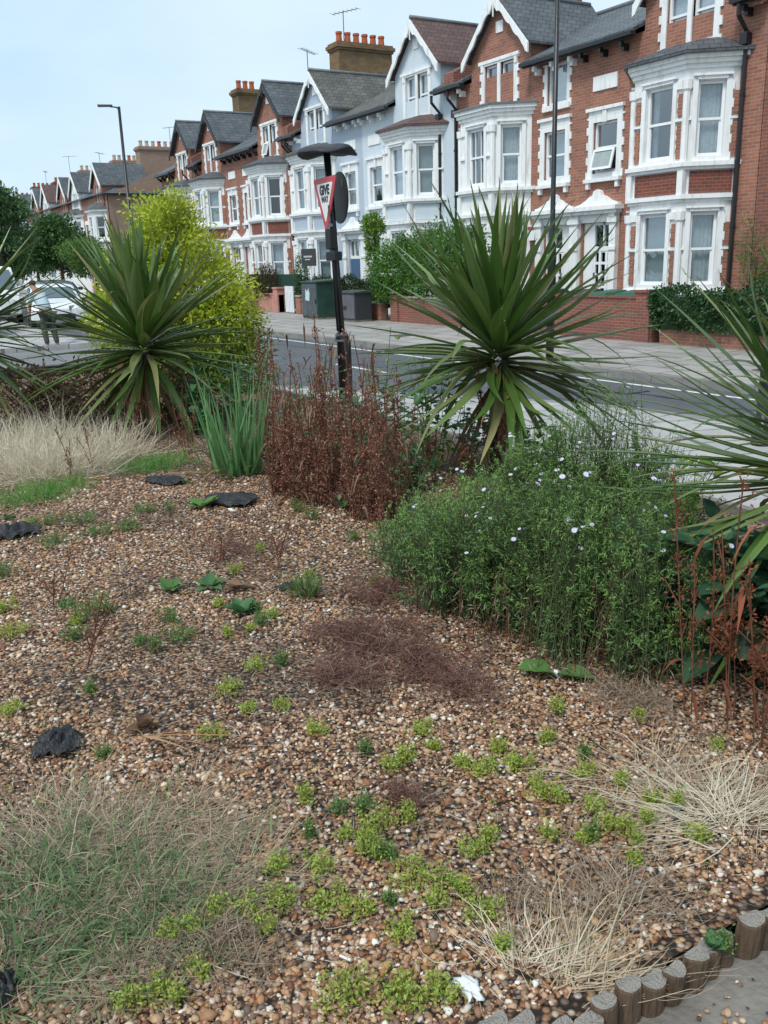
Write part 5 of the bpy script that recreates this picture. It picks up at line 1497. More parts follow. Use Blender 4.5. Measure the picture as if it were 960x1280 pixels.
def gravelmat():
    m = bpy.data.materials.new('pea_gravel'); m.use_nodes = True
    n = m.node_tree.nodes; l = m.node_tree.links
    b = n['Principled BSDF']; b.inputs['Roughness'].default_value = .75; b.inputs['Specular IOR Level'].default_value = .3
    tcn = n.new('ShaderNodeTexCoord')
    vo = n.new('ShaderNodeTexVoronoi'); vo.inputs['Scale'].default_value = 62; l.new(tcn.outputs['Object'], vo.inputs['Vector'])
    bw = n.new('ShaderNodeSeparateColor'); l.new(vo.outputs['Color'], bw.inputs[0])
    r = n.new('ShaderNodeValToRGB'); r.color_ramp.interpolation = 'LINEAR'
    setramp(r, PEB)
    l.new(bw.outputs[0], r.inputs[0])
    # dirt, dry moss and fine litter between and over the stones
    nz = n.new('ShaderNodeTexNoise'); nz.inputs['Scale'].default_value = 1.3; nz.inputs['Detail'].default_value = 9; nz.inputs['Roughness'].default_value = .68
    l.new(tcn.outputs['Object'], nz.inputs['Vector'])
    mr = n.new('ShaderNodeMapRange'); mr.inputs[1].default_value = .44; mr.inputs[2].default_value = .66; mr.inputs[4].default_value = .85
    l.new(nz.outputs['Fac'], mr.inputs[0])
    n2 = n.new('ShaderNodeTexNoise'); n2.inputs['Scale'].default_value = 35; n2.inputs['Detail'].default_value = 5; l.new(tcn.outputs['Object'], n2.inputs['Vector'])
    dr = n.new('ShaderNodeValToRGB'); setramp(dr, [(.035, .022, .015), (.10, .062, .043), (.19, .13, .095)]); l.new(n2.outputs['Fac'], dr.inputs[0])
    mx = n.new('ShaderNodeMix'); mx.data_type = 'RGBA'; l.new(mr.outputs[0], mx.inputs[0]); l.new(r.outputs[0], mx.inputs[6]); l.new(dr.outputs[0], mx.inputs[7])
    # soil in the joints, darkened to paint in the shade between the stones
    jr = n.new('ShaderNodeMapRange'); jr.inputs[1].default_value = .35; jr.inputs[2].default_value = .65; l.new(vo.outputs['Distance'], jr.inputs[0])
    mx2 = n.new('ShaderNodeMix'); mx2.data_type = 'RGBA'; l.new(jr.outputs[0], mx2.inputs[0]); l.new(mx.outputs[2], mx2.inputs[6]); mx2.inputs[7].default_value = (.022, .015, .011, 1)
    l.new(mx2.outputs[2], b.inputs['Base Color'])
    bp = n.new('ShaderNodeBump'); bp.inputs['Strength'].default_value = 1; bp.inputs['Distance'].default_value = .010; bp.invert = True
    l.new(vo.outputs['Distance'], bp.inputs['Height']); l.new(bp.outputs[0], b.inputs['Normal'])
    return m
def setramp(r, cols, const=False):
    el = r.color_ramp.elements
    while len(el) > 1: el.remove(el[0])
    el[0].position = 0; el[0].color = (*cols[0], 1)
    for i, c in enumerate(cols[1:], 1):
        e = el.new(i / (len(cols) - 1)); e.color = (*c, 1)
PEB = [(0.043, 0.034, 0.03), (0.183, 0.078, 0.041), (0.366, 0.169, 0.076), (0.512, 0.325, 0.179), (0.244, 0.098, 0.048), (0.708, 0.598, 0.469), (0.403, 0.208, 0.103), (0.11, 0.085, 0.076), (0.561, 0.377, 0.221), (0.293, 0.195, 0.138), (0.268, 0.117, 0.055), (0.8, 0.793, 0.718)]
M['gravel'] = gravelmat()
struct(np_obj('gravel_bed', V, Q, M['gravel'], smooth=True))
# edge of the bed towards the pavement
m = MB(); m.box(-13.8, 3, 5.36, 5.44, .05, .2); struct(m.build('bed_edging_kerb', M['concrete']))

# loose pebbles, real stones lying on the bed
M['pebbles'] = leafmat('pebble_stones', PEB, .6, 0, .35)
def ico():
    t = (1 + 5 ** .5) / 2
    v = np.array([(-1, t, 0), (1, t, 0), (-1, -t, 0), (1, -t, 0), (0, -1, t), (0, 1, t), (0, -1, -t), (0, 1, -t), (t, 0, -1), (t, 0, 1), (-t, 0, -1), (-t, 0, 1)], float)
    v /= np.linalg.norm(v[0])
    f = np.array([(0, 11, 5), (0, 5, 1), (0, 1, 7), (0, 7, 10), (0, 10, 11), (1, 5, 9), (5, 11, 4), (11, 10, 2), (10, 7, 6), (7, 1, 8), (3, 9, 4), (3, 4, 2), (3, 2, 6), (3, 6, 8), (3, 8, 9), (4, 9, 5), (2, 4, 11), (6, 2, 10), (8, 6, 7), (9, 8, 1)])
    return v, f
def rocks(P, S, flat=.6, elong=.35):
    v, f = ico(); N = len(P)
    a = rng.uniform(0, 2 * np.pi, N); c, s = np.cos(a), np.sin(a)
    sc = np.stack([S * (1 + elong * rng.random(N)), S * (1 - elong * .5 * rng.random(N)), S * flat * rng.uniform(.75, 1.2, N)], 1)
    W = v[None] * (1 + .16 * rng.standard_normal((N, 12, 1))) * sc[:, None, :]
    tx = rng.normal(0, .3, N)[:, None]
    W[..., 2] += W[..., 0] * tx
    x = W[..., 0] * c[:, None] - W[..., 1] * s[:, None]; y = W[..., 0] * s[:, None] + W[..., 1] * c[:, None]
    V = np.stack([x, y, W[..., 2]], -1) + P[:, None, :]
    F_ = (np.arange(N)[:, None, None] * 12 + f[None]).reshape(-1, 3)
    return V.reshape(-1, 3), F_
def scatter_fan(n, r0, r1, p=1.0, a0=106, a1=190):
    r = (r0 ** p + rng.random(n) * (r1 ** p - r0 ** p)) ** (1 / p)
    a = np.radians(rng.uniform(a0, a1, n))
    x, y = r * np.cos(a), r * np.sin(a)
    return x, y
x, y = scatter_fan(205000, .9, 6.8, 1.2)
k = (x < edge_x(y) - .05) & (y < 3.6); x, y = x[k], y[k]
# bare soil and moss patches keep fewer stones
def patchy(x, y):
    return (.9 * np.sin(x * 1.9 + 1.3 * np.sin(y * 2.2)) * np.sin(y * 2.3 + 1.1 * np.sin(x * 2.7)) + .6 * np.sin(x * 5.1 + 2 * np.sin(y * 4.1)) * np.sin(y * 6.3 + 1)
            + .45 * np.sin(x * 13 + 2 * np.sin(y * 9)) * np.sin(y * 15 + x * 4) + .35 * np.sin(x * 31 + y * 17) * np.sin(y * 29 - x * 11))
pn = patchy(x, y)
k = rng.random(len(x)) < np.interp(pn, [-.2, .35, .8], [1, .55, .12]) * np.interp(np.hypot(x, y), [2.5, 5], [1, .6]); x, y = x[k], y[k]
d_ = np.hypot(x, y)
S = rng.lognormal(math.log(.0050), .34, len(x)) * np.interp(d_, [1, 3, 6], [1, 1.05, 1.35])
P_ = np.stack([x, y, hgt(x, y) + S * .25], 1)
V, F3 = rocks(P_, S)
pb = np_obj('loose_pebbles', V, F3, M['pebbles'], smooth=True); pb['kind'] = 'stuff'
# a few pebbles spilt over the edging onto the path
x = edge_x(np.zeros(1))[0] * 0 + rng.uniform(-1.0, -.75, 260); y = rng.uniform(.6, 2.2, 260)
x = np.minimum(x, -1.0 + .25 * rng.random(260) ** 2 + .02)
V, F3 = rocks(np.stack([x, y, np.full(260, .455)], 1), rng.lognormal(math.log(.006), .3, 260))
pb = np_obj('spilt_pebbles', V, F3, M['pebbles'], smooth=True); pb['kind'] = 'stuff'

# path
m = MB(); m.add([(-1.04, 4.5, .45), (-1.05, 1.08, .45), (-1.52, -.5, .45), (-3.2, -6, .45), (9, -6, .45), (9, 4.5, .45)], [tuple(range(8))])
m.add([(-1.02, 4.5, .45), (9, 4.5, .45), (9, 4.5, .1), (-1.02, 4.5, .1)], [(0, 1, 2, 3)])
struct(m.build('path', M['concrete'], fix=False))

# log edging: half round timber posts, each one its own
def woodmat(name, endc, sidec):
    m = bpy.data.materials.new(name); m.use_nodes = True
    n = m.node_tree.nodes; l = m.node_tree.links
    b = n['Principled BSDF']; b.inputs['Roughness'].default_value = .9; b.inputs['Specular IOR Level'].default_value = .15
    tcn = n.new('ShaderNodeTexCoord'); gm = n.new('ShaderNodeNewGeometry'); sp = n.new('ShaderNodeSeparateXYZ')
    vt = n.new('ShaderNodeVectorTransform'); vt.vector_type = 'NORMAL'; vt.convert_from = 'WORLD'; vt.convert_to = 'OBJECT'
    l.new(gm.outputs['Normal'], vt.inputs[0]); l.new(vt.outputs[0], sp.inputs[0])
    wv = n.new('ShaderNodeTexNoise'); wv.inputs['Scale'].default_value = 110; wv.inputs['Detail'].default_value = 4
    mp_ = n.new('ShaderNodeMapping'); mp_.inputs['Scale'].default_value = (1, 1, .12); l.new(tcn.outputs['Object'], mp_.inputs[0]); l.new(mp_.outputs[0], wv.inputs['Vector'])
    r1 = n.new('ShaderNodeValToRGB'); setramp(r1, [tuple(c * .45 for c in sidec), sidec, tuple(c * 1.5 for c in sidec)]); l.new(wv.outputs['Fac'], r1.inputs[0])
    rg = n.new('ShaderNodeTexWave'); rg.wave_type = 'RINGS'; rg.rings_direction = 'Z'; rg.inputs['Scale'].default_value = 55; rg.inputs['Distortion'].default_value = 2; rg.inputs['Detail'].default_value = 3
    l.new(tcn.outputs['Object'], rg.inputs['Vector'])
    r2 = n.new('ShaderNodeValToRGB'); setramp(r2, [tuple(c * .8 for c in endc), endc]); l.new(rg.outputs['Fac'], r2.inputs[0])
    mx = n.new('ShaderNodeMix'); mx.data_type = 'RGBA'; st = n.new('ShaderNodeMath'); st.operation = 'GREATER_THAN'; st.inputs[1].default_value = .7
    l.new(sp.outputs[2], st.inputs[0]); l.new(st.outputs[0], mx.inputs[0]); l.new(r1.outputs[0], mx.inputs[6]); l.new(r2.outputs[0], mx.inputs[7])
    l.new(mx.outputs[2], b.inputs['Base Color'])
    bp = n.new('ShaderNodeBump'); bp.inputs['Strength'].default_value = 1; bp.inputs['Distance'].default_value = .012; l.new(wv.outputs['Fac'], bp.inputs['Height']); l.new(bp.outputs[0], b.inputs['Normal'])
    return m
M['log'] = woodmat('weathered_log', (.30, .275, .24), (.125, .085, .058))
lp = []
yy = 3.4
while yy > -.6:
    lp.append((float(edge_x(yy)) + .025, yy)); yy -= .060
near_logs = ['split-topped grey log', 'log leaning towards the path']
for i, (lx, ly) in enumerate(lp):
    r_ = .031 + .003 * math.sin(i * 2.3); n_ = 14; ht = .53 + .012 * math.sin(i * 1.7) + .008 * math.sin(i * 5.1)
    tilt = (.10 * math.sin(i * 1.31) + .05, .06 * math.sin(i * 2.1))
    vs = []; 
    lv = [(.0, 1.0), (.14, 1.0), (.152, .96), (.156, .88)]
    L0 = ht - .38
    lv = [(0, 1), (L0 * .5, 1.0), (L0 - .006, 1.0), (L0, .93)]
    for z, f in lv:
        for k in range(n_):
            a = 2 * math.pi * k / n_
            q = r_ * f * (1 + .035 * math.sin(3 * a + i) + .02 * math.sin(7 * a + i * 2))
            cxl = q * math.cos(a); cxl = max(cxl, -.012)      # flat back towards the gravel
            vs.append((cxl + tilt[0] * z, q * math.sin(a) + tilt[1] * z, z + (.004 * math.sin(a * 2 + i) if z > .1 else 0)))
    fs = [(j * n_ + k, j * n_ + (k + 1) % n_, (j + 1) * n_ + (k + 1) % n_, (j + 1) * n_ + k) for j in range(3) for k in range(n_)]
    fs += [tuple(range(n_))[::-1], tuple(range(3 * n_, 4 * n_))]
    o = MB().add(vs, fs).build('edging_log', M['log']); o.location = (lx, ly, .38)
    tag(o, 'short weathered log in the edging between gravel and path', 'edging log', 'logs edging the gravel bed')

# ------------------------------------------------------------------ plant materials
M['sword'] = leafmat('cordyline_leaves', [(.05, .105, .02), (.08, .155, .03), (.12, .20, .045), (.19, .26, .09), (.065, .13, .025), (.30, .28, .12)], .3, .18, .7, noise=.2)
M['sword_dead'] = leafmat('dead_cordyline_leaves', [(.24, .16, .08), (.34, .24, .12), (.18, .12, .06), (.30, .27, .10)], .7, .2)
M['spurge'] = leafmat('spurge_leaves', [(.30, .42, .07), (.42, .52, .10), (.22, .36, .06), (.50, .54, .12), (.44, .38, .13)], .55, .35, noise=.2)
M['spurge_g'] = leafmat('green_weed_leaves', [(.11, .22, .06), (.17, .30, .09), (.09, .17, .05), (.22, .34, .10)], .5, .35)
M['moss_stem'] = mat('reddish_weed_stem', (.22, .12, .07), .7, .2)
M['grass_green'] = leafmat('blue_green_grass', [(.06, .12, .05), (.10, .19, .07), (.15, .25, .10), (.26, .31, .15), (.09, .16, .06), (.36, .33, .20)], .5, .3)
M['grass_fresh'] = leafmat('fresh_grass', [(.10, .24, .05), (.14, .32, .07), (.20, .38, .09)], .5, .35)
M['straw'] = leafmat('straw', [(.46, .36, .23), (.60, .49, .34), (.36, .27, .17), (.68, .59, .44), (.52, .40, .26)], .65, .25)
M['straw_pale'] = leafmat('bleached_straw', [(.66, .58, .44), (.76, .69, .54), (.54, .45, .31), (.80, .75, .62)], .6, .25)
M['straw_dull'] = leafmat('dull_straw', [(.28, .21, .15), (.38, .29, .20), (.22, .16, .12), (.44, .35, .26)], .7, .2)
M['iris'] = leafmat('iris_leaves', [(.10, .24, .09), (.14, .30, .11), (.19, .36, .14), (.12, .26, .11)], .42, .3, .45)
M['dock'] = leafmat('dried_dock_seed', [(0.109, 0.041, 0.029), (0.174, 0.065, 0.043), (0.246, 0.102, 0.065), (0.131, 0.051, 0.036), (0.493, 0.29, 0.217), (0.203, 0.087, 0.065), (0.29, 0.131, 0.087)], .8, .1)
M['dock_stem'] = mat('dried_dock_stem', (.20, .085, .05), .75, .2, var=.4, vscale=12)
M['rust'] = leafmat('rusty_dead_leaves', [(.17, .045, .02), (.25, .07, .03), (.12, .035, .02), (.30, .11, .05)], .7, .15)
M['aster'] = leafmat('aster_leaves', [(.055, .13, .035), (.085, .19, .05), (.12, .25, .065), (.16, .29, .08), (.07, .16, .045)], .5, .3, noise=.25)
M['petal'] = mat('pale_lilac_petal', (.58, .56, .76), .6, .2)
M['flower_eye'] = mat('yellow_flower_eye', (.55, .42, .08), .7, .2)
M['purple_mat'] = leafmat('dried_purple_weed', [(.12, .055, .045), (.18, .085, .065), (.24, .13, .10), (.10, .045, .04), (.28, .18, .14)], .8, .1)
M['mallow'] = leafmat('mallow_leaves', [(.05, .14, .05), (.08, .19, .07), (.11, .24, .09), (.06, .15, .07)], .5, .3)
M['mallow_dark'] = leafmat('hollyhock_leaves', [(.035, .10, .055), (.05, .13, .07), (.07, .16, .08)], .45, .25)
M['brown_leaf'] = leafmat('withered_leaves', [(.11, .06, .035), (.20, .12, .07), (.27, .17, .10), (.08, .045, .03)], .8, .15)
M['fabric'] = mat('torn_black_membrane', (.018, .018, .02), .45, .5, bump=.6, bscale=60, var=.3, vscale=20)
M['white_plastic'] = mat('white_plastic_scrap', (.75, .78, .78), .35, .5)

def gp(px, py):
    """ground point of the bed seen at a photo pixel"""
    z = .5
    for _ in range(4):
        x, y, _z = G(px, py, z); z = h1p(x, y)
    return x, y, z
def z_at(px, py, x, y):
    r = ray(px, py); t = (x * r[0] + y * r[1]) / (r[0] ** 2 + r[1] ** 2)
    return float(r[2] * t + CZ)

# ------------------------------------------------------------------ spiky palms
def spiky(x, y, cz, R, n, label, lean=(0, 0), w=.05, dead=14, seed=1, trunk_r=.06, emin=-42):
    global rng
    keep = rng; rng = np.random.default_rng(seed)
    z0 = h1p(x, y); root = empty('spiky_palm', (x, y, z0), label, 'palm', 'spiky palms in the gravel bed')
    H = cz - z0
    b = MB(); b.tube([(0, 0, -.1), (lean[0] * .4, lean[1] * .4, H * .5), (lean[0], lean[1], H)], [trunk_r, trunk_r * .85, trunk_r * 1.2], 10); b.build('trunk', M['bark'], root, world=False, smooth=True)
    g_ = rng.random(n)
    el = np.radians(np.interp(g_, [0, .16, .5, 1], [emin, -4, 36, 86]) + rng.normal(0, 6, n))
    az = np.arange(n) * 2.39996 + rng.normal(0, .12, n)
    d = np.stack([np.cos(el) * np.cos(az), np.cos(el) * np.sin(az), np.sin(el)], 1)
    base = np.array([lean[0], lean[1], H]) + d * .05 + np.stack([0 * el, 0 * el, .10 * np.sin(el)], 1)
    L = R * rng.uniform(.78, 1.08, n) * np.interp(np.degrees(el), [-50, 0, 45, 90], [.85, 1.0, 1.02, .9])
    bend = np.interp(np.degrees(el), [-50, 0, 50, 90], [.10, .11, .04, .0]) * rng.uniform(.3, 1.8, n)
    W = w * rng.uniform(.75, 1.2, n)
    wv_ = rng.normal(0, .035, (n, 3)); kk_ = rng.random(n) < .12; bend = np.where(kk_, bend + rng.uniform(.2, .6, n), bend)
    V, Q = strips(base, d, L, W, bend, segs=8, fold=.5, prof='sword', wav=wv_)
    np_obj('leaves', V, Q, M['sword'], root)
    # withered tips
    k_ = np.where(rng.random(n) < .35)[0]; tp_ = base[k_] + d[k_] * L[k_][:, None] - np.array([0, 0, 1.]) * (bend[k_] * L[k_])[:, None]
    td_ = nrm(d[k_] - 2 * bend[k_][:, None] * np.array([0, 0, 1.]))
    V, Q = strips(tp_ - td_ * .05, td_ + rng.normal(0, .1, td_.shape), rng.uniform(.06, .12, len(k_)), W[k_] * .16, .25, segs=3, prof='taper'); VQt = (V, Q)
    nd = dead
    az = rng.uniform(0, 6.28, nd); el = np.radians(rng.uniform(-75, -35, nd))
    d = np.stack([np.cos(el) * np.cos(az), np.cos(el) * np.sin(az), np.sin(el)], 1)
    base = np.array([lean[0] * .8, lean[1] * .8, H * .85]) + d * .04
    V, Q = strips(base, d, np.minimum(R * rng.uniform(.5, .9, nd), H * 1.15), w * .8, .2, segs=6, fold=.5, prof='sword')
    V, Q = cat((V, Q), VQt); np_obj('dead_leaves', V, Q, M['sword_dead'], root)
    rng = keep
    return root
xa, ya, _ = G(622, 590, .5)
spiky(xa, ya, z_at(632, 452, xa, ya), 1.12, 215, 'largest-looking spiky palm in the middle, in front of the house doors', w=.066, seed=11, dead=6, emin=-20)
xb, yb, _ = G(190, 535, .5)
spiky(xb, yb, z_at(194, 440, xb, yb), 1.18, 200, 'spiky palm in front of the golden shrub', w=.070, seed=23, dead=16)
xc, yc, _ = G(-32, 545, .5)
spiky(xc, yc, z_at(-28, 425, xc, yc), 1.15, 190, 'spiky palm cut by the left edge of the view', w=.058, seed=31, dead=20)
xd, yd, _ = G(1022, 780, .5)
spiky(xd, yd, z_at(1018, 605, xd, yd), .98, 260, 'spiky palm cut by the right edge, above the dark round leaves', w=.036, seed=44, dead=8)

# ------------------------------------------------------------------ golden shrub
xs0, ys0, _ = G(226, 492, .45)
gs = empty('golden_shrub', (xs0, ys0, .4), 'tall golden green shrub behind the left-centre spiky palm', 'shrub')
foliage('golden_leaves', [(0, 0, 1.75, .55, .5, .5), (-.42, -.2, 1.45, .5, .45, .5), (.35, .25, 1.35, .55, .5, .5), (-.1, 0, 2.05, .35, .3, .38), (-.65, -.3, 1.15, .4, .4, .45), (.72, .42, 1.0, .42, .4, .45), (.15, .1, 2.2, .22, .2, .25), (-.95, -.5, .95, .35, .35, .4)], 25000, .060, M['gold'], gs, shell=.45, asp=.5)
foliage('green_leaves', [(0, 0, .75, .75, .65, .6), (-.5, -.2, .6, .6, .5, .55), (.5, .35, .65, .65, .55, .55), (.7, .5, .35, .5, .45, .4), (-.1, -.2, .3, .8, .6, .35)], 15000, .06, M['gold_low'], gs, shell=.45, asp=.5)
b = MB(); 
for i in range(16):
    a_ = i * 2.4; q = .25 + .5 * (i % 4) / 4
    b.tube([(.05 * math.cos(a_), .05 * math.sin(a_), -.2), (q * .5 * math.cos(a_), q * .5 * math.sin(a_), .9), (q * 1.1 * math.cos(a_), q * 1.1 * math.sin(a_), 1.7 + .3 * math.sin(i))], [.025, .015, .005], 5)
b.build('branches', M['bark'], gs, world=False)
# shoots that stick out of the crown
n = 60; d = nrm(rand_dirs(n, .25, 1) * np.array([1, 1, 1.3])); s0 = d * np.array([.75, .65, 1.0]) * .8 + np.array([0, 0, 1.25])
PL = []; DL = []
for i in range(n):
    L_ = rng.uniform(.2, .45)
    for t in np.linspace(.1, 1, 13):
        PL.append(s0[i] + d[i] * L_ * t + np.array([0, 0, .12 * t * t])); DL.append(nrm(d[i] * .6 + rand_dirs(1)[0] * .9))
V, Q = leaves(np.array(PL), np.array(DL), rng.uniform(.04, .07, len(PL)), .028)
V2, Q2 = tubes_np(s0, s0 + d * .32 + np.array([0, 0, .08]), .004, .002)
V, Q = cat((V, Q), (V2, Q2)); np_obj('shoots', V, Q, M['gold'], gs)

# ------------------------------------------------------------------ grasses
def tuft(x, y, label, n, L, W, m, spread=.08, el=(35, 88), bend=.35, name='grass_tuft', cat_='grass', group=None, extra=None, segs=5, az=None, root=None, part='blades', wavy=.11):
    z = h1p(x, y)
    r_ = root or empty(name, (x, y, z), label, cat_, group)
    a = rng.uniform(0, 2 * np.pi, n) if az is None else np.radians(rng.uniform(az[0], az[1], n))
    e = np.radians(rng.uniform(el[0], el[1], n))
    d = np.stack([np.cos(e) * np.cos(a), np.cos(e) * np.sin(a), np.sin(e)], 1)
    rr = spread * np.sqrt(rng.random(n)); b_ = np.stack([rr * np.cos(a + rng.normal(0, .9, n)), rr * np.sin(a + rng.normal(0, .9, n)), np.full(n, -.01)], 1)
    V, Q = strips(b_, d, L * rng.uniform(.45, 1.1, n), W * rng.uniform(.6, 1.3, n), bend * rng.uniform(.3, 1.5, n), segs=segs, prof='taper', twist=1.2, wav=rng.normal(0, wavy * L, (n, 3)))
    V[:, 2] = np.maximum(V[:, 2], .006 + .012 * np.repeat(rng.random(n), len(V) // n))
    np_obj(part, V, Q, m, r_)
    return r_
# bleached grass stand at the left
GB = 'bleached grass clumps at the left'
bl_pts = [(10, 588, 'pale straw clump at the very left edge under the spiky palm'), (52, 596, 'pale upright straw clump left of centre in the bleached stand'), (95, 590, 'tall straw clump with dark dried spikes in it'), (135, 572, 'rightmost pale straw clump leaning over the green grass'), (20, 560, 'bleached clump behind the front ones beside the palm'), (75, 562, 'bleached clump at the back of the stand in the middle')]
for i, (px, py, lab) in enumerate(bl_pts):
    x, y, z = gp(px, py)
    t_ = tuft(x, y, lab, 540, .58, .0055, M['straw_pale'], spread=.26, el=(20, 88), bend=.40, name='dry_grass_clump', group=GB)
    tuft(x, y, None, 160, .26, .006, M['straw'], spread=.28, el=(5, 40), bend=.1, root=t_, part='fallen_blades')
for (px, py, lab) in ((72, 612, 'bright green feathery weed in front of the bleached grass'), (205, 580, 'soft green grass patch right of the bleached stand'), (178, 588, 'small green grass patch at the bleached stand edge'), (40, 625, 'low green tuft left below the feathery weed')):
    x, y, z = gp(px, py); tuft(x, y, lab, 420, .17, .006, M['grass_fresh'], spread=.22, el=(30, 85), bend=.3, name='green_grass_patch', group='green grass by the bleached stand')
# iris
x, y, z = gp(296, 592)
ir = tuft(x, y, 'upright clump of blue-green sword leaves left of the dried docks', 120, .84, .030, M['iris'], spread=.20, el=(70, 89), bend=.06, wavy=.025, name='iris_clump', cat_='iris')
tuft(x, y, None, 26, .55, .026, M['sword_dead'], spread=.18, el=(15, 80), bend=.35, wavy=.04, root=ir, part='dead_leaves')

# big mixed grass clump bottom left
gl = [(60, 1165, 'grass clump at the bottom left corner', 1, .5), (150, 1120, 'dense middle part clump of the bottom left grass', 1, .6), (225, 1115, 'grass clump right of the dense bottom left one', .55, .8), (40, 1100, 'grass clump at the left edge above the corner one', 1, .6), (120, 1070, 'straw-topped grass clump at the back of the bottom left group', .4, 1.3), (290, 1085, 'rightmost thin clump with long seed stems', .2, .6), (15, 1215, 'lowest grass clump touching the left edge', .8, .7), (185, 1180, 'front green clump beside the yellow-green weeds', .6, .8), (60, 1040, 'pale strawy clump at the left edge behind the green ones', .25, 1.2), (200, 1030, 'strawy thatch at the back of the grass, near the lying stalks', .15, 1.4)]
for i, (px, py, lab, gq, sq) in enumerate(gl):
    x, y, z = gp(px, py)
    t_ = tuft(x, y, lab, int(330 * gq), .15, .0060, M['grass_green'], spread=.17, el=(12, 75), bend=.45, name='grass_clump', group='mixed grass clumps at the bottom left')
    tuft(x, y, None, int(420 * sq), .14, .0028, M['straw_dull'], spread=.22, el=(0, 35), bend=.2, root=t_, part='dry_blades')
    tuft(x, y, None, int(150 * sq), .18, .0024, M['straw'], spread=.22, el=(0, 32), bend=.2, root=t_, part='stalks', az=(40, 230))
    tuft(x, y, None, int(12 * sq), .28, .0024, M['straw'], spread=.18, el=(12, 50), bend=.25, root=t_, part='tall_stalks', az=(80, 170))
# straw clumps at the right and bottom
for (px, py, n, L_, az, sp, lab, m_) in ((905, 1030, 420, .34, (60, 260), .09, 'sprawling bleached straw clump at the right edge', 'straw_pale'), (820, 985, 230, .30, (30, 330), .13, 'looser straw clump left of the sprawling one', 'straw'), (935, 1010, 160, .24, (0, 360), .1, 'small straw tuft behind the sprawling clump', 'straw'),
                                  (715, 1235, 260, .32, (60, 150), .07, 'arching straw clump by the end of the log edging', 'straw'), (770, 1150, 220, .24, (60, 190), .09, 'matted brownish straw lying towards the logs', 'straw_dull'), (650, 1215, 110, .26, (70, 200), .05, 'pale bent straw strands left of the arching clump', 'straw_pale')):
    x, y, z = gp(px, py); tuft(x, y, lab, int(n * .8), L_ * .95, .0032, M[m_], spread=sp * 1.5, el=(0, 24), bend=.22, name='straw_clump', group='straw clumps near the log edging', az=az)
# long reddish stalks lying on the gravel
ls = empty('fallen_stalks', gp(180, 930), 'long reddish brown stalks lying on the gravel right of the black fabric', 'stalks')
base = np.array(gp(178, 932)); P0 = []; D0 = []
ends = [(330, 938), (420, 985), (300, 970), (390, 950), (250, 975)]
for (a_, b_) in ends:
    e_ = np.array(gp(a_, b_)); P0.append((0, 0, .03)); D0.append(e_ - base)
D0 = np.array(D0); V, Q = strips(np.array(P0), D0 + np.array([0, 0, .08]), np.linalg.norm(D0, axis=1), .009, .09, segs=6, prof='taper', twist=.5)
np_obj('stalks', V, Q, leafmat('fallen_reddish_stalk', [(.34, .17, .09), (.42, .24, .13), (.26, .12, .07)], .7, .1), ls)

# small grassy clump in the gravel
x, y, z = gp(384, 745)
t_ = tuft(x, y, 'small upright green and brown grassy clump standing alone in the gravel', 130, .17, .011, M['spurge_g'], spread=.045, el=(55, 89), bend=.15, name='small_clump', cat_='plant')
tuft(x, y, None, 60, .15, .008, M['straw_dull'], spread=.05, el=(35, 85), bend=.2, root=t_, part='dry_blades')

# ------------------------------------------------------------------ yellow-green weeds
def weed(px, py, rpx, tall=1.0, kind='spurge', lab='', name='spurge_clump'):
    x, y, z = gp(px, py)
    dist = float(pix([(x, y, z)])[2][0]); R = rpx * dist / F
    r_ = empty(name, (x, y, z), lab, 'weed', 'low weeds dotted over the gravel')
    ns = int(max(6, min(42, 9 + R * 260)))
    a = rng.uniform(0, 6.28, ns); q = R * 1.25 * rng.random(ns) ** .7
    H = tall * rng.uniform(.010, .036, ns) * (1 + R * 5)
    A = np.stack([q * .55 * np.cos(a), q * .55 * np.sin(a), np.zeros(ns)], 1)
    B = np.stack([q * np.cos(a), q * np.sin(a), H], 1)
    Vs, Qs = tubes_np(A, B, .0011, .0008)
    np_obj('stems', Vs, Qs, M['moss_stem'], r_)
    nl = 20
    T = np.repeat(np.arange(ns), nl); t = rng.random(len(T)) ** .45
    P = A[T] * (1 - t)[:, None] + B[T] * t[:, None] + rng.normal(0, .0075, (len(T), 3)) * (1 + R * 2.5)
    P[:, 2] = np.maximum(P[:, 2], .003)
    d = nrm(rand_dirs(len(T), -.1, 1) + np.array([0, 0, .2]))
    V, Q = leaves(P, d, rng.uniform(.006, .013, len(T)) * (1 + R * 2), .0058 * (1 + R))
    np_obj('leaves', V, Q, M[kind], r_)
SPURGE = [(527, 916, 14), (682, 928, 11), (487, 962, 15), (605, 967, 16), (652, 962, 14), (674, 990, 24), (640, 958, 10), (728, 970, 14), (815, 1005, 11), (745, 1014, 15), (766, 1036, 12), (735, 1050, 13), (870, 1050, 13), (793, 1082, 9), (475, 1033, 22),
          (462, 1066, 19), (522, 1098, 33), (590, 1067, 15), (545, 1132, 15), (600, 1142, 25), (572, 1112, 12), (400, 1088, 20), (410, 1132, 24), (446, 1142, 18), (505, 1168, 17), (346, 1088, 15), (350, 1128, 20), (312, 1142, 17), (270, 1143, 15), (332, 1162, 15),
          (240, 1168, 16), (210, 1172, 14), (430, 1250, 32), (500, 1256, 34), (548, 1242, 25), (205, 1244, 22), (165, 1258, 17), (252, 1218, 13), (286, 866, 17), (320, 836, 12), (396, 916, 9), (266, 922, 14), (14, 892, 15), (15, 795, 19), (8, 762, 17),
          (628, 1186, 11), (458, 1052, 13), (512, 948, 8), (340, 772, 9), (700, 1003, 10), (580, 958, 10), (622, 940, 9)]
wh = ['beside bare pebbles', 'with reddish stems', 'spreading flat', 'with upright tips']
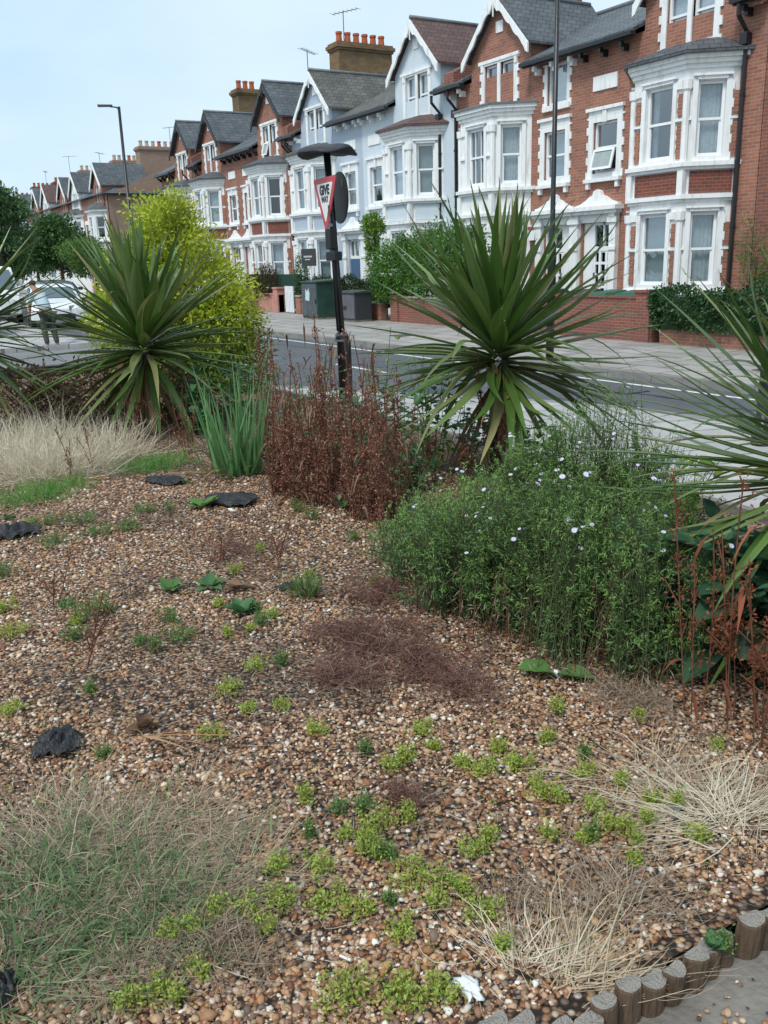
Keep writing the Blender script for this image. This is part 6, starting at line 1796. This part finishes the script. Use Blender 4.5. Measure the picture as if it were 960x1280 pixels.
def where(px, py):
    v = 'near the bottom edge' if py > 1200 else 'in the lower gravel' if py > 1050 else 'in the middle gravel' if py > 930 else 'in the upper gravel' if py > 820 else 'in the far gravel'
    h = 'at the left' if px < 200 else 'left of centre' if px < 380 else 'at the centre' if px < 560 else 'right of centre' if px < 720 else 'at the right'
    return v + ' ' + h
cnt = {}
NTH = ['', 'second ', 'third ', 'fourth ', 'fifth ', 'sixth ', 'seventh ', 'eighth ', 'ninth ', 'tenth ', 'eleventh ']
for px, py, r_ in sorted(SPURGE):
    size = 'large' if r_ > 21 else 'medium' if r_ > 14 else 'small'
    w_ = where(px, py); key = (size, w_); c_ = cnt.get(key, 0); cnt[key] = c_ + 1
    weed(px, py, r_, 1.0, 'spurge', '%s%s yellow-green weed %s%s' % (NTH[c_], size, w_, ', counted from the left' if c_ else ''))
cnt = {}
for px, py, r_, tl in ((225, 800, 20, 1.6), (212, 778, 14, 1.5), (112, 772, 26, 2.2), (95, 800, 16, 1.4), (70, 682, 22, 1.4), (102, 655, 20, 1.3), (122, 668, 18, 1.2), (158, 662, 18, 1.3), (180, 640, 14, 1.2), (325, 782, 12, 1.2), (60, 655, 14, 1.3), (135, 765, 14, 1.3), (5, 720, 18, 1.8), (350, 830, 10, 1.2), (370, 640, 10, 2.0), (392, 650, 9, 2.0), (905, 1185, 10, 1.2), (320, 765, 9, 1.2)):
    w_ = where(px, py); c_ = cnt.get(w_, 0); cnt[w_] = c_ + 1
    weed(px, py, r_, tl, 'spurge_g', '%sfeathery green weed %s%s' % (NTH[c_], w_, ', counted from the left' if c_ else ''), name='green_weed')

k_ = 0; wr = random.Random(12)
while k_ < 46:
    px, py = wr.uniform(10, 900), wr.uniform(640, 1260)
    if px > 560 and py < 880: continue
    if px < 330 and 960 < py < 1230: continue
    if px > 640 and py > 1090: continue
    w_ = where(px, py); key = ('tiny', w_); c_ = cnt.get(key, 0); cnt[key] = c_ + 1
    weed(px, py, wr.uniform(5, 9), wr.uniform(.8, 1.8), wr.choice(['spurge', 'spurge_g', 'spurge']), 'scattered tiny seedling tuft %s' % w_, name='seedling_tuft')
    k_ += 1
# broad leaved plants
def roundleaf(name, P, D, S, m, parent, cup=.15, n=9):
    """broad heart-like leaves: P (N,3) leaf base, D direction, S length"""
    N = len(P); P = np.asarray(P, float); D = nrm(np.asarray(D, float)); S = np.broadcast_to(S, (N,))
    up = np.array([0, 0, 1.0]); s = nrm(np.cross(D, up) + 1e-6); nv = np.cross(s, D)
    t = np.linspace(0, 1, 7); w = np.array([.42, .72, .84, .80, .64, .38, .05]) * .5
    off = np.array([-.10, .04, .22, .42, .62, .82, 1.0])
    rows = []
    for i in range(7):
        c = P + D * (S * off[i])[:, None] - up * (S * cup * off[i] ** 2)[:, None]
        wob = (1 + .10 * np.sin(i * 2.1 + np.arange(N)))
        ru = (S * .02 * np.sin(i * 1.9 + np.arange(N) * 1.7))[:, None]
        e = (S * w[i] * wob)[:, None]
        rows.append(np.stack([c + s * e + nv * (e * .30 + ru), c + s * e * .5 - nv * e * .02, c - nv * e * .1, c - s * e * .5 - nv * e * .02, c - s * e + nv * (e * .22 - ru)], 1))
    V = np.stack(rows, 1).reshape(-1, 3)
    q = np.array([[i * 5 + k, i * 5 + k + 1, i * 5 + k + 6, i * 5 + k + 5] for i in range(6) for k in range(4)])
    Q = (np.arange(N)[:, None, None] * 35 + q[None]).reshape(-1, 4)
    return np_obj(name, V, Q, m, parent, smooth=True)
def rosette(px, py, n, s, m, lab, el=(5, 40), name='leafy_weed', az=None):
    x, y, z = gp(px, py); r_ = empty(name, (x, y, z), lab, 'plant', None)
    a = (np.arange(n) * 2.4 + rng.uniform(0, 6)) if az is None else np.radians(np.array(az)); e = np.radians(rng.uniform(el[0], el[1], n))
    D = np.stack([np.cos(e) * np.cos(a), np.cos(e) * np.sin(a), np.sin(e)], 1)
    roundleaf('leaves', D * s * .22 + np.array([0, 0, .01]), D, s * rng.uniform(.75, 1.1, n), M[m], r_)
    return r_
M['bigleaf'] = leafmat('broad_bright_leaf', [(.08, .19, .05), (.11, .24, .06), (.14, .27, .08)], .5, .3, noise=.3)
rosette(694, 842, 2, .125, 'bigleaf', 'broad bright green leaves lying at the foot of the aster bush', az=(255, 25), el=(8, 22))
rosette(214, 738, 6, .07, 'bigleaf', 'small bright broad-leaved seedling in the far gravel', el=(10, 40))
rosette(262, 735, 6, .075, 'mallow', 'dark green flat rosette right of the bright seedling')
rosette(300, 738, 6, .07, 'brown_leaf', 'greenish brown withering rosette in the far gravel')
rosette(303, 768, 12, .075, 'mallow', 'low dark green leafy weed left of the small grassy clump', el=(10, 55))
rosette(255, 635, 6, .10, 'bigleaf', 'bright little leaf rosette beside the torn fabric near the iris')
rosette(232, 605, 4, .06, 'bigleaf', 'tiny bright leaf next to the black fabric strip')
rosette(180, 915, 14, .05, 'brown_leaf', 'withered yellowish weed beside the lying stalks', el=(20, 70))
rosette(10, 650, 3, .07, 'mallow', 'single dark leaf above the fabric scrap at the left edge')
rosette(890, 1190, 8, .035, 'mallow', 'small green weed behind the log edging on the path', el=(10, 60))

# ------------------------------------------------------------------ dried docks and reddish stems
def dock(x, y, top, label, seed, m='dock', dens=1.0, name='dried_dock', cat_='dock plant', group='dried docks', leafs=None, lean=.06, stemm='dock_stem', nst=3, zf=.18):
    r = np.random.default_rng(seed); z = h1p(x, y); H = top - z
    root = empty(name, (x, y, z), label, cat_, group)
    A = []; B = []; P = []; D = []
    for s in range(nst):
        a = r.uniform(0, 6.28); off = np.array([math.cos(a), math.sin(a)]) * r.uniform(.02, .09)
        l2 = r.normal(0, lean, 2) * H; h = H * (1 if s == 0 else r.uniform(.65, .95))
        pts = [np.array([off[0] * t + l2[0] * t * t + off[0] * .4, off[1] * t + l2[1] * t * t + off[1] * .4, h * t]) for t in np.linspace(0, 1, 7)]
        for p, q in zip(pts[:-1], pts[1:]): A.append(p); B.append(q)
        nb = int(16 * dens * h / .8) + 3
        for k in range(nb):
            t = zf + (1 - zf) * r.random() ** 1.35; c = np.array([np.interp(t, np.linspace(0, 1, 7), [q[j] for q in pts]) for j in range(3)])
            bd = nrm(np.array([r.normal(), r.normal(), 1.5 + r.random()])); bl_ = r.uniform(.03, .11) * (1.2 - t) * 1.3
            A.append(c); B.append(c + bd * bl_)
            m_ = int(30 * dens * (1.25 - .8 * t))
            tt = r.random(m_)
            P.append(c + bd * (bl_ * tt)[:, None] + r.normal(0, .012, (m_, 3))); D.append(nrm(bd + r.normal(0, .9, (m_, 3))))
    A = np.array(A); B = np.array(B); V, Q = tubes_np(A, B, .0035, .0028); np_obj('stems', V, Q, M[stemm], root)
    P = np.concatenate(P); D = np.concatenate(D)
    V, Q = leaves(P, D, r.uniform(.009, .022, len(P)), .009); np_obj('seed_heads', V, Q, M[m], root)
    if leafs:
        n_ = leafs[1]; t = r.random(n_); Pn = np.stack([r.normal(0, .06, n_), r.normal(0, .06, n_), t * H], 1)
        Dn = nrm(np.stack([r.normal(0, 1, n_), r.normal(0, 1, n_), r.normal(-.1, .4, n_)], 1))
        V, Q = strips(Pn, Dn, r.uniform(.05, .11, n_), r.uniform(.008, .018, n_), .9, segs=3, fold=.4, prof='leaf'); np_obj('dead_leaves', V, Q, M[leafs[0]], root)
    return root
ORDW = ['leftmost', 'second', 'third', 'fourth', 'fifth', 'sixth', 'seventh', 'eighth', 'ninth', 'tenth', 'eleventh', 'twelfth', 'thirteenth', 'fourteenth', 'fifteenth', 'sixteenth', 'seventeenth', 'eighteenth', 'nineteenth', 'twentieth', 'twenty-first', 'twenty-second', 'twenty-third', 'twenty-fourth', 'twenty-fifth', 'twenty-sixth', 'twenty-seventh', 'twenty-eighth', 'twenty-ninth', 'rightmost']
DK = []
for i in range(30):
    px = 338 + i * 5.7 + float(rng.normal(0, 3)); fr = (px - 338) / 180
    py = 612 + 52 * min(1, fr * 1.1) - (0 if i % 3 else 26) - (38 if fr > .85 else 0) + float(rng.normal(0, 5))
    tp = [400, 470, 520, 440, 500, 430, 540, 480, 410, 515][(i * 7) % 10] + 18 * fr + float(rng.normal(0, 10))
    DK.append((px, py, tp))
for i, (px, py, tp) in enumerate(sorted(DK)):
    x, y, z = gp(px, py)
    dock(x, y, z_at(px, tp, x, y), '%s dried red-brown dock in the tangled row, counted from the left' % ORDW[i], 100 + i, dens=.85, leafs=('brown_leaf', 12), nst=4, lean=.035, zf=.02)
# rusty stalks in front of the middle palm and at the right edge
for i, (px, py, tpx, tp, lab, mm) in enumerate([(612, 600, 612, 440, 'dark red dried stalk rising in front of the middle spiky palm', 'rust'), (630, 605, 640, 455, 'reddish dried stalk just right of the middle palm trunk', 'rust'), (545, 600, 545, 520, 'short rusty stalk between the docks and the middle palm', 'rust'), (575, 605, 575, 540, 'low rusty stalk left of the middle palm trunk', 'rust'),
                                            (868, 895, 840, 600, 'tall orange-brown dried stalk right of the aster bush', 'rust'), (918, 905, 910, 590, 'rust-red dried stalk in front of the dark round leaves', 'rust'), (945, 935, 945, 640, 'rusty stalk at the right edge of the view', 'rust'), (955, 915, 955, 700, 'shorter rusty stalk behind the edge one', 'rust')]):
    x, y, z = gp(px, py)
    dock(x, y, z_at(tpx, tp, x, y), lab, 300 + i, m=mm, dens=.55, name='rusty_stalk', cat_='dried stalk', group='rusty dried stalks', leafs=(mm, 9), nst=3, lean=.05, zf=.3)
# twiggy reddish plants left
for i, (px, py, tp, lab) in enumerate([(236, 568, 470, 'wispy reddish brown twiggy plant left of the iris'), (172, 545, 478, 'dried twiggy plant under the left-centre palm'), (65, 756, 700, 'lone dark dried spike in the far gravel at the left'), (98, 838, 742, 'reddish dried stem with a weed growing around it'), (345, 712, 655, 'thin dry twig standing in the gravel near the docks'), (118, 590, 530, 'dark spike in front of the bleached grass'), (88, 600, 535, 'dark dried spike at the left in the bleached grass'), (270, 705, 670, 'low brown twiggy weed in the far gravel')]):
    x, y, z = gp(px, py)
    dock(x, y, z_at(px, tp, x, y), lab, 400 + i, m='dock', dens=.35, name='dried_weed', cat_='dried weed', group='thin dried weeds standing up', nst=6 if i < 2 else 2, lean=.14)

# withered leafy mass under the left palms
for i, (px, py, w_, h_, lab) in enumerate([(130, 520, .5, .35, 'brown withered leaf mass between the two left palms'), (215, 520, .45, .3, 'brown withered leaves under the golden shrub'), (45, 520, .5, .3, 'brown withered leaves under the left edge palm')]):
    x, y, z = gp(px, py); r_ = empty('withered_plant', (x, y, z), lab, 'plant', 'withered plants below the palms')
    foliage('leaves', [(0, 0, .2, w_, .4, h_), (w_ * .6, .1, .15, w_ * .6, .3, h_ * .8)], 2600, .055, M['brown_leaf'], r_, zmin=0)
    b = MB()
    for k in range(14): b.tube([(rng.normal(0, .15), rng.normal(0, .15), -.02), (rng.normal(0, .3), rng.normal(0, .25), h_ + .1)], [.006, .003], 4)
    b.build('stems', M['dock_stem'], r_, world=False)
# mallow / bramble greenery behind the docks and near the iris
def leafy(px, py, tops, n, s, m, lab, name='leafy_plant', w=.3, d=.2, stemm='stem_green', ns=9):
    x, y, z = gp(px, py); H = z_at(px, tops, x, y) - z; r_ = empty(name, (x, y, z), lab, 'plant', 'leafy green plants along the back of the bed')
    A = np.stack([rng.normal(0, w * .25, ns), rng.normal(0, d * .25, ns), np.full(ns, -.02)], 1)
    B = A + np.stack([rng.normal(0, w * .5, ns), rng.normal(0, d * .5, ns), H * rng.uniform(.6, 1, ns)], 1)
    V, Q = tubes_np(A, B, .005, .0025); np_obj('stems', V, Q, M[stemm], r_)
    k = rng.integers(0, ns, n); t = rng.uniform(.15, 1, n)
    P = A[k] * (1 - t)[:, None] + B[k] * t[:, None] + rng.normal(0, .05, (n, 3))
    P[:, 2] = np.maximum(P[:, 2], .03)
    D = nrm(np.stack([rng.normal(0, 1, n), rng.normal(0, 1, n) - .3, rng.normal(.1, .35, n)], 1))
    roundleaf('leaves', P, D, s * rng.uniform(.6, 1.15, n), M[m], r_)
leafy(250, 540, 455, 150, .10, 'mallow', 'broad green leaves between the golden shrub and the iris', w=.5)
leafy(300, 520, 450, 90, .09, 'mallow', 'green leaves behind the iris clump', w=.4)
leafy(552, 585, 410, 110, .055, 'climber', 'tall slender leafy shoot left of the middle palm', w=.22, ns=5)
leafy(480, 590, 470, 150, .07, 'mallow', 'green leafy plant behind the right half of the docks', w=.5)
leafy(440, 560, 465, 120, .07, 'mallow_dark', 'dark leaves behind the docks in front of the sign post', w=.6)
leafy(378, 560, 470, 110, .06, 'mallow', 'green leaves showing behind the left docks', w=.5)
leafy(330, 560, 400, 60, .035, 'mallow', 'slender leafy twig standing above the left docks', w=.25, stemm='dock_stem')
leafy(520, 610, 520, 110, .06, 'mallow', 'low leaves filling the gap left of the middle palm', w=.35)
leafy(660, 600, 520, 120, .08, 'mallow_dark', 'dark leaves under the right side of the middle palm', w=.4)
leafy(400, 615, 500, 60, .045, 'mallow', 'thin green weed growing up through the left docks', w=.2)
leafy(450, 640, 520, 70, .045, 'mallow', 'green weed stems in the middle of the docks', w=.2)
leafy(505, 655, 560, 60, .04, 'spurge_g', 'fresh green weed at the right foot of the docks', w=.2)
leafy(465, 560, 400, 70, .05, 'climber', 'leafy green twig rising right of the sign post', w=.35, ns=6, stemm='dock_stem')
leafy(530, 570, 440, 110, .06, 'mallow', 'leafy weeds between the sign post and the middle palm', w=.5, ns=10)
leafy(590, 570, 480, 100, .07, 'mallow_dark', 'dark leafy weeds behind the middle palm trunk', w=.5)
leafy(400, 540, 430, 90, .045, 'mallow', 'loose leafy weeds behind the docks left of the post', w=.5, ns=10, stemm='dock_stem')
leafy(905, 830, 660, 110, .15, 'mallow_dark', 'dark broad round leaves below the right edge palm', w=.35, d=.3)
leafy(955, 850, 640, 90, .15, 'mallow_dark', 'dark broad round leaves at the very right edge', w=.3, d=.3)
leafy(905, 770, 640, 50, .13, 'mallow_dark', 'dark round leaves between aster bush and right palm', w=.12, d=.15)
leafy(850, 660, 555, 26, .10, 'climber', 'vine with a few round yellow-green leaves above the aster bush', w=.35, ns=4, stemm='stem_brown')
leafy(720, 640, 560, 60, .07, 'mallow', 'green leaves hidden at the back of the aster bush', w=.5)

# ------------------------------------------------------------------ aster bush
x0a, y0a, _ = gp(680, 790)
ab_ = empty('aster_bush', (x0a, y0a, .5), 'sprawling green aster bush dotted with small white lilac daisies', 'bush')
blobs = []
for (px, py, tx, ty, w) in [(470, 705, 468, 655, .13), (500, 735, 492, 630, .20), (545, 770, 540, 615, .25), (605, 785, 600, 600, .27), (660, 800, 655, 590, .27), (715, 810, 710, 580, .28), (770, 830, 765, 615, .27), (820, 845, 812, 680, .20), (740, 700, 735, 495, .28), (690, 690, 690, 520, .27), (790, 700, 775, 545, .27), (830, 740, 818, 610, .22),
                                (640, 690, 640, 560, .28), (580, 700, 575, 600, .26), (850, 800, 842, 690, .15), (690, 835, 690, 760, .14), (780, 860, 780, 770, .15), (840, 850, 835, 740, .14), (525, 690, 520, 615, .2)]:
    x, y, z = gp(px, py); x -= .04; y += .10; zt = z_at(tx, ty, x, y); c = (zt + z) / 2; h = (zt - z) / 2
    blobs.append((x - x0a, y - y0a, c - .5, w, w, h))
def sprays(ns, per, shell, L0, L1, W, m, name, zlo, t0=.5, jit=.022, droop=0):
    T, dT = blobcloud(blobs, ns, shell=shell)
    k = T[:, 2] > zlo; T, dT = T[k], dT[k]
    T = T + np.array([0, 0, 1.0]) * (rng.exponential(.018, len(T)))[:, None]
    Bc = np.array(blobs)[:, :3]
    near = Bc[np.argmin(np.linalg.norm(Bc[None, :, :2] - T[:, None, :2], axis=2), axis=1)]
    Bs = np.stack([near[:, 0] + rng.normal(0, .06, len(T)), near[:, 1] + rng.normal(0, .06, len(T)), np.full(len(T), -.02)], 1)
    mid = (Bs + T) / 2 + (T - Bs) * np.array([-.25, -.25, .15]) + rng.normal(0, .03, T.shape)
    k = np.repeat(np.arange(len(T)), per); t = t0 + (1.02 - t0) * rng.random(len(k)) ** .8; t_ = t[:, None]
    P = (1 - t_) ** 2 * Bs[k] + 2 * t_ * (1 - t_) * mid[k] + t_ ** 2 * T[k] + rng.normal(0, jit, (len(k), 3)) * (1.15 - t_)
    tang = nrm(T - mid)[k]
    D = nrm(tang * .6 + rand_dirs(len(k)) * .85)
    ok = P[:, 2] > .015; P, D = P[ok], D[ok]
    V, Q = strips(P, D, rng.uniform(L0, L1, len(P)), W, .2, segs=2, fold=.3, prof='leaf', twist=1.2)
    np_obj(name, V, Q, M[m], ab_)
    V1 = tubes_np(Bs, mid * .5 + (Bs + T) * .25, .0022, .0018); V2 = tubes_np(mid * .5 + (Bs + T) * .25, T, .0018, .0008)
    return V1, V2
M['aster_tip'] = leafmat('aster_young_leaves', [(.13, .26, .06), (.19, .34, .085), (.26, .40, .11), (.15, .29, .07)], .5, .35, noise=.3)
M['aster'] = leafmat('aster_leaves', [(.055, .115, .04), (.08, .17, .055), (.12, .22, .07), (.17, .28, .09), (.07, .14, .045)], .5, .25, noise=.3)
a1 = sprays(2300, 26, .6, .016, .034, .0060, 'aster', 'leaves', .06, t0=.12, jit=.03)
a2 = sprays(2600, 24, .92, .010, .024, .0052, 'aster_tip', 'young_shoots', .16, t0=.72, jit=.013)
V, Q = cat(*a1, *a2); np_obj('stems', V, Q, mat('aster_stem', (.10, .12, .055), .7, .2, var=.4, vscale=8), ab_)
ns = 520; T, _d = blobcloud(blobs, ns, shell=.6); T = T * np.array([1, 1, .55]); T = T[T[:, 2] > .03]
A_ = T * np.array([1.03, 1.03, 0]) + rng.normal(0, .05, T.shape) * np.array([1, 1, 0])
V1 = tubes_np(A_, T, .0028, .0015)
k = np.repeat(np.arange(len(T)), 9); t = rng.random(len(k))[:, None]
V2 = strips(A_[k] * (1 - t) + T[k] * t + rng.normal(0, .01, (len(k), 3)), rand_dirs(len(k), -1, .3), rng.uniform(.02, .045, len(k)), .005, .3, segs=2, fold=.3, prof='leaf', twist=1)
np_obj('dry_stems', *V1, M['dock_stem'], ab_); o = np_obj('withered_lower_leaves', *V2, M['straw_dull'], ab_)
# daisies
def daisy_mesh():
    n = 14; b = MB()
    for k in range(n):
        a = 2 * math.pi * k / n; c, s = math.cos(a), math.sin(a); w = .0016
        b.quad((c * .003 - s * w, s * .003 + c * w, .001), (c * .003 + s * w, s * .003 - c * w, .001), (c * .012 + s * w, s * .012 - c * w, .003), (c * .012 - s * w, s * .012 + c * w, .003))
    o = b.build('daisy', M['petal'], None, fix=False)
    e = MB(); e.tube([(0, 0, 0), (0, 0, .003)], [.0035, .0025], 8); eo = e.build('flower_eye', M['flower_eye'], o, world=False)
    return o
d0 = daisy_mesh()
fl = []
T, dT = blobcloud(blobs, 3500, shell=1.0)
px_, py_, dp_ = pix(T + np.array([x0a, y0a, .5]))
ok = (py_ < 700) & (dT[:, 2] > .1) & (T[:, 2] > .25) & ((px_ > 560) | (rng.random(len(px_)) < .3)) & (dT[:, 0] * .88 + dT[:, 1] * -.47 > -.35)
idx = np.where(ok)[0][:100]
for j, i in enumerate(idx):
    if j == 0: o = d0
    else:
        o = d0.copy(); COL.objects.link(o)
        e2 = d0.children[0].copy(); COL.objects.link(e2); e2.parent = o
    o.parent = ab_
    o.location = Vector(T[i]) + Vector(dT[i]) * .03
    nv = Vector(dT[i] * .5 + np.array([.25, -.2, .8]) + rng.normal(0, .25, 3)).normalized()
    o.rotation_euler = nv.to_track_quat('Z', 'Y').to_euler()
    s_ = rng.uniform(.55, .95); o.scale = (s_, s_, s_)

# ------------------------------------------------------------------ dried purple weed mat
def twigmat(px, py, rx, ry, n, L, m, lab, h=.06):
    x, y, z = gp(px, py); r_ = empty('dried_weed_mat', (x, y, z), lab, 'dried weed', 'mats of dried purple-brown weed')
    n = int(n * .62); r = np.abs(rng.normal(0, .55, n)); a = rng.uniform(0, 6.28, n); r = r * (1 + .3 * np.sin(a * 3 + px))
    cl_ = rng.normal(0, .5, (40, 2)); ci = rng.integers(0, 40, n); mixw = rng.random(n) < .6
    ux = np.where(mixw, cl_[ci, 0] + rng.normal(0, .10, n), r * np.cos(a)); uy = np.where(mixw, cl_[ci, 1] + rng.normal(0, .10, n), r * np.sin(a))
    P = np.stack([rx * ux, ry * uy, rng.uniform(0, h, n) * np.clip(1.2 - r, .2, 1)], 1)
    d = rand_dirs(n, -.05, .75)
    V1, Q1 = strips(P, d, L * rng.uniform(.5, 1.9, n), rng.uniform(.0018, .0042, n), .15, segs=4, prof='taper', twist=1.5, wav=rng.normal(0, .012, (n, 3)))
    n2 = n * 4; k = rng.integers(0, n, n2); t = rng.random(n2)
    P2 = P[k] + d[k] * (L * t)[:, None] * .8 + rng.normal(0, .004, (n2, 3)); P2[:, 2] = np.maximum(P2[:, 2], .003)
    V2, Q2 = leaves(P2, rand_dirs(n2), rng.uniform(.004, .009, n2), .0035)
    V, Q = cat((V1, Q1), (V2, Q2)); np_obj('twigs', V, Q, M[m], r_)
twigmat(450, 800, .22, .22, 1500, .07, 'purple_mat', 'dense purple-brown dried mat left of the aster bush')
twigmat(520, 830, .26, .20, 1700, .07, 'purple_mat', 'purple-brown dried mat at the lower left of the aster bush')
twigmat(480, 745, .24, .2, 1100, .06, 'purple_mat', 'thin purple-brown mat above the dense one')
twigmat(570, 865, .2, .14, 900, .06, 'purple_mat', 'outer fringe of dried mat below the aster bush')
twigmat(420, 850, .18, .14, 800, .06, 'purple_mat', 'outer fringe of dried mat towards the open gravel')
twigmat(295, 690, .34, .2, 900, .05, 'purple_mat', 'faint dry brown mat in the far gravel')
twigmat(500, 1000, .10, .06, 420, .04, 'purple_mat', 'little dark dried patch in the middle gravel', h=.03)
twigmat(800, 880, .3, .1, 1100, .06, 'straw_dull', 'dull dry litter under the front of the aster bush', h=.03)
twigmat(290, 1180, .16, .10, 700, .06, 'straw_dull', 'dry tangled litter beside the bottom left grass', h=.03)
twigmat(650, 1130, .14, .10, 300, .05, 'straw_dull', 'thin dry litter in the lower gravel', h=.02)
# litter strewn all over the gravel
x, y = scatter_fan(26000, 1.0, 7.5, 1.25); k = (x < edge_x(y) - .03) & (y < 4.0) & (rng.random(len(x)) < np.interp(patchy(x, y), [-.2, .7], [.16, .95])); x, y = x[k], y[k]; n = len(x)
P = np.stack([x, y, hgt(x, y) + rng.uniform(.008, .019, n)], 1); a = rng.uniform(0, 6.28, n)
d = np.stack([np.cos(a), np.sin(a), rng.normal(.04, .08, n)], 1)
V, Q = strips(P, d, rng.uniform(.015, .10, n), rng.uniform(.0014, .0034, n), .03, segs=3, twist=.6, wav=rng.normal(0, .004, (n, 3)))
o = np_obj('dry_litter', V, Q, leafmat('strewn_straw', [(.28, .21, .15), (.44, .35, .26), (.20, .14, .11), (.58, .49, .37), (.34, .24, .19)], .7, .15)); o['kind'] = 'stuff'
x, y = scatter_fan(24000, 1.0, 7.5, 1.25); k = (x < edge_x(y) - .03) & (y < 4.0) & (rng.random(len(x)) < np.interp(patchy(x, y), [-.2, .7], [.10, .9])); x, y = x[k], y[k]; n = len(x)
P = np.stack([x, y, hgt(x, y) + rng.uniform(.007, .017, n)], 1)
V, Q = leaves(P, nrm(rand_dirs(n, -.05, .3)), rng.uniform(.006, .018, n), rng.uniform(.004, .009, n))
o = np_obj('leaf_litter', V, Q, M['brown_leaf']); o['kind'] = 'stuff'
# matted dry moss stems, low and fine, on the bare patches
x, y = scatter_fan(90000, 1.0, 7.5, 1.2); k = (x < edge_x(y) - .05) & (y < 4.0) & (rng.random(len(x)) < np.interp(patchy(x, y), [.2, .9], [0, .8])); x, y = x[k], y[k]; n = len(x)
P = np.stack([x, y, hgt(x, y) + rng.uniform(.003, .012, n)], 1)
V, Q = strips(P, rand_dirs(n, -.05, .8), rng.uniform(.010, .034, n), .0022, .1, segs=2, twist=1.5)
o = np_obj('dry_moss', V, Q, leafmat('dry_moss', [(.13, .085, .065), (.22, .15, .12), (.30, .22, .175), (.17, .13, .08), (.38, .30, .24)], .9, .1)); o['kind'] = 'stuff'
# seedlings: tiny green specks
x, y = scatter_fan(2600, 1.2, 7.0, 1.3); pn = np.sin(x * 2.3 + 2) * np.sin(y * 2.9 + 1); k = (x < edge_x(y) - .05) & (y < 2.6) & (pn > .1); x, y = x[k], y[k]
k = rng.integers(0, len(x), len(x) * 5); P = np.stack([x[k] + rng.normal(0, .008, len(k)), y[k] + rng.normal(0, .008, len(k)), hgt(x[k], y[k]) + rng.uniform(.008, .018, len(k))], 1)
V, Q = leaves(P, nrm(rand_dirs(len(k), 0, 1)), rng.uniform(.004, .009, len(k)), .004)
o = np_obj('seedlings', V, Q, M['spurge']); o['kind'] = 'stuff'

# ------------------------------------------------------------------ torn fabric, scraps
def crumple(name, px, py, sx_, sy_, h, m, lab, seed, cat_='fabric scrap', group=None, n=22, ridge=9):
    x, y, z = gp(px, py); r = np.random.default_rng(seed)
    u, v = np.meshgrid(np.linspace(-1, 1, n), np.linspace(-1, 1, n), indexing='ij')
    q = np.sqrt(u ** 2 + v ** 2); f = np.maximum(0, 1 - q ** 3 * .4)
    Z = np.abs(np.sin(u * ridge * .5 + r.uniform(0, 6) + 2 * np.sin(v * 3))) * h + np.abs(np.sin(v * ridge * .7 + r.uniform(0, 6) + u * 2)) * h * .7 + r.normal(0, h * .10, u.shape)
    Z = Z * f * .7 + .008
    U = u * sx_ * (1 + .12 * np.sin(v * 5 + seed)) + r.normal(0, sx_ * .02, u.shape); W = v * sy_ * (1 + .15 * np.sin(u * 4 + seed * 2)) + r.normal(0, sy_ * .02, u.shape)
    V = np.stack([U, W, Z], -1).reshape(-1, 3)
    i, j = np.meshgrid(np.arange(n - 1), np.arange(n - 1), indexing='ij'); a = (i * n + j).ravel(); Q = np.stack([a, a + n, a + n + 1, a + 1], 1)
    kk = q[:-1, :-1].ravel() < 1.08 + .12 * np.sin(np.arctan2(v, u)[:-1, :-1].ravel() * 5 + seed); Q = Q[kk]
    o = np_obj(name, V, Q, m); o.location = (x, y, z); o.rotation_euler = (0, 0, rad(150 + seed * 7))
    so_ = o.modifiers.new('thickness', 'SOLIDIFY'); so_.thickness = .0015
    tag(o, lab, cat_, group); return o
FG = 'scraps of torn black membrane'
crumple('fabric_scrap', 74, 934, .085, .075, .035, M['fabric'], 'crumpled black fabric scrap at the left edge of the gravel', 2, group=FG)
crumple('fabric_scrap', 20, 668, .14, .12, .05, M['fabric'], 'black fabric heap at the left edge in the far gravel', 5, group=FG)
crumple('fabric_scrap', 206, 603, .17, .10, .03, M['fabric'], 'flat black fabric strip before the green grass patch', 8, group=FG)
crumple('fabric_scrap', 288, 628, .19, .13, .04, M['fabric'], 'torn black fabric at the foot of the iris', 11, group=FG)
crumple('fabric_scrap', 2, 1245, .03, .05, .03, M['fabric'], 'black scrap in the bottom left corner', 14, group=FG)
crumple('fabric_scrap', 362, 735, .06, .04, .015, M['fabric'], 'small dark scrap beside the little grassy clump', 17, group=FG)
crumple('plastic_scrap', 588, 1240, .038, .022, .010, M['white_plastic'], 'torn white plastic scrap near the bottom edge', 3, cat_='litter', n=10, ridge=3)
q = MB(); x, y, z = gp(425, 1200); q.tube([(x, y, z + .012), (x + .03, y + .012, z + .016)], .003, 6); tag(q.build('white_stick', M['white_plastic']), 'tiny white stick lying on the lower gravel', 'litter')
q = MB(); x, y, z = gp(835, 1015); q.add([(x, y, z + .015), (x + .03, y + .01, z + .012), (x + .02, y + .03, z + .02), (x - .01, y + .02, z + .016)], [(0, 1, 2, 3)]); q.extr([(x, y, z + .015), (x + .03, y + .01, z + .012), (x + .02, y + .03, z + .02), (x - .01, y + .02, z + .016)], (0, 0, .002)); tag(q.build('grey_scrap', M['lead']), 'small grey scrap beside the right-hand straw', 'litter')
q = MB(); x, y, z = G(890, 1215, .43); q.box(x - .012, x + .012, y - .04, y + .05, .452, .464); tag(q.build('wood_chip', M['log']), 'splinter of wood lying on the path by the logs', 'wood chip')
